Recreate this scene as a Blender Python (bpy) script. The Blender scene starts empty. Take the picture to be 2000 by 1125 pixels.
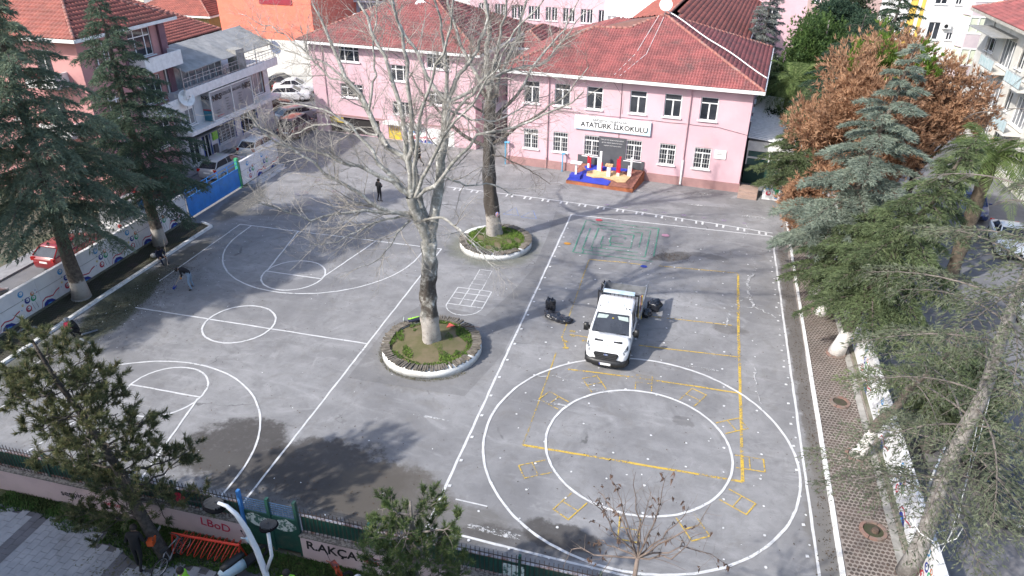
import bpy, bmesh, math, random
import numpy as np
from mathutils import Vector, Matrix, Euler
R = math.radians
random.seed(11)
S = bpy.context.scene
COL = S.collection

# ---------------- camera, sky, sun ----------------
cd = bpy.data.cameras.new('camera'); cam = bpy.data.objects.new('camera', cd); COL.objects.link(cam)
cd.sensor_width = 36; cd.lens = 25.38; cd.clip_start = .3; cd.clip_end = 1500
_yaw, _pit, _rol = 0.24714611, 0.50951892, 0.00911815
_f = Vector((-math.sin(_yaw)*math.cos(_pit), math.cos(_yaw)*math.cos(_pit), -math.sin(_pit)))
_r = Vector((math.cos(_yaw), math.sin(_yaw), 0)); _u = _r.cross(_f)
_r2 = _r*math.cos(_rol) + _u*math.sin(_rol); _u2 = _u*math.cos(_rol) - _r*math.sin(_rol)
cam.matrix_world = Matrix(((_r2.x, _u2.x, -_f.x, 0), (_r2.y, _u2.y, -_f.y, 0), (_r2.z, _u2.z, -_f.z, 19.89), (0, 0, 0, 1)))
S.camera = cam
SUN_EL = R(39); SUN_DIR = Vector((-.67, -.74, 0)).normalized()      # horizontal direction towards the sun
W = bpy.data.worlds.new('World'); S.world = W; W.use_nodes = True
wn = W.node_tree; wn.nodes.clear()
sky = wn.nodes.new('ShaderNodeTexSky'); sky.sky_type = 'NISHITA'; sky.sun_disc = False
sky.sun_elevation = SUN_EL; sky.sun_rotation = math.atan2(SUN_DIR.x, SUN_DIR.y)
sky.air_density = 1.0; sky.dust_density = 2.0; sky.ozone_density = 1.0
bg = wn.nodes.new('ShaderNodeBackground'); bg.inputs['Strength'].default_value = .15
wo = wn.nodes.new('ShaderNodeOutputWorld')
wn.links.new(sky.outputs[0], bg.inputs[0]); wn.links.new(bg.outputs[0], wo.inputs[0])
sl = bpy.data.lights.new('sun', 'SUN'); sun = bpy.data.objects.new('sun', sl); COL.objects.link(sun)
sl.energy = 2.7; sl.angle = R(1.0); sl.color = (1, .955, .89)
_s = Vector((SUN_DIR.x*math.cos(SUN_EL), SUN_DIR.y*math.cos(SUN_EL), math.sin(SUN_EL)))
sun.rotation_euler = _s.to_track_quat('Z', 'Y').to_euler(); sun.location = (-20, -20, 40)
S.view_settings.view_transform = 'Standard'; S.view_settings.look = 'None'
S.view_settings.exposure = 1.12; S.view_settings.gamma = 1; S.view_settings.use_curve_mapping = False

# ---------------- materials ----------------
class NT:
    def __init__(s, name):
        s.m = bpy.data.materials.new(name); s.m.use_nodes = True; s.t = s.m.node_tree; s.t.nodes.clear()
        s.out = s.n('OutputMaterial'); s.b = s.n('BsdfPrincipled'); s.l(s.b.outputs[0], s.out.inputs[0])
    def n(s, k, **kw):
        q = s.t.nodes.new('ShaderNode'+k)
        for a, v in kw.items(): setattr(q, a, v)
        return q
    def l(s, a, b): s.t.links.new(a, b)
    def put(s, v, sock):
        if hasattr(v, 'is_output') or isinstance(v, bpy.types.NodeSocket): s.l(v, sock)
        elif isinstance(v, (tuple, list)) and len(v) == 3 and sock.type == 'RGBA': sock.default_value = (*v, 1)
        else: sock.default_value = v
    def pos(s):
        if not hasattr(s, '_p'): s._p = s.n('NewGeometry').outputs['Position']
        return s._p
    def obj(s):
        if not hasattr(s, '_o'): s._o = s.n('TexCoord').outputs['Object']
        return s._o
    def noise(s, vec, scale, detail=4, rough=.55, dist=0):
        q = s.n('TexNoise'); s.l(vec, q.inputs['Vector']); q.inputs['Scale'].default_value = scale
        q.inputs['Detail'].default_value = detail; q.inputs['Roughness'].default_value = rough
        q.inputs['Distortion'].default_value = dist
        return q.outputs['Fac']
    def ramp(s, fac, a, b, lo=0., hi=1.):
        q = s.n('MapRange'); q.interpolation_type = 'SMOOTHSTEP'
        s.l(fac, q.inputs['Value'])
        for k, v in zip(('From Min', 'From Max', 'To Min', 'To Max'), (a, b, lo, hi)): q.inputs[k].default_value = v
        return q.outputs[0]
    def mix(s, f, a, b, mode='MIX'):
        q = s.n('Mix', data_type='RGBA', blend_type=mode)
        s.put(f, q.inputs[0]); s.put(a, q.inputs[6]); s.put(b, q.inputs[7])
        return q.outputs[2]
    def math(s, op, a, b=0.):
        q = s.n('Math', operation=op); s.put(a, q.inputs[0]); s.put(b, q.inputs[1]); return q.outputs[0]
    def bump(s, h, strength=.3, dist=.02):
        q = s.n('Bump'); q.inputs['Strength'].default_value = strength; q.inputs['Distance'].default_value = dist
        s.l(h, q.inputs['Height']); s.l(q.outputs[0], s.b.inputs['Normal'])
    def fin(s, col, rough=.8, metal=0., spec=None):
        s.put(col, s.b.inputs['Base Color']); s.put(rough, s.b.inputs['Roughness']); s.b.inputs['Metallic'].default_value = metal
        if spec is not None: s.b.inputs['Specular IOR Level'].default_value = spec
        return s.m
MATS = {}
def M(name, c, c2=None, scale=2., rough=.8, metal=0., bump=0., bscale=30., lo=.35, hi=.65, detail=6, coat=0., spec=None, grime=None, gs=.6, wear=0.):
    """procedural material: two tones by noise, optional grime tone, bump; wear = share of the paint worn through"""
    if name in MATS: return MATS[name]
    t = NT(name); c2 = c2 or tuple(x*.82 for x in c)
    f = t.ramp(t.noise(t.pos(), scale, detail, .6), lo, hi)
    col = t.mix(f, c, c2)
    if grime:
        g = t.ramp(t.noise(t.pos(), gs, 8, .65, .6), .5, .72)
        col = t.mix(t.math('MULTIPLY', g, .75), col, grime)
    if bump: t.bump(t.noise(t.pos(), bscale, 5), bump, .02)
    m = t.fin(col, rough, metal, spec)
    if coat: t.b.inputs['Coat Weight'].default_value = coat; t.b.inputs['Coat Roughness'].default_value = .08
    if wear:
        tr = t.n('BsdfTransparent'); mx = t.n('MixShader')
        w = t.math('ADD', t.math('MULTIPLY', t.noise(t.pos(), 9, 8, .8), .7), t.math('MULTIPLY', t.noise(t.pos(), .7, 3), .3))
        t.l(t.ramp(w, wear-.045, wear+.045), mx.inputs[0]); t.l(tr.outputs[0], mx.inputs[1]); t.l(t.b.outputs[0], mx.inputs[2])
        t.l(mx.outputs[0], t.out.inputs[0])
    MATS[name] = m
    return m

# ---------------- mesh builder ----------------
class MB:
    def __init__(s, M=None): s.v = []; s.f = []; s.mi = []; s.sm = []; s.M = M or Matrix(); s.cur = 0; s.smooth = False
    def add(s, vs, fs):
        o = len(s.v); s.v += [tuple(s.M @ Vector(p)) for p in vs]
        for f in fs: s.f.append([i+o for i in f]); s.mi.append(s.cur); s.sm.append(s.smooth)
        return s
    def box(s, x0, y0, z0, x1, y1, z1, Mx=None):
        vs = [Vector((x, y, z)) for z in (z0, z1) for y in (y0, y1) for x in (x0, x1)]
        if Mx: vs = [Mx @ p for p in vs]
        return s.add(vs, [(0, 2, 3, 1), (4, 5, 7, 6), (0, 1, 5, 4), (2, 6, 7, 3), (0, 4, 6, 2), (1, 3, 7, 5)])
    def cbox(s, c, d, rz=0, Mx=None):
        m = Matrix.Translation(c) @ Matrix.Rotation(rz, 4, 'Z') @ (Mx or Matrix())
        return s.box(-d[0]/2, -d[1]/2, -d[2]/2, d[0]/2, d[1]/2, d[2]/2, m)
    def poly(s, pts, flip=False): return s.add(pts, [list(range(len(pts)))[::-1] if flip else list(range(len(pts)))])
    def prism(s, poly, z0, z1):
        n = len(poly)
        return s.add([(x, y, z0) for x, y in poly]+[(x, y, z1) for x, y in poly],
                     [list(range(n))[::-1], list(range(n, 2*n))]+[(i, (i+1) % n, n+(i+1) % n, n+i) for i in range(n)])
    def tube(s, pts, rad, n=8, cap=True, closed=False):
        pts = [Vector(p) for p in pts]; m = len(pts)
        if not hasattr(rad, '__len__'): rad = [rad]*m
        vs = []; prev = None
        for i, p in enumerate(pts):
            t = (pts[(i+1) % m if closed else min(i+1, m-1)] - pts[(i-1) % m if closed else max(i-1, 0)])
            t = t.normalized() if t.length > 1e-9 else Vector((0, 0, 1))
            if prev is None: a = t.orthogonal().normalized()
            else:
                a = prev - t*prev.dot(t); a = a.normalized() if a.length > 1e-6 else t.orthogonal().normalized()
            prev = a; b = t.cross(a)
            vs += [p + (a*math.cos(k*2*math.pi/n) + b*math.sin(k*2*math.pi/n))*rad[i] for k in range(n)]
        fs = []
        for i in range(m if closed else m-1):
            j = (i+1) % m
            fs += [(i*n+k, i*n+(k+1) % n, j*n+(k+1) % n, j*n+k) for k in range(n)]
        if cap and not closed: fs += [list(range(n))[::-1], [(m-1)*n+k for k in range(n)]]
        return s.add(vs, fs)
    def lathe(s, prof, n=16, c=(0, 0, 0), axis=None):
        """prof: (r,z) list"""
        q = (axis or Matrix()); vs = []
        for r, z in prof:
            vs += [Vector(c) + (q @ Vector((r*math.cos(k*2*math.pi/n), r*math.sin(k*2*math.pi/n), z))) for k in range(n)]
        fs = []
        for i in range(len(prof)-1): fs += [(i*n+k, i*n+(k+1) % n, (i+1)*n+(k+1) % n, (i+1)*n+k) for k in range(n)]
        return s.add(vs, fs)
    def ball(s, c, r, n=10, sz=(1, 1, 1)):
        m = max(4, n//2)
        return s.lathe([(max(1e-4, r*math.sin(math.pi*i/m))*1.0, -r*math.cos(math.pi*i/m)*sz[2]) for i in range(m+1)], n, c, Matrix.Diagonal((sz[0], sz[1], 1)).to_3x3())
    def loft(s, secs, cap=True, closed=True):
        n = len(secs[0]); vs = [p for q in secs for p in q]; fs = []
        for i in range(len(secs)-1): fs += [(i*n+k, i*n+(k+1) % n, (i+1)*n+(k+1) % n, (i+1)*n+k) for k in range(n if closed else n-1)]
        if cap: fs += [list(range(n))[::-1], [(len(secs)-1)*n+k for k in range(n)]]
        return s.add(vs, fs)
    def mesh(s, name, mats):
        me = bpy.data.meshes.new(name); me.from_pydata(s.v, [], s.f)
        for m in (mats if isinstance(mats, (list, tuple)) else [mats]): me.materials.append(m)
        if me.polygons:
            me.polygons.foreach_set('material_index', s.mi); me.polygons.foreach_set('use_smooth', s.sm)
        me.update(); return me
    def build(s, name, mats, parent=None, fixn=True):
        me = s.mesh(name, mats)
        if fixn:
            b = bmesh.new(); b.from_mesh(me); bmesh.ops.recalc_face_normals(b, faces=b.faces); b.to_mesh(me); b.free()
        return link(name, me, parent)
def link(name, data, parent=None, loc=None, rz=None):
    o = bpy.data.objects.new(name, data); COL.objects.link(o)
    if parent: o.parent = parent
    if loc: o.location = loc
    if rz is not None: o.rotation_euler = (0, 0, rz)
    return o
def arr(name, V_, F_, mat, parent=None, smooth=False, mi=None):
    """fast mesh from numpy arrays: V (n,3), F (m,k)"""
    me = bpy.data.meshes.new(name); V_ = np.ascontiguousarray(V_, dtype=np.float32); F_ = np.ascontiguousarray(F_, dtype=np.int32)
    me.vertices.add(len(V_)); me.vertices.foreach_set('co', V_.ravel())
    k = F_.shape[1]; me.loops.add(F_.size); me.loops.foreach_set('vertex_index', F_.ravel())
    me.polygons.add(len(F_)); me.polygons.foreach_set('loop_start', np.arange(0, F_.size, k, dtype=np.int32))
    if smooth: me.polygons.foreach_set('use_smooth', np.ones(len(F_), dtype=bool))
    for m in (mat if isinstance(mat, (list, tuple)) else [mat]): me.materials.append(m)
    if mi is not None: me.polygons.foreach_set('material_index', np.asarray(mi, dtype=np.int32))
    me.update(calc_edges=True)
    return link(name, me, parent)
def tag(o, label=None, cat=None, group=None, kind=None):
    if label: o['label'] = label
    if cat: o['category'] = cat
    if group: o['group'] = group
    if kind: o['kind'] = kind
    return o
def thing(name, label, cat, loc=(0, 0, 0), rz=0, group=None):
    return tag(link(name, None, None, loc, rz), label, cat, group)
def copy_tree(o, parent=None):
    c = o.copy(); COL.objects.link(c)
    if parent: c.parent = parent
    for ch in [x for x in o.children]: copy_tree(ch, c)
    return c
def kindstuff(o): o['kind'] = 'stuff'; return o
def text(s, size, mat, parent, mat4, name='lettering', ext=.004, bold=0.0, align='CENTER'):
    cu = bpy.data.curves.new(name, 'FONT'); cu.body = s; cu.size = size; cu.extrude = ext; cu.align_x = align; cu.align_y = 'CENTER'; cu.offset = bold
    cu.resolution_u = 3
    t = bpy.data.objects.new(name, cu); COL.objects.link(t)
    bpy.context.view_layer.update()
    me = bpy.data.meshes.new_from_object(t.evaluated_get(bpy.context.evaluated_depsgraph_get()))
    bpy.data.objects.remove(t); bpy.data.curves.remove(cu)
    me.materials.clear(); me.materials.append(mat)
    o = link(name, me, parent); o.matrix_local = mat4
    return o
UPX = Matrix.Rotation(math.pi/2, 4, 'X')          # stands text upright, reading along +x, facing -y
def T(x, y, z): return Matrix.Translation((x, y, z))
def RZ(a): return Matrix.Rotation(a, 4, 'Z')
# ---------------- common materials ----------------
WHITE = M('white_paint', (.78, .78, .77), (.66, .66, .65), 3, .5)
UPVC = M('white_window_frame', (.8, .8, .8), (.72, .72, .73), 2, .35)
GLASS = M('dark_window_glass', (.018, .022, .028), (.045, .05, .06), .7, .06, spec=.8)
GLASSC = M('curtained_glass', (.3, .31, .32), (.16, .17, .19), 1.2, .12, spec=.8)
BLACK = M('black_plastic', (.012, .012, .013), (.022, .022, .023), 8, .45)
RUBBER = M('tyre_rubber', (.014, .014, .014), (.024, .023, .022), 10, .85)
STEEL = M('galvanised_steel', (.48, .49, .5), (.36, .37, .38), 5, .4, .7)
CONC = M('concrete', (.34, .33, .31), (.22, .215, .2), 2.5, .9, bump=.4, grime=(.12, .11, .1))
PINK = M('pink_stucco', (.63, .42, .465), (.56, .37, .415), .5, .9, bump=.15, grime=(.55, .40, .41), gs=.45)
PLINTH = M('plum_plinth_paint', (.36, .21, .2), (.3, .175, .17), 1.5, .85, bump=.15)
TILE = M('red_clay_tile', (.28, .085, .082), (.17, .058, .058), .9, .75, bump=.25, bscale=14, grime=(.12, .07, .066), gs=.5)
TILE2 = M('orange_clay_tile', (.33, .10, .075), (.22, .07, .055), 1.1, .75, bump=.25, bscale=14, grime=(.18, .075, .055), gs=.5)
RIDGE = M('ridge_tile_clay', (.34, .13, .1), (.22, .1, .085), 3, .8, grime=(.3, .27, .24), gs=2)
# asphalt: mottled grey, fine grit, hairline cracks, damp and mossy patches with outlines of their own
def asphalt(name, c1, c2, blots=(), crack=True):
    t = NT(name); P = t.pos()
    big = t.ramp(t.noise(P, .16, 7, .62, .8), .36, .66); med = t.ramp(t.noise(P, .9, 6, .7), .34, .7)
    fine = t.noise(P, 42, 3, .8); grit = t.ramp(t.noise(P, 95, 2, .7), .3, .75)
    col = t.mix(big, c1, c2); col = t.mix(t.math('MULTIPLY', med, .42), col, tuple(x*.66 for x in c2))
    sw = t.n('Mapping'); sw.inputs['Scale'].default_value = (.45, 1.9, 1); sw.inputs['Rotation'].default_value = (0, 0, .5)
    t.l(P, sw.inputs[0])
    col = t.mix(t.math('MULTIPLY', t.ramp(t.noise(sw.outputs[0], .55, 8, .72, 1.3), .5, .78), .5), col, tuple(min(1, x*1.5) for x in c1))
    col = t.mix(t.math('MULTIPLY', grit, .5), col, tuple(x*.5 for x in c2))
    col = t.mix(t.math('MULTIPLY', t.ramp(fine, .56, .8), .4), col, tuple(min(1, x*1.5) for x in c1))
    d2 = t.ramp(t.noise(P, .42, 9, .74, 1.6), .5, .7); col = t.mix(t.math('MULTIPLY', d2, .5), col, tuple(x*.58 for x in c2))
    l2 = t.ramp(t.noise(P, .33, 8, .7, 2.2), .56, .74); col = t.mix(t.math('MULTIPLY', l2, .4), col, tuple(x*1.35 for x in c1))
    col = t.mix(t.math('MULTIPLY', t.ramp(t.noise(P, .75, 9, .75, .9), .5, .68), .42), col, (.15, .14, .128)); col = t.mix(t.math('MULTIPLY', t.ramp(t.noise(P, 2.2, 8, .8, .5), .54, .7), .35), col, (.1, .098, .098))
    rag = t.n('VectorMath', operation='MULTIPLY_ADD'); rag2 = t.n('VectorMath', operation='MULTIPLY_ADD')     # ragged outlines for patches
    nv = t.n('TexNoise'); t.l(P, nv.inputs['Vector']); nv.inputs['Scale'].default_value = .9; nv.inputs['Detail'].default_value = 8; nv.inputs['Roughness'].default_value = .72
    t.l(nv.outputs['Color'], rag2.inputs[0]); rag2.inputs[1].default_value = (3, 3, 0); t.l(P, rag2.inputs[2]); t.l(nv.outputs['Color'], rag.inputs[0]); rag.inputs[1].default_value = (1.1, 1.1, 0); t.l(P, rag.inputs[2])
    sp = t.noise(P, 3.5, 8, .8)
    for (x, y, rx, ry, ang, c, k) in blots:
        mp = t.n('Mapping', vector_type='TEXTURE'); o_ = 1.5 if rx > 1.9 and ry > .9 else .55; mp.inputs['Location'].default_value = (x+o_, y+o_, 0)
        mp.inputs['Rotation'].default_value = (0, 0, R(ang)); mp.inputs['Scale'].default_value = (rx, ry, 1)
        t.l((rag2 if o_ > 1 else rag).outputs[0], mp.inputs[0]); L = t.n('VectorMath', operation='LENGTH')
        sx = t.n('VectorMath', operation='MULTIPLY'); t.l(mp.outputs[0], sx.inputs[0]); sx.inputs[1].default_value = (1, 1, 0)
        t.l(sx.outputs[0], L.inputs[0])
        f = t.math('MULTIPLY', t.ramp(L.outputs['Value'], 1.12, .82), t.ramp(sp, .28, .5, k*.7, k))
        col = t.mix(f, col, c)
    if crack:
        vo = t.n('TexVoronoi', feature='DISTANCE_TO_EDGE'); vo.inputs['Scale'].default_value = .15
        dv = t.n('VectorMath', operation='MULTIPLY_ADD'); nn = t.n('TexNoise'); t.l(P, nn.inputs['Vector']); nn.inputs['Scale'].default_value = .8; nn.inputs['Detail'].default_value = 6
        t.l(nn.outputs['Color'], dv.inputs[0]); dv.inputs[1].default_value = (2.2, 2.2, 0); t.l(P, dv.inputs[2]); t.l(dv.outputs[0], vo.inputs['Vector'])
        cr = t.math('MULTIPLY', t.ramp(vo.outputs['Distance'], .0075, .001), t.ramp(t.noise(P, .3, 3), .56, .66, 0, .6))
        col = t.mix(cr, col, (.05, .05, .048))
    t.bump(t.noise(P, 60, 4, .7), .35, .012)
    return t.fin(col, .88)
DAMP = (.048, .043, .04); MOSS = (.05, .058, .028)
ASPH = asphalt('yard_asphalt', (.305, .302, .305), (.2, .198, .203), [
    (-15.9, 18.6, 2.3, 1.9, -18, DAMP, .9), (-13, 17.4, 5.2, 1.3, -4, (.075, .07, .066), .75), (-11.8, 18.5, 3.4, 1.75, -4, DAMP, .9), (-9.2, 17.9, 2.4, 2.0, 5, (.085, .074, .062), .85),
    (-6.0, 17.4, 1.7, .9, 0, (.1, .092, .08), .55), (-2.7, 17.75, 1.5, .62, -6, DAMP, .85), (-3.6, 17.2, 2.4, .5, 0, DAMP, .6),
    (-.25, 40.9, 1.35, .6, 28, DAMP, .72), (1.9, 41.6, 1.3, .35, -8, DAMP, .4),
    (-28.6, 27.2, 1.25, 4.2, 12, MOSS, .85), (-28.9, 32.4, .7, 3.3, 0, (.06, .056, .035), .6), (-29.2, 22, .6, 2.5, 0, MOSS, .6),
    (-10.7, 26.9, 2.75, 2.7, 0, (.12, .11, .085), .5), (-11.2, 39.6, 3.1, 3.0, 0, (.09, .1, .06), .5),
    (6.5, 34, .5, 13, 0, (.085, .072, .06), .7), (6.3, 21, .55, 5, 0, (.13, .12, .105), .55), (3.2, 33.2, .9, .5, 0, (.07, .06, .05), .45),
    (-30.3, 41.5, 1.2, 3.3, 6, (.085, .08, .066), .7), (-27.3, 40.6, 2.8, .5, 20, (.1, .095, .08), .5), (1.2, 25.1, .5, .35, 0, DAMP, .4),
    (-20, 31.5, 3.2, 1.2, 20, (.12, .12, .13), .4), (-9, 44, 4, .6, -5, (.12, .12, .125), .35), (-2, 50.5, 5.5, .55, -5, (.26, .26, .27), .6)])
ROADM = asphalt('road_asphalt', (.2, .2, .215), (.15, .152, .162), [], False)
PATCH = asphalt('old_dark_asphalt', (.235, .232, .234), (.165, .163, .166), [], False)

def slabm(name, x0, y0, x1, y1, z0, z1, mat):
    b = MB(); b.box(x0, y0, z0, x1, y1, z1); return tag(b.build(name, mat), kind='structure')
def sheet(name, poly, z, mat):
    b = MB(); b.poly([(x, y, z) for x, y in poly]); o = b.build(name, mat, fixn=False); return tag(o, kind='structure')
# ---------------- ground ----------------
sheet('ground', [(-700, -300), (700, -300), (700, 900), (-700, 900)], -.12, M('earth', (.12, .11, .085), (.075, .08, .045), .3, .95))
sheet('playground_asphalt', [(-33, 14.8), (10.2, 14.8), (10.2, 51), (12.5, 60), (3, 62), (-34, 62)], 0, ASPH)
sheet('side_street_road', [(-37.2, -20), (-32.4, -20), (-32.3, 50), (-33, 62), (-33, 75), (-47, 78), (-40, 60), (-37.2, 56)], -.02, ROADM)
slabm('side_street_pavement', -38.2, -20, -36.9, 58, -.1, .09, M('grey_pavement', (.27, .27, .28), (.19, .19, .2), 1.5, .9, bump=.3))
sheet('main_street_road', [(14.2, -30), (24.0, -30), (24.0, 130), (14.2, 130)], -.06, ROADM)
sheet('back_lane', [(-34, 62), (-14, 61), (-12, 140), (-60, 140), (-47, 78), (-33, 75)], -.04, ROADM)
GRASS = M('grass_soil', (.07, .085, .025), (.045, .05, .022), 3, .95)
sheet('verge', [(10.2, -30), (14.2, -30), (14.2, 90), (10.2, 90)], -.04, M('roadside_paving', (.2, .19, .19), (.13, .125, .13), 2, .9))
sheet('back_yard', [(4, 62), (14.2, 62), (14.2, 130), (-12, 130), (-12, 70)], -.03, M('yard_earth', (.1, .1, .06), (.16, .15, .13), .8, .95))

# ---------------- painted markings: flat strips of paint ----------------
LINE = M('white_line_paint', (.62, .62, .62), (.5, .5, .5), 3, .75, wear=.4)
LINEF = M('faint_line_paint', (.56, .56, .56), (.46, .46, .46), 3, .75, wear=.44)
YEL = M('yellow_line_paint', (.56, .37, .04), (.5, .35, .08), 3, .75, wear=.475)
YELF = M('faint_yellow_paint', (.5, .34, .05), (.4, .3, .1), 3, .75, wear=.485)
def strip(b, pts, w, z, closed=False, jit=.012):
    pts = [Vector((p[0], p[1], 0)) for p in pts]; q = []
    for i in range(len(pts)-(0 if closed else 1)):       # subdivide long runs so edges waver like hand-painted ones
        a, c = pts[i], pts[(i+1) % len(pts)]; n = max(1, int((c-a).length/.5)); q += [a.lerp(c, k/n) for k in range(n)]
    if not closed: q.append(pts[-1])
    m = len(q); vs = []
    for i, p in enumerate(q):
        t = q[(i+1) % m if closed else min(i+1, m-1)] - q[(i-1) % m if closed else max(i-1, 0)]
        t.normalize(); nrm = Vector((-t.y, t.x, 0)); h = w/2*random.uniform(.86, 1.12); p = p + nrm*random.uniform(-jit, jit)
        vs += [(p.x+nrm.x*h, p.y+nrm.y*h, z), (p.x-nrm.x*h, p.y-nrm.y*h, z)]
    fs = [(2*i+1, 2*((i+1) % m)+1, 2*((i+1) % m), 2*i) for i in range(m if closed else m-1)]
    b.add(vs, fs)
def arc(cx, cy, r, a0, a1, n=60): return [(cx+r*math.cos(R(a0+(a1-a0)*i/n)), cy+r*math.sin(R(a0+(a1-a0)*i/n))) for i in range(n+1)]
def marking(name, b, m): return tag(b.build(name, m, fixn=False), kind='structure')
bx, by = -21.33, 27.15; w = .085
b = MB()
strip(b, [(-28.35, 38.2), (-14.2, 38.2)], w, .004)
strip(b, [(-14.2, 38.2), (-14.2, 16.1)], w, .006)
strip(b, [(-28.35, 38.2), (-28.3, 30.0)], w, .006); strip(b, [(-28.5, 23.4), (-28.6, 16.1)], w, .006)
strip(b, [(-27.6, by), (-14.2, by)], w, .008)
for cy, y0, y1 in ((32.68, 38.2, 36.77), (21.3, 16.1, 17.3)):
    strip(b, arc(bx, cy, 1.8, 0, 360, 72)[:-1], w, .010, True); strip(b, [(bx-1.8, cy), (bx+1.8, cy)], w, .012)
    for s in (-1, 1): strip(b, [(bx+s*1.75, cy+.1*(1 if y0 > by else -1)), (bx+s*2.75, y0)], w, .014)
    a = (180, 360) if y0 > by else (0, 180)
    strip(b, [(bx-6.15, y0)]+arc(bx, y1, 6.15, a[0], a[1]) [::1 if a[0] == 180 else -1]+[(bx+6.15, y0)], w, .016)
strip(b, arc(bx, by, 1.8, 0, 360, 72)[:-1], w*1.15, .018, True)
marking('basketball_court_lines', b, LINE)
b = MB()
strip(b, [(-7.35, 45.68), (5.95, 45.68)], w, .004); strip(b, [(-7.35, 45.68), (-7.3, 16.85)], w*1.2, .006)
strip(b, [(5.95, 45.68), (5.95, 30), (5.98, 14.9)], w*1.2, .006); strip(b, [(-7.3, 16.9), (.5, 16.6), (5.97, 16.2)], w*1.1, .008)
strip(b, [(-6.73, 18.44), (-5.5, 18.4)], .06, .010)
strip(b, arc(-.5, 23.05, 6.26, 0, 360, 140)[:-1], w*1.2, .020, True); strip(b, arc(-.5, 23.05, 3.73, 0, 360, 100)[:-1], w*1.2, .022, True)
marking('ball_court_lines', b, LINE)
b = MB()
strip(b, [(-5.05, 39.2), (-3.0, 39.35), (-1.9, 39.35)], .07, .010); strip(b, [(-.9, 39.45), (3.7, 39.75)], .07, .010)
strip(b, [(3.7, 39.75), (3.62, 33), (3.6, 22.1)], .13, .012)
strip(b, [(-5.02, 21.95), (3.6, 22.1)], .11, .014)
strip(b, [(-5.03, 30.3), (-4.6, 29.3)], .08, .016); strip(b, [(-4.7, 30.6), (-3.5, 30.55)], .05, .016); strip(b, [(-1.2, 30.5), (3.6, 30.75)], .075, .016)
strip(b, [(-.8, 33.45), (3.3, 33.65)], .065, .016); strip(b, [(-4.2, 27.6), (-1, 27.78), (3.6, 27.8)], .09, .018)
for k, a in enumerate(range(0, 360, 30)):
    if a == 180: continue
    dx, dy = math.cos(R(a+2)), math.sin(R(a+2)); px, py = -dy, dx
    g = lambda r, s_: (-.5+dx*r+px*s_, 23.05+dy*r+py*s_)
    for s_ in (-.36, .36): strip(b, [g(3.85, s_), g(4.95, s_)], .05, .024)
    strip(b, [g(4.95, -.38), g(4.95, .38)], .055, .026); strip(b, [g(4.4, -.36), g(4.4, .36)], .04, .026)
marking('yellow_game_lines', b, YEL)
b = MB()
strip(b, [(-5.06, 39.2), (-5.02, 30.3)], .06, .010); strip(b, [(-5.02, 28.8), (-5.02, 21.95)], .06, .012)
for (x, y) in ((-4.6, 30.9), (-4.55, 30.5), (-4.75, 29.9), (-4.65, 29.35), (-3.85, 30.2)): strip(b, [(x-.14, y), (x+.14, y)], .16, .02)
marking('faded_yellow_game_lines', b, YELF)
b = MB()                                                      # grid of painted dots
for i in range(-4, 5):
    for j in range(-4, 15):
        if random.random() < .13: continue
        x, y = .02+1.43*i+random.uniform(-.06, .06), 22.4+1.43*j+random.uniform(-.07, .07); r = random.uniform(.038, .062)
        b.poly([(x+r*math.cos(a)*random.uniform(.7, 1.2), y+r*math.sin(a)*random.uniform(.7, 1.2), .028) for a in [k*math.pi/4 for k in range(8)]])
for k in range(19): y = 17.5+k*1.43; b.poly([(-7.22, y, .028), (-7.1, y+.02, .028), (-7.1, y+.15, .028), (-7.22, y+.13, .028)]); b.poly([(5.6, y, .028), (5.72, y+.02, .028), (5.7, y+.13, .028), (5.6, y+.12, .028)])
marking('painted_dots', b, M('dot_paint', (.66, .66, .66), (.5, .5, .5), 4, .75, wear=.33))
b = MB()                                                      # line with pairs of teeth
LN = [(-17.4, 48.35), (-12.2, 48.15), (-8.3, 47.9), (-2.8, 47.4), (2.4, 46.75), (6.0, 46.2)]
strip(b, LN, w, .004)
def onl(x):
    for p, q in zip(LN, LN[1:]):
        if p[0] <= x <= q[0]: return p[1]+(q[1]-p[1])*(x-p[0])/(q[0]-p[0])
x = -16.6
while x < 5.8:
    for d in (0, .42):
        y = onl(x+d)
        if y: strip(b, [(x+d, y-.05), (x+d-.02, y-.5)], .13, .006)
    x += 1.36
marking('running_line_with_teeth', b, LINE)
b = MB()                                                      # hopscotch
for x in (-11.68, -11.0, -10.35, -9.7): strip(b, [(x, 31.95), (x, 33.8)], .06, .004)
for y in (31.95, 32.6, 33.25, 33.8): strip(b, [(-11.68, y), (-9.7, y)], .06, .006)
strip(b, arc(-10.69, 31.95, .99, 180, 360, 24), .06, .008)
for x in (-11.05, -10.3): strip(b, [(x, 33.8), (x-.05, 36.2)], .04, .004)
for y in (34.4, 35.0, 35.6, 36.2): strip(b, [(-11.05, y), (-10.32, y)], .04, .006)
marking('hopscotch_grid', b, LINEF)
b = MB()                                                      # faded green maze
mx0, mx1, my0, my1 = -6.2, -1.3, 39.9, 44.9
for k in range(5):
    d = k*.5; gx = random.uniform(.2, .6); e = .7
    strip(b, [(mx0+d, my0+d), (mx1-d, my0+d)], .07, .03)
    strip(b, [(mx0+d, my1-d), (mx0+d+(mx1-mx0-2*d)*gx, my1-d)], .07, .03); strip(b, [(mx0+d+(mx1-mx0-2*d)*gx+e*.6, my1-d), (mx1-d, my1-d)], .07, .03)
    strip(b, [(mx0+d, my0+d), (mx0+d, my1-d-(e if k % 2 else 0))], .07, .032); strip(b, [(mx1-d, my0+d+(0 if k % 2 else e)), (mx1-d, my1-d)], .07, .032)
for k in range(4): strip(b, [(mx0+.5*k+.6, my0+.5*k), (mx0+.5*k+.6, my0+.5*k+.5)], .06, .034)
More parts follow.
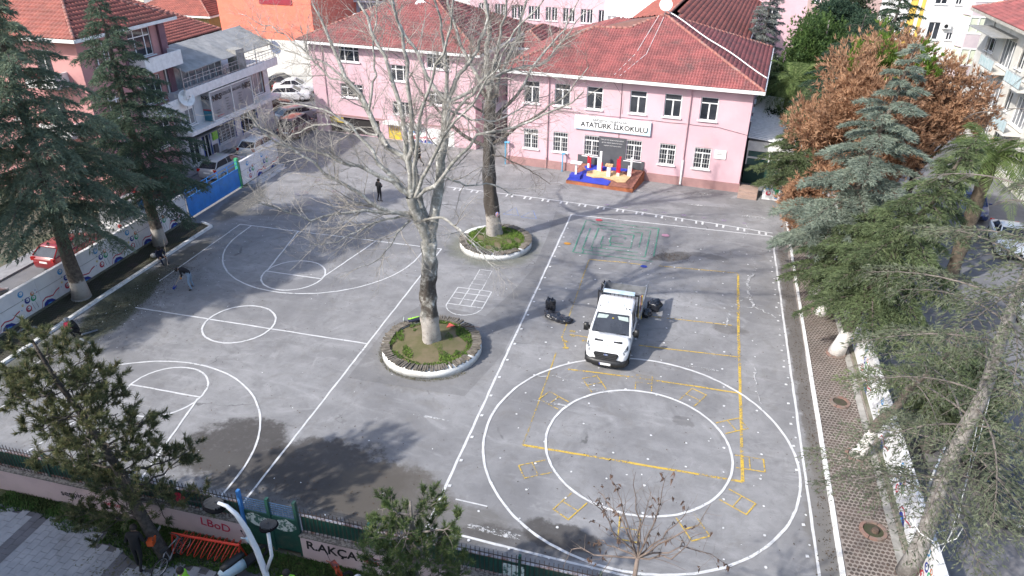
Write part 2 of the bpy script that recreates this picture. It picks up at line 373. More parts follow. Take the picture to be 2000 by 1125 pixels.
marking('green_maze_lines', b, M('green_line_paint', (.05, .26, .17), (.09, .25, .18), 3, .8, wear=.462))
def spots(name, L, mat):
    b = MB()
    for (x, y, r) in L: b.poly([(x+r*math.cos(k*math.pi/9), y+r*.8*math.sin(k*math.pi/9), .036) for k in range(18)])
    return marking(name, b, mat)
spots('red_painted_spot', [(-5.35, 45.2, .24)], M('red_spot_paint', (.42, .06, .08), None, 3, .8, wear=.36))
spots('pink_painted_spot', [(-.8, 43.9, .26)], M('pink_spot_paint', (.5, .26, .34), None, 3, .8, wear=.4))
spots('orange_painted_spot', [(-6.75, 41.0, .22)], M('orange_spot_paint', (.55, .26, .04), None, 3, .8, wear=.4))
spots('blue_painted_spot', [(-1.75, 39.1, .2)], M('blue_spot_paint', (.03, .06, .35), None, 3, .8, wear=.4))
spots('lilac_painted_spots', [(-5.2+1.35*k, 48.0-.1*k, .17) for k in range(8)], M('lilac_spot_paint', (.35, .27, .4), None, 3, .8, wear=.5))
spots('playground_colour_smudges', [(-27.2, 44.2, .6), (-26, 42.6, .5), (-24.7, 45.2, .5), (-23.6, 43.2, .45), (-27.5, 47, .5)], M('faded_colour_paint', (.34, .17, .2), (.2, .2, .36), .6, .8, wear=.56))
b = MB()
for (x, y) in ((-13.3, 45.6), (-11.9, 45.4), (-10.6, 45.2)):
    strip(b, [(x, y-.9), (x+1.1, y-.9), (x+.55, y+.5), (x, y-.9)], .05, .01)
marking('blue_triangle_lines', b, M('blue_line_paint', (.12, .2, .45), (.2, .26, .42), 3, .8, wear=.46))
b = MB()                                                      # chalky scuffs and filled cracks
def crackline(pts, wd):
    q = []
    for a, c in zip(pts, pts[1:]):
        n = 7
        for k in range(n): q.append((a[0]+(c[0]-a[0])*k/n+random.uniform(-.07, .07), a[1]+(c[1]-a[1])*k/n+random.uniform(-.07, .07)))
    q.append(pts[-1]); strip(b, q, wd, .034, jit=.03)
crackline([(4.6, 42.2), (4.75, 40.5), (4.2, 38.6), (4.3, 37.2), (4.5, 35.8)], .13); crackline([(4.3, 37.2), (3.4, 35.6), (3.15, 34.6), (2.95, 33.4)], .1)
crackline([(3.5, 35.7), (4.6, 35.9), (5.6, 35.0)], .07); crackline([(4.35, 30.5), (4.3, 28.5), (4.5, 27.2)], .05); crackline([(4.2, 47.3), (4.6, 46.2), (4.1, 44.9)], .05)
crackline([(-5.8, 26.6), (-4.6, 26.9), (-3.2, 26.6)], .05)
for (x, y, a, c) in ((1.3, 52.0, .7, .16), (1.0, 49.7, .7, .13), (2.1, 29.3, .9, .12), (-2.6, 26.3, 1., .1), (4.9, 48.6, .8, .3), (-3.3, 51.4, .5, .2), (-4.9, 17.3, 1.2, .16), (-4.4, 24.9, .8, .08), (-9.3, 22.6, .9, .05)):
    b.poly([(x+a*random.uniform(.5, 1.2)*math.cos(k*math.pi/9), y+c*random.uniform(.4, 1.3)*math.sin(k*math.pi/9), .033) for k in range(18)])
marking('chalky_scuffs', b, M('chalk', (.5, .5, .5), (.38, .38, .38), 3, .9, wear=.5))
b = MB()                                                      # darker old asphalt round the planters
b.prism([(-13.9, 24.3), (-8.3, 24.4), (-7.5, 28), (-7.42, 45), (-8.5, 46), (-8.2, 42), (-8.1, 37), (-8.6, 34), (-9.3, 31.2), (-12.9, 31.6), (-13.9, 29)], .001, .003)
tag(b.build('dark_asphalt_patch', PATCH), kind='structure')
# ---------------- kerbs and paved strips inside the yard ----------------
KERB = M('whitewashed_kerb', (.68, .68, .67), (.4, .39, .37), 4, .85, bump=.5, lo=.5, hi=.72)
def kerb(name, label, pts, wd=.2, h=.13, seg=1.0):
    t = thing(name, label, 'kerb', (pts[0][0], pts[0][1], 0)); o = Vector((pts[0][0], pts[0][1], 0))
    for a, c in zip(pts, pts[1:]):
        a, c = Vector((*a, 0)), Vector((*c, 0)); n = max(1, round((c-a).length/seg)); d = (c-a)/n; ang = math.atan2(d.y, d.x)
        me = None
        for k in range(n):
            b = MB(); L = d.length-.012; j = random.uniform(-.012, .012)
            b.add([(-L/2, -wd/2, 0), (L/2, -wd/2, 0), (L/2, wd/2, 0), (-L/2, wd/2, 0), (-L/2, -wd/2+.02, h+j), (L/2, -wd/2+.02, h+j), (L/2, wd/2-.02, h), (-L/2, wd/2-.02, h)],
                  [(0, 3, 2, 1), (4, 5, 6, 7), (0, 1, 5, 4), (1, 2, 6, 5), (2, 3, 7, 6), (3, 0, 4, 7)])
            p = b.build('kerb_stone', KERB, t); p.location = a+d*(k+.5)-o; p.rotation_euler = (0, 0, ang+random.uniform(-.006, .006))
    return t
kerb('kerb', 'low whitewashed kerb along the right paved strip beside the ball court', [(6.68, 14.9), (6.78, 24), (6.86, 34), (7.02, 48.5)], .17, .12)
kerb('kerb', 'chipped whitewashed kerb edging the left paved strip with the cedars', [(-29.95, 15), (-30.05, 28), (-29.92, 37.3), (-30.9, 37.7)], .22, .13)
# interlocking pavers: dark blocks standing between light worn joints
def pavers(name, x0, x1, y0, y1, z, mats, sx=.155, sy=.17, holes=()):
    vs, fs = [], []; nx = int((x1-x0)/sx); ny = int((y1-y0)/sy); rnd = np.random.RandomState(5)
    base = [(-.5, -.16), (-.2, -.40), (.2, -.40), (.5, -.16), (.5, .10), (.2, .34), (-.2, .34), (-.5, .10)]
    for j in range(ny):
        for i in range(nx):
            cx, cy = x0+(i+.5+(.5 if j % 2 else 0)*.98)*sx, y0+(j+.5)*sy
            if cx > x1-.06 or any((cx-hx)**2+(cy-hy)**2 < hr*hr for hx, hy, hr in holes): continue
            o = len(vs); zz = z+.012+rnd.uniform(-.004, .006)
            for px, py in base: vs.append((cx+px*sx*.86, cy+py*sy*1.02, z-.01))
            for px, py in base: vs.append((cx+px*sx*.74, cy+py*sy*.88, zz))
            fs += [[o+8+k for k in range(8)]]+[[o+k, o+(k+1) % 8, o+8+(k+1) % 8, o+8+k] for k in range(8)]
    me = bpy.data.meshes.new(name); me.from_pydata(vs, [], fs); me.materials.append(mats); me.update()
    return link(name, me)
PVD = M('dark_red_paver', (.105, .078, .068), (.068, .056, .048), 1.2, .9, bump=.3, grime=(.12, .105, .08))
PVL = M('paver_joint', (.28, .245, .22), (.19, .165, .148), 1.0, .95, grime=(.13, .12, .09), gs=.35)
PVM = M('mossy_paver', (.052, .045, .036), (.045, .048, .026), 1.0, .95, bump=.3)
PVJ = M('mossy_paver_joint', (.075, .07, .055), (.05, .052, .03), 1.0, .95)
RT = [(8.03, 24.69), (8.18, 32.19), (7.88, 36.54), (7.78, 40.3), (7.9, 44.2)]
rings = [(8.0, 20.7), (7.85, 28.15)]
ho = [(x, y, .34) for x, y in RT+rings]
slabm('right_paved_strip', 6.76, 14.9, 9.0, 48.5, -.05, .07, PVL)
o = pavers('interlocking_pavers', 6.85, 8.92, 14.95, 48.4, .07, PVD, holes=ho); o['kind'] = 'stuff'; o.parent = bpy.data.objects['right_paved_strip']
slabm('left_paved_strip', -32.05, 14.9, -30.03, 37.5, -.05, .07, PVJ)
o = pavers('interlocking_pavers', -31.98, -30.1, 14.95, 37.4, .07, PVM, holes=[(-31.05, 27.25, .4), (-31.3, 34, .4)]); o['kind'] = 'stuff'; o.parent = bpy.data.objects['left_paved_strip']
RINGM = M('red_concrete_ring', (.22, .13, .105), (.17, .14, .12), 3, .85, bump=.3)
def ring(label, x, y, r=.4, stump=False, a0=0, a1=360):
    t = thing('tree_ring', label, 'tree ring', (x, y, .07), 0, 'red concrete rings round the trees of the right strip')
    n = 6
    for k in range(n):
        s0, s1 = R(k*60+2), R(k*60+58)
        if not (a0 <= k*60 < a1): continue
        b = MB(); V_ = []
        for i in range(6):
            a = s0+(s1-s0)*i/5
            V_.append([(rr*math.cos(a), rr*math.sin(a), zz) for rr, zz in ((r-.08, 0), (r+.05, 0), (r+.04, .07), (r-.07, .08))])
        b.loft(V_); b.build('ring_segment', RINGM, t)
    b = MB(); b.lathe([(r-.07, .015), (.1, .03), (.0001, .035)], 14); b.build('soil', M('dark_soil', (.06, .05, .038), (.04, .045, .022), 4, .95), t)
    if stump:
        b = MB(); b.lathe([(.13, 0), (.11, .12), (.1, .13), (.0001, .12)], 12, (.05, -.03, .02)); b.build('stump', M('old_stump', (.12, .08, .06), (.07, .05, .04), 6, .9), t)
ring('red concrete ring with an old stump inside, in the near paving', 8.0, 20.7, .42, True)
ring('empty broken red ring between two whitewashed trunks', 7.85, 28.15, .38)
ring('red ring round the whitewashed trunk halfway along the right strip', 8.18, 32.19, .42)
ring('broken red ring round the nearest whitewashed trunk', 8.03, 24.69, .4, False, 120, 300)
ring('red ring round the fourth whitewashed trunk', 7.88, 36.54, .42)
ring('red ring under the blue cedar near the far end', 7.78, 40.3, .42)
for x, y, s in ((-31.05, 27.22, 'grey ring at the foot of the nearer left cedar'), (-31.0, 23.6, 'empty grey ring in the mossy paving on the left')):
    b = MB(); V_ = []
    for i in range(25): a = i*2*math.pi/24; V_.append([(x+rr*math.cos(a), y+rr*math.sin(a), zz) for rr, zz in ((.4, .05), (.52, .05), (.5, .13), (.41, .13))])
    b.loft(V_, False); tag(b.build('tree_ring', CONC), s, 'tree ring')
b = MB(); b.lathe([(.3, .075), (.3, .095), (.0001, .097)], 20, (-31.0, 31.2, 0)); tag(b.build('manhole_cover', M('rusty_iron', (.07, .05, .04), (.04, .035, .03), 8, .8)), 'round iron manhole cover in the left paved strip', 'manhole cover')

# ---------------- painted boundary walls ----------------
PW = M('white_wall_paint', (.74, .74, .75), (.64, .64, .66), .9, .7, grime=(.52, .51, .5), gs=.8)
BC = {k: M('mural_'+k, c, None, 3, .7) for k, c in dict(sky=(.06, .3, .62), red=(.5, .04, .07), green=(.03, .33, .15), navy=(.025, .04, .26), orange=(.6, .16, .04), yellow=(.7, .5, .05), cream=(.7, .74, .75), black=(.02, .02, .03)).items()}
def mural_unit(b, u0, h, dense=True):
    """one repeat of the mural in wall coordinates (u along, z up); layers each a few mm proud"""
    def disc(u, z, r, c, layer, sx=1.):
        b.cur = list(BC).index(c); b.poly([(u0+u+r*sx*math.cos(k*math.pi/8), -.004*layer, z+r*math.sin(k*math.pi/8)) for k in range(16)])
    def bubble(u, z, r, c): disc(u, z, r, c, 1); disc(u+r*.12, z+r*.15, r*.58, 'cream', 2); disc(u-r*.15, z+r*.1, r*.2, c, 3)
    bubble(.1, h*.80, .17, 'sky')
    for (u, z, r, c) in ((.35, .95, .17, 'navy'), (.72, .9, .17, 'green'), (.28, .50, .18, 'red'), (.72, 1.16, .11, 'orange'), (.02, .84, .07, 'yellow'), (-.12, .62, .03, 'sky'), (.1, 1.12, .03, 'green'), (1.0, 1.1, .03, 'red'), (.95, 1.25, .03, 'navy')): bubble(u, z, r, c) if r > .05 else disc(u, z, r, c, 1)
    b.cur = list(BC).index('black')
    for u in (.3, .5, .72): b.poly([(u0+u+.1, -.003, .28), (u0+u+.12, -.003, .28), (u0+u+.05, -.003, .7), (u0+u+.035, -.003, .7)])
    # red wave over a navy hill
    W_ = [(1.0, .1), (1.15, .42), (1.4, .52), (1.62, .46), (1.85, .42), (2.1, .56), (2.35, .62)]
    b.cur = list(BC).index('red')
    for (a, z1), (c, z2) in zip(W_, W_[1:]): b.poly([(u0+a, -.004, z1), (u0+c, -.004, z2), (u0+c, -.004, z2+.07), (u0+a, -.004, z1+.07)])
    b.cur = list(BC).index('navy'); b.poly([(u0+1.1, -.005, .06), (u0+2.0, -.005, .06), (u0+1.72, -.005, .33), (u0+1.42, -.005, .4), (u0+1.22, -.005, .3)])
    b.cur = list(BC).index('sky'); b.poly([(u0+1.3, -.009, .06), (u0+1.8, -.009, .06), (u0+1.62, -.009, .18), (u0+1.46, -.009, .22)])
def wall(name, label, x, y0, y1, h, rz, n, side=-1, th=.2, groove=True, footing=True):
    """wall whose painted face is local -y; u runs along local x"""
    L = abs(y1-y0); t = thing(name, label, 'wall', (x, y0, 0), rz)
    k = max(1, round(L/3.2)); d = L/k
    for i in range(k):                      # cast panels butted end to end, upper course a hair proud of the joint
        b = MB(); b.box(i*d+.006, 0, .12, (i+1)*d-.006, th, h*.6-.015); b.build('wall_panel', PW, t)
        b = MB(); b.box(i*d+.006, 0, h*.6+.015, (i+1)*d-.006, th, h); b.build('wall_panel', PW, t)
    b = MB(); b.box(0, .03, .1, L, th-.03, h-.02); b.build('wall_core', M('dark_joint', (.05, .05, .055), None, 3, .9), t)
    b = MB(); b.box(0, -.14, -.05, L, th+.02, .13); b.build('footing', M('mossy_concrete', (.2, .19, .16), (.12, .12, .08), 1.5, .9, bump=.3), t)
    b = MB()
    for i in range(n): mural_unit(b, .8+i*(L-1.2)/n, h)
    b.build('painted_mural', list(BC.values()), t, False)
    return t
wall('boundary_wall', 'long white wall with painted coloured bubbles beside the left cedars', -32.12, 13.5, 38.0, 1.8, math.pi/2, 9).location = (-32.1, 13.5, 0)
# gate and short painted wall beyond it
GB = M('blue_gate_paint', (.03, .22, .62), (.025, .17, .5), 1.5, .45, grime=(.05, .2, .42), gs=1.2)
t = thing('sliding_gate', 'bright blue sheet metal gate between the two painted walls on the left', 'gate', (-32.0, 38.05, 0), math.pi/2)
for k in range(5): b = MB(); b.box(k*1.2+.005, 0, .12, (k+1)*1.2-.005, .05, 1.5); b.build('gate_panel', GB, t)
b = MB()
for z in (1.8, 2.05): b.tube([(0, .02, z), (6, .02, z)], .025, 6)
for k in range(6): b.tube([(k*1.2, .02, 1.5), (k*1.2, .02, 2.05)], .03, 6)
b.build('top_rail', GB, t)
b = MB(); b.box(5.98, -.03, 0, 6.2, .2, 2.25); b.build('gate_post', M('green_post_paint', (.05, .35, .16), (.04, .25, .12), 3, .6), t)
wall('boundary_wall', 'short white wall with coloured bubbles beyond the blue gate', -32, 44.25, 49.4, 1.9, math.pi/2, 2).location = (-31.95, 44.3, 0)
b = MB(); b.box(-31.8, 44.6, 0, -31.3, 49.2, .16); b.box(-31.3, 45.2, 0, -30.9, 48.8, .09)
tag(b.build('rubble_heap', M('pale_rubble', (.5, .5, .5), (.3, .3, .3), 3, .9, bump=1, bscale=8)), 'pale strip of concrete rubble along the foot of the short painted wall', 'rubble')
t = wall('boundary_wall', 'tall white wall with painted bubbles along the right side under the cedars', 9.2, 48, 15, 1.75, -math.pi/2, 8); t.location = (9.05, 47.6, 0)
b = MB()
for i in range(8): b.tube([(3+i*3.6, .25, 1.75), (3+i*3.6, .5, 1.95)], .02, 5)
b.build('wire_bracket', STEEL, t)
b = MB(); b.box(8.55, 14.9, .07, 8.82, 47.6, .1); tag(b.build('drain_channel', CONC), 'narrow concrete channel at the foot of the right painted wall', 'drain')
# ---------------- circular planters ----------------
STONE = M('weathered_stone', (.2, .175, .145), (.1, .088, .072), 3, .95, bump=.6, grime=(.11, .1, .075), gs=2)
SOIL = M('planter_soil', (.15, .12, .07), (.1, .095, .04), 1.4, .95, bump=.5)
GR = M('bright_grass', (.13, .21, .03), (.07, .13, .022), 1.5, .9)
def grass(name, pts, parent, mat, h=.09):
    rnd = np.random.RandomState(3); P = np.array(pts, dtype=float); n = len(P); a = rnd.uniform(0, 6.28, n); hh = h*rnd.uniform(.5, 1.4, n)
    dx, dy = np.cos(a), np.sin(a); w_ = .014+.01*rnd.rand(n)
    V_ = np.empty((n, 3, 3)); V_[:, 0] = P-np.c_[dx*w_, dy*w_, 0*dx]; V_[:, 1] = P+np.c_[dx*w_, dy*w_, 0*dx]
    V_[:, 2] = P+np.c_[-dy*hh*.6, dx*hh*.6, hh]
    o = arr(name, V_.reshape(-1, 3), np.arange(3*n).reshape(-1, 3), mat, parent); o['kind'] = 'stuff'; return o
def planter(label, x, y, r, h, green, gap):
    t = thing('planter', label, 'planter', (x, y, 0))
    b = MB(); V_ = []
    for i in range(65):
        a = i*2*math.pi/64; q = 1+.008*math.sin(a*5)
        V_.append([(rr*q*math.cos(a), rr*q*math.sin(a), zz) for rr, zz in ((r-.38, 0), (r+.02, 0), (r, h), (r-.36, h))])
    b.smooth = True; b.loft(V_, False); b.build('planter_wall', M('planter_whitewash', (.74, .74, .72), (.52, .5, .46), 2.2, .85, bump=.35, lo=.5, hi=.75), t)
    n = int(2*math.pi*r/.115); rnd = random.Random(int(x*7))
    protos = []
    for q in range(6):
        b = MB(); L = rnd.uniform(.38, .46); wd = .082+rnd.uniform(-.014, .016); hh = .075+rnd.uniform(-.02, .03)
        jj = lambda: rnd.uniform(-.018, .018)
        b.add([(-L/2+jj(), -wd/2, 0), (L/2, -wd/2+jj()/2, 0), (L/2+jj(), wd/2, 0), (-L/2, wd/2, 0), (-L/2+jj(), -wd*.45, hh+jj()/2), (L/2+jj(), -wd*.42, hh+jj()/2), (L/2+jj(), wd*.4, hh+jj()/2), (-L/2+jj(), wd*.45, hh)],
              [(0, 3, 2, 1), (4, 5, 6, 7), (0, 1, 5, 4), (1, 2, 6, 5), (2, 3, 7, 6), (3, 0, 4, 7)])
        protos.append(b.mesh('stone', STONE))
    for k in range(n):
        a = k*2*math.pi/n+rnd.uniform(-.008, .008)
        if rnd.random() < .07: continue
        if gap and gap[0] < a % (2*math.pi) < gap[1]: continue
        s_ = link('stone', rnd.choice(protos), t, ((r-.19+rnd.uniform(-.04, .03))*math.cos(a), (r-.19)*math.sin(a), h+.002+rnd.uniform(0, .02)), a+rnd.uniform(-.1, .1))
        s_.rotation_euler = (rnd.uniform(-.09, .09), rnd.uniform(-.05, .05), a+rnd.uniform(-.09, .09))
    ri = r-.37; V_ = []
    b = MB(); b.smooth = True
    b.lathe([(ri+.01, h-.05), (ri*.8, h+.0), (ri*.45, h+.08), (ri*.2, h+.12), (.001, h+.14)], 40); so = b.build('soil', SOIL, t)
    pts = []
    while len(pts) < (9000 if green else 6500):
        q, a = math.sqrt(rnd.random())*ri*1.03, rnd.uniform(0, 6.28)
        px, py = q*math.cos(a), q*math.sin(a)
        nz = math.sin(px*3.1+1)*math.cos(py*2.7)+math.sin(px*7+py*5)*.5
        thr = (-.6 if green else .62)-(1.2 if q > ri*.86 else 0)-(0 if green else .5*(a % 6.28 > 5.2 or a % 6.28 < 1.2))
        if nz > thr+ (.0 if q < ri*.82 else .35): pts.append((px, py, h+.1*(1-q/ri)))
    grass('grass', pts, t, GR, .085 if green else .07)
    return t
planter('nearer round whitewashed planter with mostly bare soil and stone coping', -10.95, 27.5, 2.4, .42, False, None)
planter('farther round whitewashed planter full of bright grass', -11.1, 39.65, 2.25, .4, True, (2.0, 3.0))
grass('weed_fringe', [(-10.95+2.5*math.cos(a)+random.uniform(-.07, .16), 27.5+2.5*math.sin(a)+random.uniform(-.1, .1), 0) for a in [random.uniform(3.3, 5.7) for _ in range(1500)]], None, M('dry_moss', (.12, .12, .05), (.08, .07, .04), 3, .95), .03)
grass('moss_fringe', [(random.gauss(-28.7, .6)+abs(random.gauss(0, .5)), random.uniform(21, 32), 0) for _ in range(9000)], None, M('moss', (.045, .055, .02), (.07, .06, .035), 3, .95), .025)
# ---------------- leaves and litter on the ground ----------------
b = MB(); rnd = random.Random(8)
def speck(x, y, z=.01, r=None):
    r = r or rnd.uniform(.015, .05); a = rnd.uniform(0, 6.28)
    b.add([(x+r*math.cos(a+k*1.57)*(1 if k % 2 else .55), y+r*math.sin(a+k*1.57)*(1 if k % 2 else .55), z+.012*(k % 2)) for k in range(4)], [(0, 1, 2, 3)])
for _ in range(1500): speck(rnd.uniform(-29, 6.5), rnd.uniform(15.5, 52))
for _ in range(500): speck(rnd.gauss(-28, .9), rnd.uniform(20, 34))
for _ in range(1100): speck(rnd.gauss(6.45, .18), rnd.uniform(15, 46))
for _ in range(400): speck(rnd.uniform(7, 8.9), rnd.uniform(15, 46), .09)
for _ in range(600): speck(rnd.uniform(-31.9, -30.2), rnd.uniform(15, 37), .09)
for _ in range(260): speck(rnd.gauss(-.4, .7), rnd.gauss(41, .35)); 
for _ in range(160): speck(rnd.gauss(-13, 2.6), rnd.gauss(17, .6))
o = b.build('fallen_leaves', M('dead_leaf', (.09, .055, .03), (.035, .028, .02), 5, .9), None, False); kindstuff(o)
b = MB()
for _ in range(120): speck(rnd.uniform(-29, 6.5), rnd.uniform(15.5, 50), .012, rnd.uniform(.02, .05))
for _ in range(120): speck(rnd.gauss(-28, 1.2), rnd.uniform(20, 40), .012, rnd.uniform(.02, .05))
kindstuff(b.build('paper_scraps', WHITE, None, False))
# ---------------- building kit ----------------
def tiles(name, polys, mat, parent, tw=.21, tl=.34, lift=.045, hump=.05):
    """overlapping curved clay tiles on each roof plane (polygon whose first edge is the eave, left to right seen from outside)"""
    tv = np.array([(u, v, z) for v, dz in ((0., lift), (1.06, .0)) for u, z in ((0, .0), (.22, hump), (.5, hump*1.1), (.72, .0), (1.0, 0.)) for z in [z+dz]])
    tf = [(k, k+1, k+6, k+5) for k in range(4)]
    lipv = np.array([(u, 0., z-.05) for u, z in ((0, lift), (.22, hump+lift), (.5, hump*1.1+lift), (.72, lift), (1., lift))])
    tv = np.vstack([tv, lipv]); tf = np.array(tf+[(10+k, 11+k, k+1, k) for k in range(4)]); nv = len(tv)
    VV, FF = [], []; cnt = 0; rnd = np.random.RandomState(7)
    for P in polys:
        P = [Vector(p) for p in P]; e = (P[1]-P[0]).normalized(); n = Vector((0, 0, 0))
        for i in range(1, len(P)-1): n += (P[i]-P[0]).cross(P[i+1]-P[0])
        n.normalize()
        if n.z < 0: n = -n
        s = n.cross(e).normalized(); uv = np.array([((p-P[0]).dot(e), (p-P[0]).dot(s)) for p in P])
        if uv[:, 1].max() < .1: s = -s; uv[:, 1] *= -1
        u0, u1, v1 = uv[:, 0].min(), uv[:, 0].max(), uv[:, 1].max()
        U, V_ = np.meshgrid(np.arange(u0, u1, tw), np.arange(0, v1, tl)); U = U.ravel(); V_ = V_.ravel(); cu, cv = U+tw/2, V_+tl/2
        ins = np.zeros(len(U), bool); m = len(uv); j = m-1
        for i in range(m):
            (xi, yi), (xj, yj) = uv[i], uv[j]
            if yi != yj: ins ^= ((yi > cv) != (yj > cv)) & (cu < (xj-xi)*(cv-yi)/(yj-yi)+xi)
            j = i
        U, V_ = U[ins], V_[ins]; k = len(U)
        if not k: continue
        loc = np.empty((k, nv, 3)); loc[:, :, 0] = U[:, None]+tv[None, :, 0]*tw; loc[:, :, 1] = V_[:, None]+tv[None, :, 1]*tl+rnd.uniform(-.012, .012, k)[:, None]; loc[:, :, 2] = tv[None, :, 2]+rnd.uniform(0, .018, k)[:, None]
        W_ = np.array(P[0])+loc[..., 0:1]*np.array(e)+loc[..., 1:2]*np.array(s)+(loc[..., 2:3]+.01)*np.array(n)
        VV.append(W_.reshape(-1, 3)); FF.append((np.arange(k)[:, None, None]*nv+tf[None]+cnt).reshape(-1, 4)); cnt += k*nv
    o = arr(name, np.vstack(VV), np.vstack(FF), mat, parent); o['kind'] = 'stuff'; return o
def ridge(parent, a, c, r=.12, mat=None):
    a, c = Vector(a), Vector(c); n = max(1, int((c-a).length/.4)); b = MB(); b.smooth = True
    for k in range(n):
        p, q = a.lerp(c, k/n), a.lerp(c, (k+1.12)/n); b.tube([p+Vector((0, 0, .05)), q+Vector((0, 0, .02))], [r*1.08, r*.85], 8)
    o = b.build('ridge_tiles', mat or RIDGE, parent); return o
def under(parent, polys, name='roof'):
    b = MB()
    for P in polys:
        P = [Vector(p) for p in P]; b.poly([p-Vector((0, 0, .02)) for p in P]); b.poly([p-Vector((0, 0, .14)) for p in P], True)
    return b.build(name, M('roof_boarding', (.2, .1, .08), None, 2, .9), parent)
def hip(parent, x0, y0, x1, y1, z, ov, pitch, mat=TILE, gutter=WHITE, tw=.24, tl=.36, ridgemat=None):
    x0 -= ov; y0 -= ov; x1 += ov; y1 += ov; w_, d_ = x1-x0, y1-y0; t = math.tan(R(pitch))
    if w_ >= d_: h = d_/2*t; A, B = (x0+d_/2, (y0+y1)/2, z+h), (x1-d_/2, (y0+y1)/2, z+h)
    else: h = w_/2*t; A, B = ((x0+x1)/2, y0+w_/2, z+h), ((x0+x1)/2, y1-w_/2, z+h)
    c = [(x0, y0, z), (x1, y0, z), (x1, y1, z), (x0, y1, z)]
    if w_ >= d_: polys = [[c[0], c[1], B, A], [c[1], c[2], B], [c[2], c[3], A, B], [c[3], c[0], A]]; hips = [(c[0], A), (c[1], B), (c[2], B), (c[3], A)]
    else: polys = [[c[0], c[1], A], [c[1], c[2], B, A], [c[2], c[3], B], [c[3], c[0], A, B]]; hips = [(c[0], A), (c[1], A), (c[2], B), (c[3], B)]
    r = under(parent, polys); tiles('roof_tiles', polys, mat, r, tw, tl)
    for a, q in hips+[(A, B)]:
        if (Vector(a)-Vector(q)).length > .5: ridge(r, a, q, .12, ridgemat)
    b = MB()
    b.box(x0-.06, y0-.1, z-.2, x1+.06, y0, z+.0); b.box(x0-.06, y1, z-.2, x1+.06, y1+.1, z); b.box(x0-.1, y0, z-.2, x0, y1, z); b.box(x1, y0, z-.2, x1+.1, y1, z)
    b.build('gutter', gutter, parent)
    b = MB(); b.box(x0+.01, y0+.01, z-.16, x1-.01, y1-.01, z-.141); b.build('soffit', gutter, parent)
    return r
SIDES = {'S': lambda x0, y0, x1, y1: (T(x0, y0, 0), x1-x0), 'E': lambda x0, y0, x1, y1: (T(x1, y0, 0) @ RZ(math.pi/2), y1-y0),
         'N': lambda x0, y0, x1, y1: (T(x1, y1, 0) @ RZ(math.pi), x1-x0), 'W': lambda x0, y0, x1, y1: (T(x0, y1, 0) @ RZ(-math.pi/2), y1-y0)}
_wc = {}
def window(parent, mat4, u, z, w_, h, style='casement', sill=True, glass=None, frame=None, y=.09):
    """window whose lower left corner is at (u, z) on the facade; window > pane, grille"""
    glass = glass or GLASS; frame = frame or UPVC; key = (round(w_, 2), round(h, 2), style, sill, glass.name, frame.name)
    if key not in _wc:
        f = MB(); t_ = .065
        f.box(0, 0, 0, w_, .07, t_); f.box(0, 0, h-t_, w_, .07, h); f.box(0, 0, t_, t_, .07, h-t_); f.box(w_-t_, 0, t_, w_, .07, h-t_)
        if style in ('casement', 'grille'):
            zz = h*.74; f.box(t_, .003, zz-.035, w_-t_, .067, zz+.035); f.box(w_/2-.05, .004, t_, w_/2+.05, .066, zz-.035)
        elif style == 'triple':
            zz = h*.72; f.box(t_, .003, zz-.035, w_-t_, .067, zz+.035); f.box(w_*.28-.04, .004, t_, w_*.28+.04, .066, h-t_); f.box(w_*.72-.04, .004, t_, w_*.72+.04, .066, h-t_)
        elif style == 'double': f.box(w_/2-.04, .004, t_, w_/2+.04, .066, h-t_)
        elif style == 'tall': f.box(w_/2-.04, .004, t_, w_/2+.04, .066, h-t_); f.box(t_, .003, h*.5-.03, w_-t_, .067, h*.5+.03)
        elif style == 'shopfront':
            for k in (1, 2, 3): f.box(w_*k/4-.03, .004, t_, w_*k/4+.03, .066, h-t_)
        if sill: f.box(-.1, -.22, -.07, w_+.1, .05, -.003)
        p = MB(); p.box(t_*.8, .03, t_*.8, w_-t_*.8, .045, h-t_*.8)
        g = None
        if style == 'grille':
            g = MB(); r = .009
            for k in range(7): g.box(w_*k/6-r, -.12, .02, w_*k/6+r, -.10, h-.02)
            for k in range(5):
                zz = .06+(h-.12)*k/4
                g.box(0, -.125, zz-r, w_, -.10, zz+r)
            for s_ in (0, w_-.02): g.box(s_, -.1, .05, s_+.02, 0, .08); g.box(s_, -.1, h-.1, s_+.02, 0, h-.07)
        _wc[key] = (f.mesh('window', frame), p.mesh('pane', glass), g and g.mesh('grille', WHITE))
    fm, pm, gm = _wc[key]
    o = link('window', fm, parent); o.matrix_local = mat4 @ T(u, y, z)
    p = link('pane', pm, o)
    if gm: link('grille', gm, o)
    return o
def wallside(b, mat4, L, z0, z1, ops, depth=.16):
    """one wall face with real openings and reveals"""
    M0 = b.M; b.M = M0 @ mat4
    us = sorted({0., L, *[o[0] for o in ops], *[o[0]+o[2] for o in ops]}); zs = sorted({z0, z1, *[o[1] for o in ops], *[o[1]+o[3] for o in ops]})
    for i in range(len(us)-1):
        for j in range(len(zs)-1):
            cu, cz = (us[i]+us[i+1])/2, (zs[j]+zs[j+1])/2
            if any(o[0] < cu < o[0]+o[2] and o[1] < cz < o[1]+o[3] for o in ops): continue
            b.add([(us[i], 0, zs[j]), (us[i+1], 0, zs[j]), (us[i+1], 0, zs[j+1]), (us[i], 0, zs[j+1])], [(0, 1, 2, 3)])
    for u, z, w_, h in [o[:4] for o in ops]:
        c = [(u, z), (u+w_, z), (u+w_, z+h), (u, z+h)]
        for (a, c0), (e, c1) in zip(c, c[1:]+c[:1]): b.add([(a, 0, c0), (e, 0, c1), (e, depth, c1), (a, depth, c0)], [(0, 3, 2, 1)])
        b.add([(u, depth, z), (u+w_, depth, z), (u+w_, depth, z+h), (u, depth, z+h)], [(0, 1, 2, 3)])
    b.M = M0
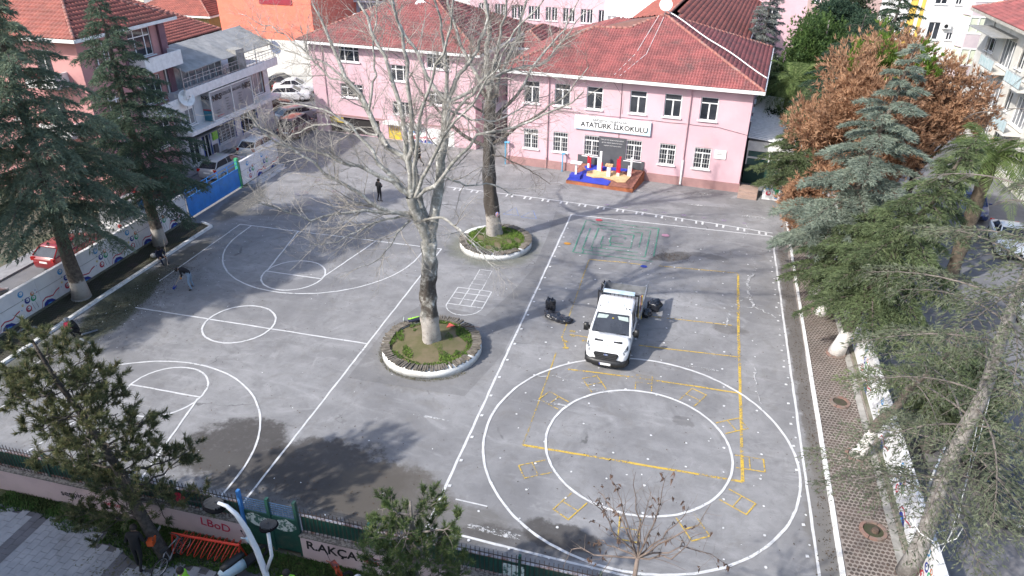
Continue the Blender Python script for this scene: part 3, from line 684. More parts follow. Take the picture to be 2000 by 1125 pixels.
def block(parent, x0, y0, x1, y1, z0, z1, wmat, wins=None, style='casement', name='wall', top=True, glass=None, frame=None, sill=True):
    """walls of a block with windows: wins = {side: [(u,z,w,h[,style[,glass]])]}"""
    b = MB(); wins = wins or {}
    for s_, fn in SIDES.items():
        m4, L = fn(x0, y0, x1, y1); ops = [o for o in wins.get(s_, []) if o[0] >= 0 and o[0]+o[2] <= L]
        wallside(b, m4, L, z0, z1, ops)
        for o in ops: window(parent, m4, *o[:4], style=o[4] if len(o) > 4 else style, glass=o[5] if len(o) > 5 else glass, frame=frame, sill=sill)
    if top: b.add([(x0, y0, z1), (x1, y0, z1), (x1, y1, z1), (x0, y1, z1)], [(0, 1, 2, 3)])
    return b.build(name, wmat, parent, False)
def dish(label, loc, r=.55, rz=0, group=None):
    t = thing('satellite_dish', label, 'satellite dish', loc, rz, group)
    b = MB(); b.smooth = True; ax = Matrix.Rotation(R(65), 3, 'X')
    b.lathe([(.001, 0), (r*.5, .04*r), (r*.85, .14*r), (r, .22*r), (r*1.02, .24*r), (r, .26*r), (r*.84, .19*r), (r*.4, .08*r), (.001, .05*r)], 24, (0, 0, .75), ax); b.build('reflector', WHITE, t)
    b = MB(); b.tube([(0, 0, 0), (0, .03, .72)], .025, 6); b.tube([(0, -.1, .45), (0, -r*.9, .75+r*.35)], .012, 5); b.cbox((0, -r*.95, .78+r*.36), (.08, .12, .08)); b.build('mast', STEEL, t)
    return t
def ac_unit(label, loc, rz, group='air conditioner boxes on the walls'):
    t = thing('air_conditioner', label, 'air conditioner', loc, rz, group)
    b = MB(); b.box(-.4, -.32, 0, .4, -.02, .56); b.build('casing', WHITE, t)
    b = MB(); b.lathe([(.2, 0), (.19, .02), (.001, .012)], 16, (-.1, -.325, .28), Matrix.Rotation(R(90), 3, 'X')); b.build('fan_grille', BLACK, t)
    return t
# ---------------- the school ----------------
sch = thing('school_building', 'two storey pink school with red hipped roof and a long name sign', 'school', (-14.3, 54.75, 0), R(-5.1))
Wd, Dp, Hh = 18.25, 15.3, 7.55
uc = (1.98, 4.42, 6.93, 10.22, 12.76, 15.34)
wins = {'S': [(u-.62, 5.1, 1.24, 1.68) for u in uc]+[(u-.6, 1.46, 1.2, 1.62, 'grille') for u in uc],
        'E': [(1.2+k*2.6, 5.1, 1.2, 1.6) for k in range(5)], 'W': [(1+k*2.8, z, 1.2, 1.6) for k in range(5) for z in (1.5, 5.1)]}
block(sch, 0, 0, Wd, Dp, 0, Hh, PINK, wins)
b = MB(); b.box(-.06, -.07, 0, Wd+.06, -.003, .66); b.box(Wd+.003, 0, 0, Wd+.06, Dp, .66); b.box(-.06, 0, 0, -.003, Dp, .66); b.build('plinth', PLINTH, sch)
z = 7.62; ov = .62; x0, x1, y0, y1 = -ov, Wd+ov, -ov, Dp+ov
eL, eR, bR, bL = (x0, y0, z), (x1, y0, z), (x1, y1, z), (x0, y1, z)
slope = .41; yp = (y0+y1)/2; zp = z+slope*(yp-y0); P_ = (x1-(yp-y0)*1.02, yp, zp)
RLy = y0+6.0; RL = (x0+6.0, RLy, z+slope*6.0); D_ = (P_[0]-2.4, y0+6.15, z+slope*6.15)
polys = [[eL, eR, P_, D_, RL], [eR, bR, P_], [bL, eL, RL, (x0+7.2, y1-6, z+slope*6)], [bR, bL, (x0+7.2, y1-6, z+slope*6), P_], [RL, D_, P_, (x0+7.2, y1-6, z+slope*6)]]
r = under(sch, polys); tiles('roof_tiles', polys, TILE, r)
for a, c in ((eL, RL), (RL, D_), (D_, P_), (P_, eR), (P_, bR), (bL, polys[2][3])): ridge(r, a, c)
b = MB(); b.box(x0-.1, y0-.12, z-.2, x1+.1, y0, z+.02); b.box(x1, y0, z-.2, x1+.12, y1, z+.02); b.box(x0-.12, y0, z-.2, x0, y1, z+.02); b.box(x0-.1, y0-.14, z-.06, x1+.1, y0-.12, z+.02); b.build('gutter', WHITE, sch)
b = MB(); b.box(x0+.01, y0+.01, z-.17, x1-.01, -.01, z-.145); b.box(Wd+.01, y0+.01, z-.17, x1-.01, y1, z-.145); b.box(x0+.01, -.01, z-.17, -.01, y1, z-.145); b.build('soffit', WHITE, sch)
for u, zt, w2 in ((3.35, 7.4, 0), (14.0, 7.4, 1)):
    b = MB(); b.tube([(u+.1, -.55, 7.45), (u, -.08, 7.1), (u, -.08, .5 if not w2 else 2.0)], .05, 8); b.build('downpipe', M('pink_pipe', (.5, .32, .35), None, 2, .6), sch)
    if w2: b = MB(); b.tube([(u, -.1, 2.0), (u, -.1, .25), (u, -.22, .1)], .075, 8); b.build('downpipe_shoe', WHITE, sch)
    else: b = MB(); b.tube([(u, -.1, .9), (u, -.1, .05)], .06, 8); b.build('downpipe_shoe', M('plum_pipe', (.33, .2, .2), None, 2, .6), sch)
b = MB(); b.tube([(0.1, -.02, 4.95)]+[(k*1.15, -.03, 4.72-.03*(k % 2)) for k in range(1, 15)]+[(Wd, -.02, 4.35)], .014, 4); b.tube([(8.95, -.03, 7.4), (8.97, -.03, 4.7), (9.0, -.03, 3.1)], .02, 4); b.tube([(8.3, -.7, 7.6), (9.0, -.2, 6.4), (9.1, -.04, 5.0)], .012, 4)
b.build('wall_cable', M('cable', (.07, .05, .06), None, 3, .7), sch)
for (a, c) in (((P_[0]+.3, P_[1]-.2, P_[2]+.25), (x1-.05, y0+4.6, z+.2)), ((P_[0]+.5, P_[1]+.4, P_[2]+.25), (x1-.2, y1-4, z+.35))):
    pass
b = MB(); q0 = Vector((P_[0]+.2, P_[1], P_[2]+.2)); q1 = Vector((x1+.02, y0+3.6, z+.12)); b.tube([q0.lerp(q1, k/12)+Vector((0, 0, .08+.05*math.sin(k))) for k in range(13)], .045, 6)
b.tube([(8.2, y0, z+.05), (9.3, y0+3, z+1.3), (P_[0]-.4, P_[1]-.6, P_[2])], .016, 4); b.tube([(8.6, y0, z+.05), (10.1, y0+3, z+1.33), (P_[0], P_[1]-.6, P_[2]-.1)], .016, 4)
b.build('roof_cable', WHITE, sch)
SCH = Matrix.Translation((-14.3, 54.75, 0)) @ RZ(R(-5.1))
# name board
t = thing('name_sign', 'long white and pale blue name board of the school above the ground floor windows', 'sign'); t.matrix_world = SCH @ T(8.45, -.12, 4.07)
b = MB(); b.box(-2.92, -.06, -.52, 2.92, .06, .52); b.build('board', M('sign_blue', (.5, .68, .78), (.62, .76, .82), 1.2, .4), t)
b = MB(); b.poly([(-2.2+.0, -.066, -.4)]+[(2.25+.45*math.cos(R(a)), -.066, .4*math.sin(R(a))) for a in range(-90, 91, 15)]+[(-2.2, -.066, .4)]+[(-2.3-.45*math.cos(R(a)), -.066, .4*math.sin(R(a))) for a in range(90, -91, -15)]); b.build('face', M('sign_white', (.82, .82, .8), (.78, .79, .8), 1, .4), t, False)
INK = M('black_lettering', (.02, .02, .022), None, 3, .5); GREY = M('grey_lettering', (.2, .2, .2), None, 3, .5)
text('ATATÜRK İLKOKULU', .53, INK, t, T(.15, -.075, -.13) @ UPX, bold=.012)
text('SAKARYA - ADAPAZARI', .25, GREY, t, T(-.15, -.075, .27) @ UPX, bold=.006)
# grey message panel behind the platform
t = thing('message_panel', 'dark grey stepped wall panel with small white writing behind the platform', 'panel'); t.matrix_world = SCH @ T(8.5, -.02, 0)
GP = M('slate_grey_paint', (.085, .09, .1), (.07, .074, .085), 1.5, .7)
b = MB(); b.box(-1.0, -.07, 1.48, 1.1, -.01, 3.12); b.box(-2.6, -.075, .72, 2.62, -.01, 1.475); b.build('board', GP, t)
CH = M('chalk_white', (.7, .7, .7), None, 3, .7)
text('"Beni görmek demek mutlaka yüzümü', .115, CH, t, T(.05, -.08, 2.9) @ UPX); text('görmek değildir. Benim fikirlerimi,', .115, CH, t, T(.05, -.08, 2.68) @ UPX); text('duygularımı anlıyorsanız bu kâfidir."', .1, CH, t, T(.1, -.08, 2.46) @ UPX)
t = thing('wall_plaque', 'small white plaque beside the rightmost ground floor window', 'plaque'); t.matrix_world = SCH @ T(16.6, -.03, 2.72)
b = MB(); b.box(-.42, -.04, -.33, .42, 0, .33); b.build('plate', WHITE, t); b = MB(); b.box(-.2, -.045, .12, .2, -.041, .15); b.box(-.3, -.045, 0, .3, -.041, .03); b.build('print', GREY, t)
# window stickers seen in two upper windows
# basket/pipe posts on the facade foot
for u, hgt_ in ((-.05, 1.9), (4.75, 1.5)):
    b = MB(); b.M = SCH; b.tube([(u, -.35, 0), (u, -.35, hgt_)], .05, 8); b.box(u-.06, -.5, hgt_-.06, u+.35 if u < 0 else u+.18, -.2, hgt_); tag(b.build('blue_post', M('light_blue_paint', (.12, .4, .62), None, 2, .5)), 'light blue post at the %s' % ('left corner of the pink school' if u < 0 else 'foot of the wall between two grilled windows'), 'post')
# steps and side porch on the right
t = thing('entrance_steps', 'short flight of pinkish concrete steps at the right corner of the school', 'steps'); t.matrix_world = SCH @ T(18.3, -.2, 0)
for k in range(3): b = MB(); b.box(0, -1.0+k*.35, k*.17, 1.35, .6, (k+1)*.17); b.build('step', M('pinkish_concrete', (.35, .25, .21), (.27, .2, .17), 2, .85, bump=.2), t)
t = thing('side_annex', 'low green glazed side building with ribbed metal roof beside the school', 'annex'); t.matrix_world = SCH @ T(18.4, 2.2, 0)
DG = M('dark_green_cladding', (.015, .055, .045), (.012, .04, .035), 2, .5)
b = MB(); b.box(0, 0, 0, 3.4, 11, 1.5); b.build('lower_wall', DG, t)
b = MB(); b.box(0, .02, 1.5, 3.4, 11, 2.6); b.build('glazing', M('green_glass', (.02, .08, .075), (.03, .11, .1), 1, .1), t)
b = MB(); b.box(-.02, -.08, 2.6, 3.6, 11, 3.35)
for z_ in (2.0,): b.box(0, -.03, z_, 3.4, .02, z_+.14)
for x_ in (0, 1.6, 3.3): b.box(x_, -.035, 1.5, x_+.1, .02, 2.6)
b.build('fascia', WHITE, t)
cor = M('corrugated_steel', (.42, .43, .45), (.34, .35, .37), 2, .5, 0)
b = MB(); n = 26; v = []
for k in range(n*2+1): x_ = -.1+k*.072; z_ = .04 if k % 2 else 0; v += [(x_, -.2, 3.38+z_), (x_, 11.2, 4.0+z_)]
# ribs run across the slope
v = []; m = 19
for k in range(m*2+1): y_ = -.25+k*.3; z_ = 3.4+.05*y_+(.2 if k % 2 else 0); v += [(-.1, y_, z_+.25), (3.75, y_, z_-.1)]
b.add([(-.1, -.25, 3.6), (3.75, -.25, 3.3), (3.75, 11.2, 3.85), (-.1, 11.2, 4.15)], [(0, 1, 2, 3)]); rfo = b.build('roof', cor, t, False)
for k in range(30):  # ribs coloured white to stand in for lit ridges on the grey sheet
    y_ = -.2+k*.38; dz = .048*y_; rb_ = MB(); rb_.add([(-.1, y_, 3.61+dz), (3.75, y_, 3.31+dz), (3.75, y_+.17, 3.31+dz), (-.1, y_+.17, 3.61+dz), (-.1, y_+.03, 3.7+dz), (3.75, y_+.03, 3.4+dz), (3.75, y_+.14, 3.4+dz), (-.1, y_+.14, 3.7+dz)], [(4, 5, 6, 7), (0, 1, 5, 4), (2, 3, 7, 6)]); rb_.build('rib', WHITE, rfo, False)
b = MB(); b.box(-1.4, .6, 0, -.05, .7, 2.2); b.build('handrail', STEEL, t) if False else None
# painted low wall at right of the steps
t = thing('painted_panel_wall', 'white low wall with child figure, balloons and red letters right of the steps', 'wall'); t.matrix_world = SCH @ T(20.0, -.75, 0)
b = MB(); b.box(0, 0, 0, 5.2, .15, 1.15); b.build('wall_face', PW, t)
b = MB()
for i in range(2): mural_unit(b, .1+i*2.5, 1.15)
b.cur = 2; b.poly([(.85, -.02, .45), (1.05, -.02, .45), (1.08, -.02, .85), (.82, -.02, .85)]); b.cur = 0; b.poly([(.86, -.02, .12), (1.04, -.02, .12), (1.04, -.02, .45), (.86, -.02, .45)]); b.cur = 4; b.poly([(.95+.1*math.cos(k*.8), -.02, .97+.1*math.sin(k*.8)) for k in range(8)])
b.build('painted_mural', list(BC.values()), t, False); text('HABI', .42, BC['red'], t, T(2.0, -.03, .62) @ UPX, bold=.015)
# rear wing and rear block
rw = thing('school_rear_wing', 'rear school wing with bright orange red tiled roof behind the peak', 'school wing'); rw.matrix_world = SCH @ T(4.6, Dp+.4, 0)
block(rw, 0, 0, 11.6, 32, 0, 7.4, PINK, {'E': [(2+k*3, 5, 1.3, 1.6) for k in range(9)]})
zr = 7.45; c = [(-.5, -2.2, zr), (12.1, -2.2, zr), (12.1, 32.5, zr), (-.5, 32.5, zr)]; A_ = (5.6, -6.6, zr+3.05); B_ = (5.8, 27, zr+3.3)
polys = [[c[1], c[2], B_, (6.4, -5.6, zr+3.05)], [c[3], c[0], (5.6, -4.6, zr+3.05), B_], [c[2], c[3], B_]]
r = under(rw, polys); tiles('roof_tiles', polys, TILE2, r, .3, .42); ridge(r, (5.6, -4.6, zr+3.1), B_)
b = MB(); b.box(12.1, -2.2, zr-.2, 12.2, 32.5, zr); b.build('gutter', WHITE, rw)
rb = thing('rear_pink_block', 'long three storey pink block behind the school with tall narrow windows', 'school block'); rb.matrix_world = T(-31, 98.5, 0) @ RZ(R(-5.1))
wl = []
for k in range(10):
    for z_ in (1.2, 4.4, 7.6): wl += [(1.2+k*2.35, z_, .75, 1.7, 'double'), (2.05+k*2.35, z_, .75, 1.7, 'double')]
block(rb, 0, 0, 26, 12, 0, 11, PINK, {'S': wl}); hip(rb, 0, 0, 26, 12, 11.1, .6, 22, TILE)
pw = MB(); pw.box(18.4, -.05, 3.2, 26.5, -.01, 8.6); pw.build('white_wall_field', WHITE, rb)
t = thing('grey_plaque', 'grey square plaque with a pale shape on the rear block', 'plaque'); t.matrix_world = T(-31, 98.5, 0) @ RZ(R(-5.1)) @ T(19.4, -.08, 4.7)
b = MB(); b.box(-.55, -.04, -.8, .55, 0, .8); b.build('plate', M('plaque_grey', (.25, .25, .26), None, 2, .6), t)
b = MB(); b.poly([(-.15, -.05, -.7), (.2, -.05, -.7), (.32, -.05, -.1), (.1, -.05, .3), (.25, -.05, .6), (-.1, -.05, .7), (-.2, -.05, .2)]); b.build('relief', WHITE, t, False)
rc = thing('rear_pink_house', 'small pink building with one white window behind the right roof end', 'house'); rc.matrix_world = T(2.5, 99, 0) @ RZ(R(-5.1))
block(rc, 0, 0, 9, 8, 0, 9, PINK, {'S': [(4.4, 4.9, 1.5, 2.2, 'double'), (1.5, 4.9, 1.5, 2.2, 'double')]}); hip(rc, 0, 0, 9, 8, 9.1, .5, 22)
# left school block, three storeys with an open ground floor
lb = thing('school_left_block', 'three storey pink school block with dark open ground floor and yellow door', 'school', (-33.3, 58.7, 0), R(-5.1))
wl = [(2.95, 6.45, 2.0, 1.3, 'triple'), (11.3, 6.5, 2.1, 1.25, 'triple'), (2.8, 3.35, 2.2, 1.2, 'triple'), (11.35, 3.5, 2.1, 1.15, 'triple'), (7.9, 5.2, 1.6, 1.35, 'triple'), (7.85, 2.35, 1.6, 1.1, 'triple')]
op = [(1.3, .02, 5.1, 1.5), (7.25, .02, 1.3, 1.35)]
b = MB(); m4, L = SIDES['S'](0, 0, 15.6, 13); wallside(b, m4, L, 0, 7.9, wl+op, .2)
for u, z_, w_, h_, st in wl: window(lb, m4, u, z_, w_, h_, st)
for s_ in 'ENW':
    m4_, L_ = SIDES[s_](0, 0, 15.6, 13); ww = [(1.5+k*3, z_, 1.4, 1.3) for k in range(3) for z_ in (2.6, 5.6)] if s_ == 'E' else []
    wallside(b, m4_, L_, 0, 7.9, ww)
    for u, z_, w_, h_ in ww: window(lb, m4_, u, z_, w_, h_)
b.build('wall', PINK, lb, False)
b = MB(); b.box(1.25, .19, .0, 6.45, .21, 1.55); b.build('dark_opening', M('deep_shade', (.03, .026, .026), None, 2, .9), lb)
YB = M('yellow_gate_paint', (.7, .5, .03), (.55, .4, .05), 2, .6)
dr = MB(); dr.box(7.27, .05, .02, 8.53, .12, .75); dr = dr.build('door', YB, lb); b = MB()
for k in range(7): b.box(7.3+k*.2, .06, .75, 7.36+k*.2, .1, 1.34)
b.build('door_bars', YB, dr)
b = MB(); b.box(1.3, .1, .95, 2.7, .15, 1.45); b.build('yellow_blind', YB, lb)
b = MB(); b.box(-.03, -.05, 1.62, 7.1, -.003, 1.75); b.box(8.8, -.05, 1.62, 15.6, -.003, 1.72); b.build('string_course', PLINTH, lb)
b = MB(); b.box(7.0, -.5, 1.45, 10.6, -.004, 1.7); b.box(8.65, -.03, 0, 13.6, -.003, 1.4); b.build('white_ground_field', WHITE, lb)
b = MB()
for i in range(2): mural_unit(b, 8.7+i*.9, 1.3)
b.M = T(0, -.03, 0); mu = b; mu.M = Matrix(); o = mu.build('painted_mural', list(BC.values()), lb, False); o.location.y = -.05
hip(lb, 0, 0, 15.6, 13, 8.05, .7, 24)
for u in (1.35, 11.0): b = MB(); b.tube([(u, -.06, 7.9), (u, -.06, .1)], .05, 6); b.build('downpipe', M('pink_pipe', (.5, .32, .35)), lb)
dish('white satellite dish on a pole on the left school roof', (-24.4, 63.2, 9.8), .52, .3)
dish('white satellite dish standing at the peak of the main school roof', tuple(SCH @ Vector((P_[0], P_[1]-.2, P_[2]))), .5, .2)
t = thing('roof_hatch', 'small white roof hatch in the tiles of the left school roof', 'roof hatch', (-30.2, 62.3, 9.35), R(-5)); b = MB(); b.box(-.5, -.5, 0, .5, .5, .22, Matrix.Rotation(R(20), 4, 'X')); b.build('frame', WHITE, t)
# dark link between the two school blocks
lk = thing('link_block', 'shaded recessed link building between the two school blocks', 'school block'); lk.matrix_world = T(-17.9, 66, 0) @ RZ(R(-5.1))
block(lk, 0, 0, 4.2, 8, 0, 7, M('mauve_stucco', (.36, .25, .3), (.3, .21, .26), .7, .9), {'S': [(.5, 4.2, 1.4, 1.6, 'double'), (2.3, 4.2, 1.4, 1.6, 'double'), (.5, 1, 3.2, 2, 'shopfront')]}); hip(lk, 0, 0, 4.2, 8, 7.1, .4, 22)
b = MB(); b.M = T(-17.6, 60.5, 0) @ RZ(R(-5.1)); b.box(0, 0, 2.4, 3, 4, 2.55)
for x_ in (0, 2.9): b.box(x_, 0, 0, x_+.1, .1, 2.4)
tag(b.build('entrance_canopy', WHITE), 'flat white canopy in the gap between the school blocks', 'canopy')
# ---------------- buildings along the left street ----------------
SAL = M('salmon_stucco', (.52, .26, .25), (.44, .22, .22), .8, .9, bump=.15)
MAU = M('mauve_trim', (.2, .1, .13), None, 3, .7)
WST = M('white_stucco', (.68, .68, .7), (.58, .58, .61), .8, .85, grime=(.42, .42, .43), gs=.7)
BRN = M('brown_window_frame', (.09, .035, .025), None, 3, .5)
h1 = thing('pink_house', 'tall salmon pink house with red hipped roof and white balconies at the top left', 'house', (-53, 38.9, 0))
block(h1, 0, 0, 14.6, 8.2, 0, 11.15, SAL, {'S': [(8, 8.9, 1.4, 1.5), (11.2, 8.7, 1.2, 1.7, 'double'), (8, 5.6, 1.4, 1.5), (11.2, 5.6, 1.2, 1.6, 'double'), (11.2, 2.2, 1.2, 1.6, 'double')],
      'E': [(1.2, 9.1, 1.5, 1.6, 'triple'), (4.6, 9.0, 2.3, 1.9, 'triple'), (4.6, 5.7, 2.3, 1.9, 'triple'), (1.2, 5.7, 1.5, 1.6, 'triple'), (1.2, 2.4, 1.5, 1.6), (4.6, 2.4, 2.3, 1.9, 'triple')]})
hip(h1, 0, 0, 14.6, 8.2, 11.3, .75, 27, TILE2, WHITE, .3, .42)
for z_ in (8.3, 5.0):
    b = MB(); b.box(14.6, 4.2, z_-.15, 15.9, 8.1, z_); b.box(15.8, 4.2, z_, 15.9, 8.1, z_+.85); b.box(14.6, 4.2, z_, 15.8, 4.3, z_+.85); b.box(14.6, 8.0, z_, 15.8, 8.1, z_+.85); b.build('balcony', WHITE, h1)
    b = MB(); b.box(11, -1.1, z_-.1, 13.4, 0, z_); b.box(11, -1.1, z_, 13.4, -1.0, z_+.8); b.box(13.3, -1.0, z_, 13.4, 0, z_+.8); b.build('balcony', WHITE, h1)
b = MB(); b.box(14.62, 7.6, 0, 14.8, 8.25, 11.1); b.box(14.61, 3.9, 0, 14.7, 4.1, 11.1); b.build('corner_trim', MAU, h1)
b = MB(); b.box(11.2, -1.15, 9.15, 12.8, -1.02, 9.3); b.box(11.3, -1.25, 8.9, 12.6, -1.12, 9.12); tag(b.build('red_rug', M('red_cloth', (.35, .02, .03), None, 4, .9)), 'dark red rug hung over the balcony edge of the salmon pink house', 'rug').location = (-53, 38.9, 0)
dish('round dish on the side wall of the salmon pink house', (-36.9, 46.2, 5.0), .62, 1.2)
# low tiled roof between the two houses
h2 = thing('low_house', 'small house with red tiled lean-to roof behind the grey canopy', 'house', (-49.2, 47.9, 0))
block(h2, 0, 0, 8.2, 8.6, 0, 8.6, SAL); polys = [[(8.8, -.2, 8.8), (8.8, 9.0, 8.8), (-.5, 9.0, 11.0), (-.5, -.2, 11.0)]]
r = under(h2, polys); tiles('roof_tiles', polys, TILE2, r, .3, .45); ridge(r, (8.8, 9.0, 8.8), (-.5, 9.0, 11.0))
# white salon building
wb = thing('white_salon_building', 'white two storey salon building with a grey canopy over its roof terrace', 'building', (-46, 46.3, 0), R(-1))
dm = M('blue_window_frame', (.03, .07, .35), None, 3, .5)
block(wb, 0, 0, 8.3, 12.2, 0, 6.05, WST, {'E': [(8.7, 3.5, 2.6, 2.1, 'shopfront', GLASSC), (.6, 3.4, 1.1, 1.9, 'double', GLASSC), (3.9, .9, 2.4, 1.6, 'shopfront'), (1.9, .3, .95, 2.3, 'double'), (.3, .3, 1.2, 2.6, 'double'), (7.2, .8, 2.4, 1.8, 'shopfront')]})
b = MB(); b.M = T(8.3, 0, 0) @ RZ(math.pi/2)
b.box(8.6, -.04, 3.42, 8.72, .02, 5.68); b.box(11.28, -.04, 3.42, 11.4, .02, 5.68); b.box(8.6, -.04, 5.6, 11.4, .02, 5.72); b.box(8.6, -.04, 3.4, 11.4, .02, 3.5); b.build('brown_window_surround', BRN, wb)
b = MB(); b.M = T(8.3, 0, 0) @ RZ(math.pi/2)
for u0_, u1_, z0_, z1_ in ((3.85, 6.35, .85, 2.55), (1.85, 2.9, .25, 2.65), (7.15, 9.65, .75, 2.65)):
    b.box(u0_, -.03, z0_, u0_+.08, .02, z1_); b.box(u1_-.08, -.03, z0_, u1_, .02, z1_); b.box(u0_, -.03, z1_-.08, u1_, .02, z1_)
b.build('blue_window_surround', dm, wb)
b = MB(); b.M = T(8.3, 0, 0) @ RZ(math.pi/2)
for k in range(14): b.box(3.9+k*.18, -.12, .9, 3.92+k*.18, -.1, 2.5)
for k in range(7): b.box(3.9, -.125, .95+k*.25, 6.3, -.1, .97+k*.25)
b.build('window_bars', WHITE, wb)
b = MB(); b.box(8.3, -.3, 2.95, 9.3, 12.3, 3.25); b.box(8.25, -.1, 5.75, 9.35, 12.4, 6.05); b.box(9.2, -.1, 6.05, 9.35, 12.4, 6.4); b.build('slab_edge', WHITE, wb)
# projecting salon bay with lettering
b = MB(); b.box(8.31, 2.7, 3.26, 9.15, 8.3, 5.55); bay = b.build('salon_bay', M('bay_grey', (.33, .33, .34), (.27, .27, .285), 1, .5), wb)
b = MB()
for y_ in (2.66, 5.45, 8.25): b.box(9.1, y_, 3.26, 9.19, y_+.08, 5.58)
b.box(9.1, 2.66, 5.5, 9.19, 8.33, 5.6); b.box(9.1, 2.66, 3.26, 9.19, 8.33, 3.34); b.build('bay_frame', WHITE, bay)
EM = T(9.2, 0, 0) @ RZ(math.pi/2)
text('NRS', .62, INK, bay, EM @ T(3.5, 0, 5.0) @ UPX, bold=.015); text('NRS', .62, INK, bay, EM @ T(7.55, 0, 5.05) @ UPX, bold=.015)
text('GÜZELLİK', .34, INK, bay, EM @ T(4.65, 0, 5.1) @ UPX); text('SALONU', .34, INK, bay, EM @ T(6.2, 0, 5.1) @ UPX)
b = MB(); b.M = EM
for cx_ in (4.75, 6.5):
    for k in range(5): b.box(cx_-.25+.05*(k % 2), -.012, 4.65-k*.22, cx_+.25-.07*(k % 3), -.004, 4.71-k*.22)
b.box(3.2, -.012, 4.0, 3.6, -.004, 4.05); b.box(3.2, -.012, 3.8, 3.7, -.004, 3.85)
b.build('small_print', GREY, bay)
b = MB(); b.M = EM; b.box(3.2, -.012, 3.55, 4.0, -.004, 3.6); b.build('red_print', BC['red'], bay)
text('NRS', .42, INK, bay, T(8.75, 2.69, 5.1) @ UPX, bold=.012)
b = MB(); b.box(8.35, 2.68, 3.3, 9.1, 2.695, 4.1); b.build('teal_print', M('teal_print', (.05, .2, .27), None, 3, .5), bay); b = MB(); b.box(8.35, 2.67, 4.12, 9.1, 2.69, 4.2); b.build('red_print', BC['red'], bay)
# roof terrace: railing, partitions, canopy
b = MB(); yy = [(-.1, 6.9), (7.9, 12.3)]
for a, c in yy:
    for z_ in (6.5, 6.95, 7.2): b.tube([(9.28, a, z_), (9.28, c, z_)], .022, 5)
    n = int((c-a)/.45)
    for k in range(n+1): y_ = a+(c-a)*k/n; b.tube([(9.28, y_, 6.4), (9.28, y_, 7.2)], .016, 4)
for y_ in (0, 6.9, 9.5, 12.2): b.tube([(9.2, y_, 6.4), (9.2, y_, 8.0)], .04, 6)
b.build('terrace_railing', STEEL, wb)
b = MB(); b.box(8.3, 6.9, 6.06, 9.25, 7.9, 8.0); b.build('chimney_stack', CONC, wb)
b = MB(); b.box(7.6, .1, 6.06, 7.7, 6.8, 7.9); b.build('terrace_glazing', GLASSC, wb)
b = MB()
for k in range(9): b.box(7.71, .1+k*.82, 6.06, 7.75, .18+k*.82, 7.9)
b.build('terrace_mullion', WHITE, wb)
b = MB(); n = 24; V_ = []
for k in range(n+1):
    y_ = .5+k*11.9/n; q = .035*math.sin(k*1.7)
    V_.append([(9.15+.06*math.sin(k*.6), y_, 7.6+q*.5), (7.6, y_, 8.2+q), (5.9, y_+.2, 8.85-q*.4), (5.9, y_+.2, 8.8-q*.4), (7.6, y_, 8.15+q), (9.15+.06*math.sin(k*.6), y_, 7.54+q*.5)])
b.loft(V_); b.build('canopy_roof', M('grey_membrane', (.3, .295, .29), (.22, .218, .215), 1.2, .9, bump=.5, bscale=6), wb)
b = MB(); b.box(8.35, 3.0, .1, 8.5, 3.45, 1.2); b.box(8.32, .15, 2.62, 9.3, 3.5, 2.7); b.build('awning', M('dull_awning', (.16, .15, .15), None, 3, .8), wb)
b = MB(); b.box(8.33, 3.1, 1.55, 8.42, 3.75, 2.75); tag(b.build('green_sign', M('lime_sign', (.22, .55, .05), (.3, .6, .1), 2, .5)), 'small lime green sign beside the blue framed door of the white salon', 'sign').matrix_world = wb.matrix_world if False else T(-46, 46.3, 0) @ RZ(R(-1))
dish('grey dish at the far end of the white salon terrace', (-36.6, 58.6, 6.4), .6, 1.4)
for k, (y_, z_) in enumerate(((47.6, .35), )):
    b = MB(); b.box(-37.6, 47.2, .09, -36.95, 52.5, .22); b.box(-37.6, 47.6, .22, -37.2, 50.8, .36); tag(b.build('door_steps', CONC), 'low concrete steps in front of the white salon doors', 'steps')
# orange and white party wall house
oh = thing('orange_house', 'large house with bright orange upper wall above a plain white lower wall', 'house', (-52.5, 74, 0))
b = MB(); b.box(0, 0, 0, 12, 14, 4.7); b.build('white_wall', M('off_white_wall', (.6, .6, .57), (.5, .5, .48), .6, .9, grime=(.42, .42, .4)), oh)
b = MB(); b.box(.02, .02, 4.7, 11.4, 14, 13); b.build('orange_wall', M('orange_stucco', (.76, .2, .13), (.68, .17, .11), .6, .85, grime=(.7, .26, .19)), oh)
b = MB(); b.box(5.3, -.06, 8.4, 9.2, .015, 9.4); b.build('dark_red_band', M('dark_red_paint', (.28, .02, .04), None, 2, .7), oh)
b = MB(); b.box(-.05, -.05, 13, 11.5, 14, 13.2); b.build('roof', TILE, oh)
gh = thing('grey_house', 'grey white house with one pale framed window between orange wall and school roof', 'house', (-46.8, 84.5, 0), R(4))
block(gh, 0, 0, 11, 9, 0, 7.6, M('grey_white_stucco', (.42, .43, .46), (.36, .37, .4), 1, .9), {'S': [(2.4, 5.0, 1.3, 1.8, 'double'), (6, 5.0, 1.3, 1.8, 'double')]}); hip(gh, 0, 0, 11, 9, 7.7, .5, 25, TILE)
yh = thing('yellow_house', 'small mustard yellow house with red roof and brown door behind dark bushes', 'house', (-70, 82, 0), R(2))
block(yh, 0, 0, 10, 7, 0, 5.3, M('mustard_stucco', (.4, .3, .13), (.32, .25, .12), 1, .9), {'S': [(5.5, 2.5, 1.2, 2.2, 'double', None), (8, 2.8, .9, 1.2)]}); hip(yh, 0, 0, 10, 7, 5.4, .7, 28, TILE2)
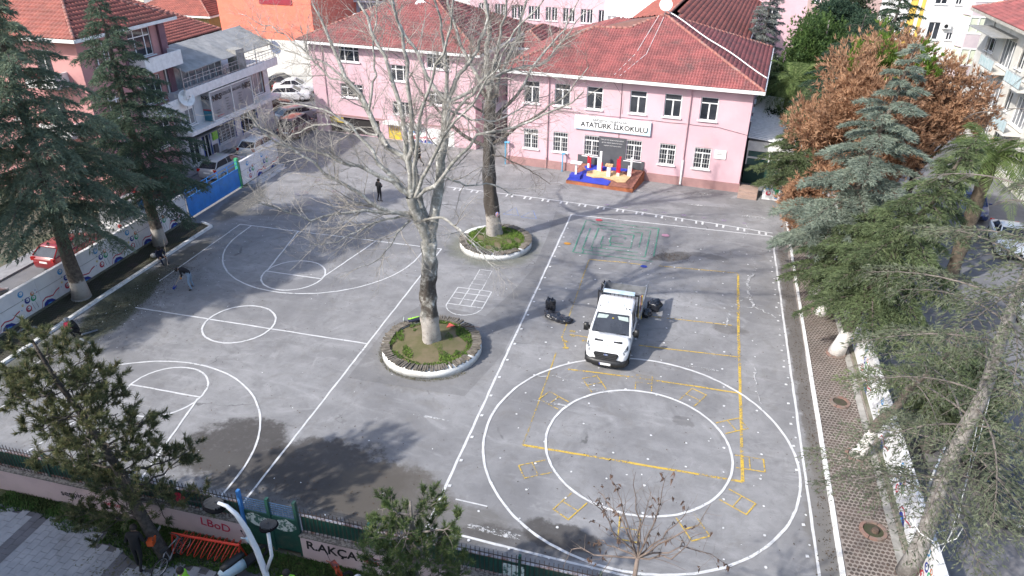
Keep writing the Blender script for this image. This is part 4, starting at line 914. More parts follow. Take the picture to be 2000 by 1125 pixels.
# ---------------- buildings right of the main street ----------------
OW = M('old_white_stucco', (.62, .61, .57), (.52, .5, .46), .7, .9, grime=(.33, .31, .28), gs=.5)
ra = thing('white_apartment_house', 'weathered white three storey apartment house with red roof and glass balconies at right', 'apartment house', (24, 50, 0), R(1))
wl = []
for k, u in enumerate((1.2, 8.6, 14.2)):
    pass
# W side runs from far end (y1) towards the camera
for z_ in (1.4, 4.6, 7.8): wl += [(2.0, z_, 1.9, 1.5, 'triple'), (5.6, z_-.5, 2.6, 2.1, 'shopfront', GLASSC), (9.3, z_, 1.3, 1.5, 'double'), (11.6, z_-.5, 2.6, 2.1, 'shopfront', GLASSC), (15.6, z_, 1.9, 1.5, 'triple'), (19.5, z_, 1.9, 1.5, 'triple')]
block(ra, 0, 0, 12, 24.7, 0, 10.6, OW, {'W': wl, 'S': [(2, z_, 1.8, 1.5) for z_ in (1.4, 4.6, 7.8)]})
hip(ra, 0, 0, 12, 24.7, 10.75, 1.0, 22, TILE, M('aged_gutter', (.4, .38, .34), (.28, .26, .23), 2, .8))
PG = M('pale_glass_panel', (.45, .58, .6), (.55, .64, .66), 2, .15)
for z_ in (3.9, 7.1):
    for y_ in (10.3, 16.3):
        b = MB(); b.box(-1.3, y_, z_-.16, 0, y_+3.2, z_); b.build('balcony_slab', OW, ra); b = MB()
        for k in range(6): b.box(-1.27, y_+.05+k*.53, z_+.1, -1.24, y_+.5+k*.53, z_+.85)
        b.build('glass_panel', PG, ra); b = MB(); b.tube([(-1.25, y_, z_+.92), (-1.25, y_+3.2, z_+.92)], .025, 5)
        for k in range(7): b.tube([(-1.25, y_+.02+k*.53, z_), (-1.25, y_+.02+k*.53, z_+.92)], .015, 4)
        b.build('balcony_rail', STEEL, ra)
b = MB(); b.box(-1.9, 16.5, 9.7, 0, 22.5, 9.78, Matrix.Translation((0, 0, 0))); b.build('awning', M('ribbed_plastic', (.3, .3, .29), (.22, .22, .21), 3, .7), ra)
b = MB()
for y_ in (5, 14.8, 22): b.tube([(-.08, y_, 10.4), (-.08, y_, .2)], .05, 6)
b.build('downpipe', CONC, ra)
rbb = thing('tall_white_block', 'tall bright white block with yellow edge strip and lavender bay behind the brown pine', 'apartment block', (21, 90, 0), R(3))
BW = M('bright_white_stucco', (.78, .77, .74), (.7, .69, .67), .6, .85); LV = M('lavender_stucco', (.5, .43, .45), (.43, .37, .4), .8, .85)
wl = [(u, z_, 1.2, 1.8, 'double') for u in (2.2,) for z_ in (2, 5.6, 9.2)]+[(4.2, z_, .6, .8, 'double') for z_ in (2, 5.6, 9.2)]
block(rbb, 0, 0, 11, 12, 0, 13, BW, {'S': wl, 'W': [(2+k*3, z_, 1.4, 1.5, 'double') for k in range(3) for z_ in (2, 5.6, 9.2)]})
b = MB(); b.box(-.05, -.06, 0, .55, .3, 13); b.box(.95, -.06, 0, 1.3, -.003, 13); b.build('yellow_strip', M('yellow_stucco', (.75, .5, .1), (.68, .45, .1), 2, .8), rbb)
b = MB(); b.box(-2.0, 3, 11.3, 12, 13, 13.2)
for z_ in (1.9, 5.1, 8.3):
    b = MB(); b.prism([(5.2, -.004), (5.7, -1.2), (8.2, -1.2), (8.8, -.004)], z_, z_+1.45); b.build('lavender_bay', LV, rbb)
    b = MB(); b.prism([(5.25, -.003), (5.75, -1.15), (8.15, -1.15), (8.75, -.003)], z_+1.47, z_+3.1); b.build('glazed_bay', M('pale_blind_glass', (.5, .55, .42), (.6, .62, .52), 1, .25), rbb); b = MB()
    for x_ in (5.7, 6.55, 7.35, 8.17): b.box(x_-.04, -1.24, z_+1.45, x_+.04, -1.1, z_+3.15)
    b.box(5.65, -1.25, z_+1.4, 8.25, -1.12, z_+1.52); b.box(5.65, -1.25, z_+3.05, 8.25, -1.12, z_+3.2); b.build('bay_frame', WHITE, rbb)
for z_ in (3.2, 6.8, 10.3):
    ac_unit('white air conditioner box on the tall white block, %s' % {3.2: 'lowest', 6.8: 'middle', 10.3: 'highest'}[z_], (24.9, 90.1, z_), R(3))
yb = thing('far_white_block', 'pale white block beyond the street behind the tall white one', 'apartment block', (33, 104, 0)); block(yb, 0, 0, 14, 10, 0, 12, BW, {'S': [(1+k*2.5, z_, 1.3, 1.4, 'double') for k in range(5) for z_ in (2, 5, 8)]}); hip(yb, 0, 0, 14, 10, 12, .5, 20)
# far rows of houses closing the view (only their lower parts reach the frame)
rnd = random.Random(21)
FW = [M('far_wall_%s' % n, c, None, 1, .9) for n, c in (('cream', (.55, .5, .42)), ('grey', (.4, .4, .41)), ('white', (.66, .65, .63)), ('rose', (.5, .36, .34)))]
fars = [(-110, 118, 14, 10, 9, 'cream far house'), (-92, 112, 12, 10, 8, 'grey far house'), (-78, 122, 14, 10, 10, 'white far house'), (-96, 84, 12, 9, 7, 'rose coloured house'), (-60, 128, 13, 9, 8, 'cream house'), (-82, 98, 9, 8, 6, 'grey low house'), (-42, 118, 9, 8, 7, 'white house'), (14, 125, 12, 10, 9, 'rose far house'), (30, 135, 15, 10, 12, 'cream tall house'), (44, 70, 12, 20, 12, 'grey wide block')]
place = ['farthest left', 'left of the white one', 'behind the pink roof', 'at the left frame edge behind the tiled roof', 'behind the orange wall', 'between dark bushes and far roofs', 'behind the rear pink block', 'behind the rear garden pines', 'at the end of the main street', 'across the main street at the right frame edge']
for i, (x, y, w_, d_, h_, nm) in enumerate(fars):
    t = thing('house', '%s with red tiled roof, %s' % (nm, place[i]), 'house', (x, y, 0), R(rnd.uniform(-12, 8)), 'houses in the background')
    block(t, 0, 0, w_, d_, 0, h_, FW[('cream', 'grey', 'white', 'rose').index(nm.split()[0])], {'S': [(1.2+k*2.6, z_, 1.2, 1.4, 'double') for k in range(int((w_-2)/2.6)) for z_ in ((1.5, 4.6) if h_ < 9.5 else (1.5, 4.6, 7.6)) if z_+1.4 < h_]})
    hip(t, 0, 0, w_, d_, h_+.05, .6, rnd.uniform(22, 28), rnd.choice((TILE, TILE2)), WHITE, .45, .6)
# apartment block behind the photographer's side of the street: it throws the shade over the near pavement
bb = thing('street_block', 'long apartment block on the near side of the street, behind the viewpoint', 'apartment block', (-62, -16, 0))
block(bb, 0, 0, 54, 9, 0, 25.6, FW[0], {'N': [(2+k*4, 2+z_*3.1, 1.6, 1.5, 'double') for k in range(12) for z_ in range(7)]})
# ---------------- front boundary: pink wall, green sheet fence, gate ----------------
FP = M('pale_pink_wall_paint', (.56, .44, .44), (.5, .39, .4), .8, .85, bump=.15, grime=(.4, .33, .32), gs=.8)
GF = M('dark_green_fence_paint', (.018, .075, .055), (.012, .05, .042), 2, .5, grime=(.06, .08, .06), gs=2)
PEEL = M('peeling_poster', (.5, .55, .53), (.05, .12, .1), 6, .8, lo=.45, hi=.55)
SPK = M('rusty_black_bar', (.035, .028, .026), (.06, .04, .032), 8, .6)
def sheetfence(t, x0, x1, z0, z1, y, spikes=True):
    n = max(1, round((x1-x0)/2.4)); d = (x1-x0)/n
    for k in range(n):
        a, c = x0+k*d, x0+(k+1)*d
        p = MB(); m = int(d/.15)
        v = []
        for i in range(2*m+1): u = a+.04+(d-.08)*i/(2*m); yy_ = y+(.012 if i % 2 else -.012); v += [(u, yy_, z0+.06), (u, yy_, z1)]
        p.add(v, [(2*i, 2*i+2, 2*i+3, 2*i+1) for i in range(2*m)]); p.build('sheet_panel', GF, t, False)
        p = MB(); p.box(c-.04, y-.05, z0-.1, c+.04, y+.05, z1+.32); p.build('fence_post', GF, t)
    b = MB(); b.box(x0, y-.03, z0+.02, x1, y+.03, z0+.07); b.box(x0, y-.035, z1, x1, y+.035, z1+.04); b.build('fence_rail', M('pale_rail', (.4, .4, .42), (.2, .1, .07), 4, .6), t)
    if spikes:
        b = MB(); u = x0+.08
        while u < x1: b.box(u-.008, y-.06, z0+.0, u+.008, y-.044, z1+.36+random.uniform(-.03, .03)); u += .145
        b.box(x0, y-.065, z1+.18, x1, y-.045, z1+.2); kindstuff(b.build('spike_bars', SPK, t))
def frontwall(label, x0, x1, h, fence=True):
    t = thing('front_wall', label, 'wall', (x0, 14.6, 0)); L = x1-x0
    n = max(1, round(L/3)); 
    b = MB(); b.box(0, 0, -.1, L, .3, h); b.build('wall_face', FP, t)
    b = MB(); b.box(-.02, -.03, h, L, .34, h+.05); b.build('coping', M('gritty_coping', (.26, .24, .22), (.12, .11, .1), 12, .95, bump=.8, lo=.45, hi=.55), t)
    if fence: sheetfence(t, .02, L-.02, h+.08, h+.82, .17)
    return t
lw = frontwall('left front wall in pale pink with red graffiti and green sheet fence on top', -23.5, -12.98, 1.0)
rwl = frontwall('right front wall in pale pink with black graffiti and green sheet fence on top', -10.85, 9.0, 1.0)
SPR = M('black_spray', (.02, .018, .02), None, 4, .6); SPRR = M('red_spray', (.5, .02, .06), None, 4, .6)
text('R.AKÇAY', .52, SPR, rwl, T(1.25, -.005, .63) @ UPX @ Matrix.Rotation(R(-2), 4, 'Z'), bold=.01); text('M. TOKA', .3, SPR, rwl, T(3.1, -.005, .62) @ UPX, bold=.008)
text('1', .4, SPRR, rwl, T(2.28, -.005, .62) @ UPX, bold=.015); text('VUTMA', .15, SPRR, rwl, T(2.56, -.005, .68) @ UPX, bold=.008); text('İSRAİL', .16, SPRR, rwl, T(2.58, -.005, .5) @ UPX, bold=.008)
text('LBoD', .5, SPRR, lw, T(9.4, -.005, .62) @ UPX @ Matrix.Rotation(R(-6), 4, 'Z'), bold=.004); text('seepic', .4, SPR, lw, T(3.5, -.005, .55) @ UPX @ Matrix.Rotation(R(4), 4, 'Z'))
text('ne ko', .3, SPRR, lw, T(5.2, -.005, .5) @ UPX)
for tt, x_, z_, w_, h_ in ((rwl, 2.9, 1.2, .5, .45), (rwl, 6.9, 1.2, .7, .5), (rwl, 9.5, 1.3, .5, .3)):
    b = MB(); b.box(x_, .125, z_, x_+w_, .14, z_+h_); b.build('torn_poster', PEEL, tt)
b = MB(); b.lathe([(.25, 0), (.001, .01)], 14, (8.1, .12, 1.45), Matrix.Rotation(R(90), 3, 'X')); b.build('red_emblem', SPRR, lw)
# double gate with mesh top
gt = thing('front_gate', 'dark green sheet metal double gate with torn white poster and blue mesh above', 'gate', (-12.95, 14.68, 0))
for k in range(2):
    b = MB(); b.box(.08+k*.98, 0, .1, 1.04+k*.98, .05, 1.62); lf = b.build('gate_leaf', GF, gt)
    b = MB(); m = 14; b.add([(.1+k*.98+.92*(.5+.5*math.cos(i*6.283/m))*1.0, -.006, 1.28+.28*math.sin(i*6.283/m)+random.uniform(-.06, .06)) for i in range(m)], [list(range(m))]); b.build('torn_poster', PEEL, lf, False)
b = MB()
for k in range(6): b.box(.08, .01, 1.68+k*.1, 2.02, .03, 1.692+k*.1)
for k in range(20): b.box(.1+k*.1, .012, 1.64, .107+k*.1, .028, 2.2)
kindstuff(b.build('blue_mesh', M('mesh_grey_blue', (.06, .12, .22), (.04, .09, .16), 3, .5), gt))
for x_, m_ in ((0, 'blue'), (1.03, 'green'), (2.04, 'green')): b = MB(); b.box(x_-.05, -.04, 0, x_+.05, .09, 2.45 if x_ != 1.03 else 2.35); b.build('gate_post', GF if m_ == 'green' else M('blue_mesh_paint', (.05, .2, .5)), gt)
# near street pavement
FS = M('grey_slab', (.27, .28, .3), (.21, .22, .24), 1.2, .85, bump=.15, grime=(.15, .15, .16), gs=1.4); FD = M('dark_slab', (.11, .11, .125), (.08, .08, .09), 1.5, .85)
slabm('street_pavement', -40, -6, 14, 14.0, -.1, -.03, M('slab_joint', (.09, .09, .1), None, 3, .95))
slabm('street_kerb_strip', -40, 14.0, 9, 14.6, -.1, -.035, GRASS)
pv = bpy.data.objects['street_pavement']
protos = {}
for m_ in (FS, FD): bq = MB(); bq.box(-.145, -.195, 0, .145, .195, .028); protos[m_] = bq.mesh('slab', m_)
cnt = 0; rest = {FS: MB(), FD: MB()}; A_ = R(-4); ca, sa = math.cos(A_), math.sin(A_); SL = []
for i in range(-150, 60):
    for j in range(0, 14):
        u, v = i*.3, 8.55+j*.4+(.2 if i % 2 else 0); x, y = u*ca-v*sa*0, v+u*sa*0
        if not (-24 < x < 9 and 8.6 < y < 13.8): continue
        m_ = FD if (i % 14) in (0, 1) else FS
        if x > -18 and y > 13.1+.25*math.sin(x*1.7): continue
        SL.append(((x+13.5)**2*.35+(y-13)**2, x, y, m_))
SL.sort(key=lambda q: q[0])
for q, (dd, x, y, m_) in enumerate(SL):
    if q < 300: o = link('slab', protos[m_], pv, (x, y, -.03+random.uniform(0, .004)))
    else: rest[m_].box(x-.145, y-.195, -.03, x+.145, y+.195, -.002+random.uniform(-.003, .003))
for m_ in rest: kindstuff(rest[m_].build('slabs', m_, pv))
rnd = random.Random(5)
pts = []
while len(pts) < 26000:
    x, y = rnd.uniform(-23, -3), rnd.uniform(12.6, 14.6)
    if y < 13.15+.25*math.sin(x*1.7)+(0 if x > -18 else .55) or (-13 < x < -10.9 and y < 13.6): continue
    pts.append((x, y, -.03))
grass('verge_grass', pts, None, M('verge_grass_blades', (.05, .11, .018), (.035, .06, .012), 1.4, .9), .1)
b = MB()
for _ in range(700):
    x, y = rnd.gauss(-15.7, 1.1), rnd.gauss(12.6, .6); a = rnd.uniform(0, 6.3); q = rnd.uniform(.02, .07); b.add([(x+q*math.cos(a+k*1.57)*(1 if k % 2 else .3), y+q*math.sin(a+k*1.57)*(1 if k % 2 else .3), .006+.01*(k % 2)) for k in range(4)], [(0, 1, 2, 3)])
kindstuff(b.build('pruned_needles', M('cut_needles', (.06, .09, .03), (.09, .07, .04), 5, .9), None, False))
# ---------------- platform in front of the school ----------------
WOOD = M('reddish_brick_deck', (.3, .125, .09), (.2, .085, .065), 3, .85, bump=.3); ORG = M('platform_edge', (.42, .14, .06), (.3, .1, .05), 2, .8)
BLU = M('platform_blue', (.03, .05, .42), (.025, .04, .33), 2, .6); SAND = M('platform_sand', (.62, .42, .24), (.52, .33, .17), 3, .85)
pf = thing('stage_platform', 'low brick platform painted as a blue and sand coloured relief map', 'platform')
PO = Matrix.Translation((-14.3, 54.75, 0)) @ RZ(R(-5.1)); pf.matrix_world = PO
b = MB(); f = [(5.75, -2.75), (10.9, -2.9), (11.25, -.12), (6.3, -.12)]
b.add([(x, y, 0) for x, y in f]+[(f[0][0], f[0][1], .22), (f[1][0], f[1][1], .28), (f[2][0], f[2][1], .8), (f[3][0], f[3][1], .8)], [(0, 1, 5, 4), (1, 2, 6, 5), (2, 3, 7, 6), (3, 0, 4, 7)]); b.build('side_wall', ORG, pf)
def pz(x, y): return .25+(y+2.8)/2.7*.55
rows = 9; cols = 22
pr = MB(); pr.box(-.11, -.135, 0, .11, .135, .05); pm = pr.mesh('brick', WOOD)
for j in range(rows):
    for i in range(cols):
        y = -2.6+j*.29; xa, xb = 5.85+.5*(j/rows), 10.85+.35*(j/rows); x = xa+(xb-xa)*(i+.5)/cols
        o = link('brick', pm, pf, (x, y, pz(x, y)-.045)); o.rotation_euler = (R(11.5), 0, random.uniform(-.01, .01))
def blob(pts, mat, name, dz):
    b = MB(); b.add([(x, y, pz(x, y)+dz) for x, y in pts], [list(range(len(pts)))]); m = b.mesh(name, mat); bmo = bmesh.new(); bmo.from_mesh(m); r_ = bmesh.ops.extrude_face_region(bmo, geom=bmo.faces[:])
    bmesh.ops.translate(bmo, verts=[v for v in r_['geom'] if isinstance(v, bmesh.types.BMVert)], vec=(0, 0, .05)); bmesh.ops.recalc_face_normals(bmo, faces=bmo.faces); bmesh.ops.triangulate(bmo, faces=bmo.faces); bmo.to_mesh(m); bmo.free(); return link(name, m, pf)
blob([(5.8, -2.7), (9.0, -2.78), (9.1, -2.2), (8.4, -1.95), (7.6, -2.1), (7.0, -1.3), (7.5, -.9), (9, -.6), (10.3, -.5), (10.2, -.2), (8.6, -.25), (6.9, -.2), (6.6, -.6), (6.9, -1.0), (6.4, -1.6), (5.95, -2.0)], BLU, 'blue_sea_paint', .0)
blob([(7.0, -1.3), (7.5, -.95), (8.2, -1.05), (9.2, -.75), (9.9, -1.1), (10.4, -1.3), (10.2, -2.1), (9.6, -2.25), (9.2, -2.0), (8.4, -1.85), (7.7, -2.0), (7.1, -1.9)], SAND, 'sand_land', .03)
REDP = M('red_column_paint', (.5, .02, .04), None, 3, .6)
def pillar(label, u, v, parts, cat='column'):
    t = thing('model_column', label, cat, tuple(PO @ Vector((u, v, pz(u, v)+.06))), R(-5.1), 'small columns on the platform')
    for nm, dx, w_, z0, z1, m_ in parts: b = MB(); b.box(dx-w_/2, -w_/2, z0, dx+w_/2, w_/2, z1); b.build(nm, m_, t)
pillar('short red and white twin column, leftmost at the back of the platform', 6.95, -.7, [('base', 0, .16, 0, .35, WHITE), ('shaft', -.04, .12, .35, .95, REDP), ('shaft', .12, .14, 0, .8, REDP), ('cap', -.03, .1, .95, 1.15, WHITE)])
pillar('tall plain white column with red foot, second from left on the platform', 7.95, -1.0, [('shaft', 0, .17, 0, 1.55, WHITE), ('shaft', -.17, .14, 0, 1.05, WHITE), ('foot', .1, .12, 0, .7, REDP)])
pillar('tall bright red double column, second from right on the platform', 9.5, -1.35, [('shaft', 0, .17, .25, 1.5, REDP), ('shaft', -.15, .15, .2, 1.3, REDP), ('foot', -.06, .2, 0, .25, WHITE)])
pillar('white column with dark red inset, rightmost on the platform', 10.35, -1.2, [('shaft', 0, .14, 0, 1.45, WHITE), ('shaft', -.15, .15, 0, .8, WHITE), ('inset', .06, .1, .05, .6, REDP)])
t = thing('lectern', 'white pedestal with sand coloured slanted top at the middle of the platform', 'lectern', tuple(PO @ Vector((8.75, -1.55, pz(8.75, -1.55)+.05))), R(-5.1))
b = MB(); b.box(-.14, -.14, 0, .14, .14, .8); b.build('pedestal', WHITE, t)
for k in range(3): b = MB(); b.box(-.28+k*.19, -.2, .8, -.11+k*.19, .2, .93, ); b.build('slanted_top', SAND, t)
t = thing('pedestal_table', 'small white table on one post standing on the blue step of the platform', 'table', tuple(PO @ Vector((6.35, -2.2, .35))), R(-5.1))
b = MB(); b.box(-.07, -.07, .25, .07, .07, 1.15); b.build('post', WHITE, t); b = MB(); b.box(-.42, -.25, 1.15, .42, .25, 1.23); b.build('table_top', WHITE, t); b = MB(); b.box(-.42, -.35, 0, .42, .35, .28); b.build('blue_step', BLU, t)
# ---------------- vehicles ----------------
CARGL = M('car_glass', (.012, .015, .02), (.03, .035, .045), .8, .04, spec=.9)
LAMPG = M('headlamp_glass', (.35, .37, .4), (.15, .16, .18), 9, .1, .3); REDL = M('tail_lamp', (.35, .01, .01), None, 5, .2)
RIM = M('wheel_rim', (.42, .43, .44), (.25, .25, .26), 8, .35, .6); PLATE = M('number_plate', (.75, .75, .74), None, 5, .4); CHROME = M('chrome', (.6, .6, .61), None, 5, .15, .9)
def paint(name, c, c2=None): return M('car_paint_'+name, c, c2 or tuple(x*.85 for x in c), .8, .3, coat=.8)
def wheel(t, x, y, r=.33, w_=.22):
    s_ = -1 if x < 0 else 1
    b = MB(); b.smooth = True; ax = Matrix.Rotation(math.pi/2, 3, 'Y'); b.lathe([(r*.62, -w_/2), (r*.92, -w_/2), (r, -w_/2+.04), (r, w_/2-.04), (r*.92, w_/2), (r*.62, w_/2)], 22, (x, y, r), ax); wh = b.build('wheel', RUBBER, t)
    b = MB(); b.lathe([(r*.63, s_*w_*.36), (r*.5, s_*w_*.40), (r*.18, s_*w_*.34), (.001, s_*w_*.36)], 14, (x, y, r), ax)
    for k in range(5): a = k*1.2566; b.tube([(x+s_*w_*.42, y+.05*math.cos(a), r+.05*math.sin(a)), (x+s_*w_*.44, y+r*.6*math.cos(a), r+r*.6*math.sin(a))], .028, 5)
    b.build('rim', RIM, wh)
def car(label, x, y, rz, pt, L=4.3, W_=1.76, H=1.45, kind='hatch', group='cars parked along the streets', cat='car', plate=True):
    """nose towards local -y"""
    t = thing('parked_car', label, cat, (x, y, 0), rz, group); hl = L/2; hw = W_/2
    if kind == 'mpv': prof = [(-hl, .45, .62), (-hl+.1, .28, .8), (-hl+.6, .2, .98), (-hl+1.05, .2, 1.06), (-.3, .2, 1.08), (.9, .2, 1.1), (hl-.35, .2, 1.12), (hl-.08, .25, 1.1), (hl, .4, .95)]; cab = [(-hl+1.0, 1.05), (-hl+1.75, H), (hl-.35, H-.03), (hl-.06, 1.1)]
    elif kind == 'sedan': prof = [(-hl, .42, .6), (-hl+.1, .25, .72), (-hl+.55, .18, .84), (-hl+1.25, .18, .93), (-.2, .18, .95), (.9, .18, .96), (hl-.9, .18, .98), (hl-.1, .22, .94), (hl, .4, .85)]; cab = [(-hl+1.2, .92), (-hl+2.0, H), (hl-1.45, H-.04), (hl-.72, .97)]
    else: prof = [(-hl, .42, .6), (-hl+.1, .25, .76), (-hl+.55, .18, .9), (-hl+1.1, .18, .98), (-.2, .18, .98), (.8, .18, 1.0), (hl-.45, .18, 1.02), (hl-.1, .22, .98), (hl, .4, .85)]; cab = [(-hl+1.0, .97), (-hl+1.75, H), (hl-.65, H-.03), (hl-.12, 1.0)]
    secs = []
    for i, (yy_, z0, z1) in enumerate(prof):
        w1 = hw*(.80 if i in (0, len(prof)-1) else .94 if i in (1, len(prof)-2) else 1.); zm = z0+(z1-z0)*.55
        secs.append([(-w1*.9, yy_, z0), (w1*.9, yy_, z0), (w1, yy_, z0+.1), (w1, yy_, zm), (w1*.965, yy_, z1-.07), (w1*.84, yy_, z1), (-w1*.84, yy_, z1), (-w1*.965, yy_, z1-.07), (-w1, yy_, zm), (-w1, yy_, z0+.1)])
    b = MB(); b.smooth = True; b.loft(secs); bd = b.build('body', pt, t); md = bd.modifiers.new('b', 'BEVEL'); md.width = .03; md.segments = 2; md.limit_method = 'ANGLE'; md.angle_limit = R(35)
    (y0, z0), (y1, z1), (y2, z2), (y3, z3) = cab; wb_, wt = hw*.86, hw*.70
    b = MB(); g = [(-wb_, y0, z0-.02), (wb_, y0, z0-.02), (wb_, y3, z3-.02), (-wb_, y3, z3-.02), (-wt, y1, z1-.03), (wt, y1, z1-.03), (wt, y2, z2-.03), (-wt, y2, z2-.03)]
    b.add(g, [(0, 1, 5, 4), (1, 2, 6, 5), (2, 3, 7, 6), (3, 0, 4, 7), (4, 5, 6, 7)]); b.build('windows', CARGL, t)
    b = MB(); b.smooth = True
    ym = (y1+y2)/2; b.loft([[(-wt-.02, yy_, zz-.05), (wt+.02, yy_, zz-.05), (wt+.01, yy_, zz-.01), (wt*.7, yy_, zz+.035), (-wt*.7, yy_, zz+.035), (-wt-.01, yy_, zz-.01)] for yy_, zz in ((y1-.04, z1-.02), (y1+.3, z1+.01), (ym, z1+.025), (y2-.2, z2+.015), (y2+.05, z2-.02))])
    rf = b.build('roof', pt, t)
    for s_ in (-1, 1):
        b = MB()
        for (ya, za, yb_, zb_) in ((y0, z0, y1, z1), (y3, z3, y2, z2)): b.tube([(s_*wb_, ya, za), (s_*wt, yb_, zb_-.02)], .04, 5)
        f_ = .48; yq = y0+(y3-y0)*f_; b.tube([(s_*(wb_+.005), yq, z0), (s_*(wt+.005), yq, z1-.02)], .03, 5)
        b.tube([(s_*(wt+.01), y1, z1-.01), (s_*(wt+.01), y2, z2-.01)], .03, 5)
        b.build('pillars', pt, t)
    for s_ in (-1, 1):
        b = MB(); b.cbox((s_*(hw+.1), y0+.35, z0+.08), (.18, .1, .13)); b.build('mirror', pt, t)
        b = MB(); b.cbox((s_*hw*.66, -hl+.1, .66), (.36, .18, .15), 0, RZ(-s_*.35)); b.build('headlight', LAMPG, t)
        b = MB(); b.cbox((s_*hw*.78, hl-.05, .86), (.24, .14, .2), 0, RZ(s_*.3)); b.build('tail_light', REDL, t)
        for yy_ in (-hl+.82, hl-.78): wheel(t, s_*(hw-.11), yy_)
    b = MB(); b.box(-.45, -hl-.015, .4, .45, -hl+.08, .56); b.box(-hw*.7, -hl+.02, .22, hw*.7, -hl+.1, .34); b.build('grille', BLACK, t)
    b = MB(); b.box(-.26, -hl-.03, .43, .26, -hl-.016, .54); b.build('number_plate', PLATE, t)
    b = MB(); b.box(-.26, hl+.0, .62, .26, hl+.02, .73); b.build('number_plate', PLATE, t)
    return t
W1, SV, RD, DK, BL = paint('white', (.72, .74, .76)), paint('silver', (.36, .37, .39)), paint('dark_red', (.22, .012, .016)), paint('black', (.02, .022, .026)), paint('blue', (.04, .13, .42))
N = math.pi                                    # nose towards +y
car('dark car at the left frame edge behind the painted wall', -35.3, 24.0, N, DK, kind='sedan')
car('dark red hatchback seen rear-on behind the painted wall', -35.2, 31.2, N, RD, 4.1)
car('silver grey people carrier behind the painted wall below the left cedar', -35.0, 36.6, N, SV, 4.7, 1.85, 1.85, 'mpv', cat='minivan')
car('dark silver hatchback right behind the blue gate', -35.1, 46.6, N, SV, 4.2)
car('pale blue white hatchback behind the short painted wall', -35.0, 51.6, N, W1, 4.0)
car('red car mostly hidden under the left cedar', -36.5, 41.3, N, RD, 4.1)
car('brown van parked at the corner of the left school block', -34.6, 57.4, N, paint('brown_mauve', (.13, .07, .08)), 4.4, 1.8, 1.75, 'mpv', cat='van')
car('grey estate parked beyond the brown van', -36.6, 61.0, R(150), SV, 4.3)
car('white sedan nearest the white party wall', -42.3, 70.6, R(110), W1, 4.4, kind='sedan')
car('white hatchback in front of the white sedan', -41.0, 67.6, R(112), W1, 4.0)
car('black car at the foot of the white party wall, leftmost', -44.8, 72.2, R(100), DK, 4.3, kind='sedan')
car('dark brown car beside the salon corner with sun on its roof', -41.4, 64.2, R(115), paint('brown', (.1, .05, .035)), 4.2, kind='sedan')
car('silver car near the pink corner, beside the white hatchback', -37.0, 69.8, R(105), SV, 4.2)
car('white sedan driving towards us on the right street', 20.3, 48.0, R(-8), W1, 4.5, 1.8, 1.47, 'sedan')
car('bright blue car beside the white sedan at the right frame edge', 21.7, 42.2, R(-6), BL, 4.2)
car('dark blue car just behind the white sedan', 19.6, 53.6, R(-8), paint('dark_blue', (.02, .04, .13)), 4.2)
car('white car low at the right frame edge under the dry branches', 18.6, 36.5, R(-4), W1, 4.1)
car('dark car under the near right cedar branches', 13.0, 24.0, 0, DK, 4.3)
# white pickup van with crew bags
t = thing('pickup_truck', 'white flatbed delivery van parked on the ball court with its nose towards us', 'van', (-2.46, 31.0, 0), R(-1.5))
VW = M('van_white_paint', (.80, .80, .80), (.74, .74, .75), .8, .3, coat=.7)
hw = 1.0
def vs_(yy_, z0, z1, w0, w1, w2, crown=.03): return [(-w0*.92, yy_, z0), (w0*.92, yy_, z0), (w0, yy_, z0+.12), (w1, yy_, (z0+z1)*.55), (w1*.985, yy_, z1-.12), (w2*.88, yy_, z1), (w2*.4, yy_, z1+crown), (-w2*.4, yy_, z1+crown), (-w2*.88, yy_, z1), (-w1*.985, yy_, z1-.12), (-w1, yy_, (z0+z1)*.55), (-w0, yy_, z0+.12)]
b = MB(); b.smooth = True
b.loft([vs_(-3.0, .55, .95, .78, .8, .72), vs_(-2.88, .4, 1.08, .92, .93, .84), vs_(-2.62, .36, 1.2, .98, 1.0, .9), vs_(-2.25, .36, 1.32, 1.0, 1.02, .93), vs_(-1.98, .36, 1.4, 1.0, 1.03, .95)]); nz = b.build('bonnet', VW, t)
b = MB(); b.smooth = True
b.loft([vs_(-1.97, .36, 1.39, 1.0, 1.03, .95, 0), vs_(-1.8, .36, 1.42, 1.0, 1.03, .95, 0), vs_(.05, .36, 1.42, 1.0, 1.03, .95, 0), vs_(.1, .4, 1.42, .98, 1.0, .93, 0)]); b.build('cab_lower_body', VW, t)
# greenhouse: roof, pillars, glass
def gh_(yy_, zt, wt_): return [(-wt_, yy_, zt-.1), (wt_, yy_, zt-.1), (wt_-.02, yy_, zt-.03), (wt_*.8, yy_, zt+.03), (-wt_*.8, yy_, zt+.03), (-wt_+.02, yy_, zt-.03)]
b = MB(); b.smooth = True; b.loft([gh_(-1.22, 2.12, .80), gh_(-1.12, 2.17, .83), gh_(-.85, 2.25, .86), gh_(-.2, 2.3, .88), gh_(.06, 2.29, .88), gh_(.1, 2.25, .87)]); rf = b.build('cab_roof', VW, t)
b = MB()
for x_ in (-.4, .4): b.box(x_-.012, -.85, 2.31, x_+.012, .0, 2.33)
b.build('roof_rib', VW, rf)
b = MB(); b.add([(-.93, -1.97, 1.40), (.93, -1.97, 1.40), (.78, -1.2, 2.08), (-.78, -1.2, 2.08)], [(0, 1, 2, 3)]); b.add([(-.9, -1.9, 1.36), (.9, -1.9, 1.36), (.76, -1.15, 2.04), (-.76, -1.15, 2.04)], [(3, 2, 1, 0)]); ws = b.build('windscreen', CARGL, t, False)
b = MB()
for s_ in (-1, 1): b.add([(s_*.2, -1.3, 2.0), (s_*.68, -1.3, 2.0), (s_*.74, -1.42, 1.9), (s_*.12, -1.38, 1.93)], [(0, 1, 2, 3)])
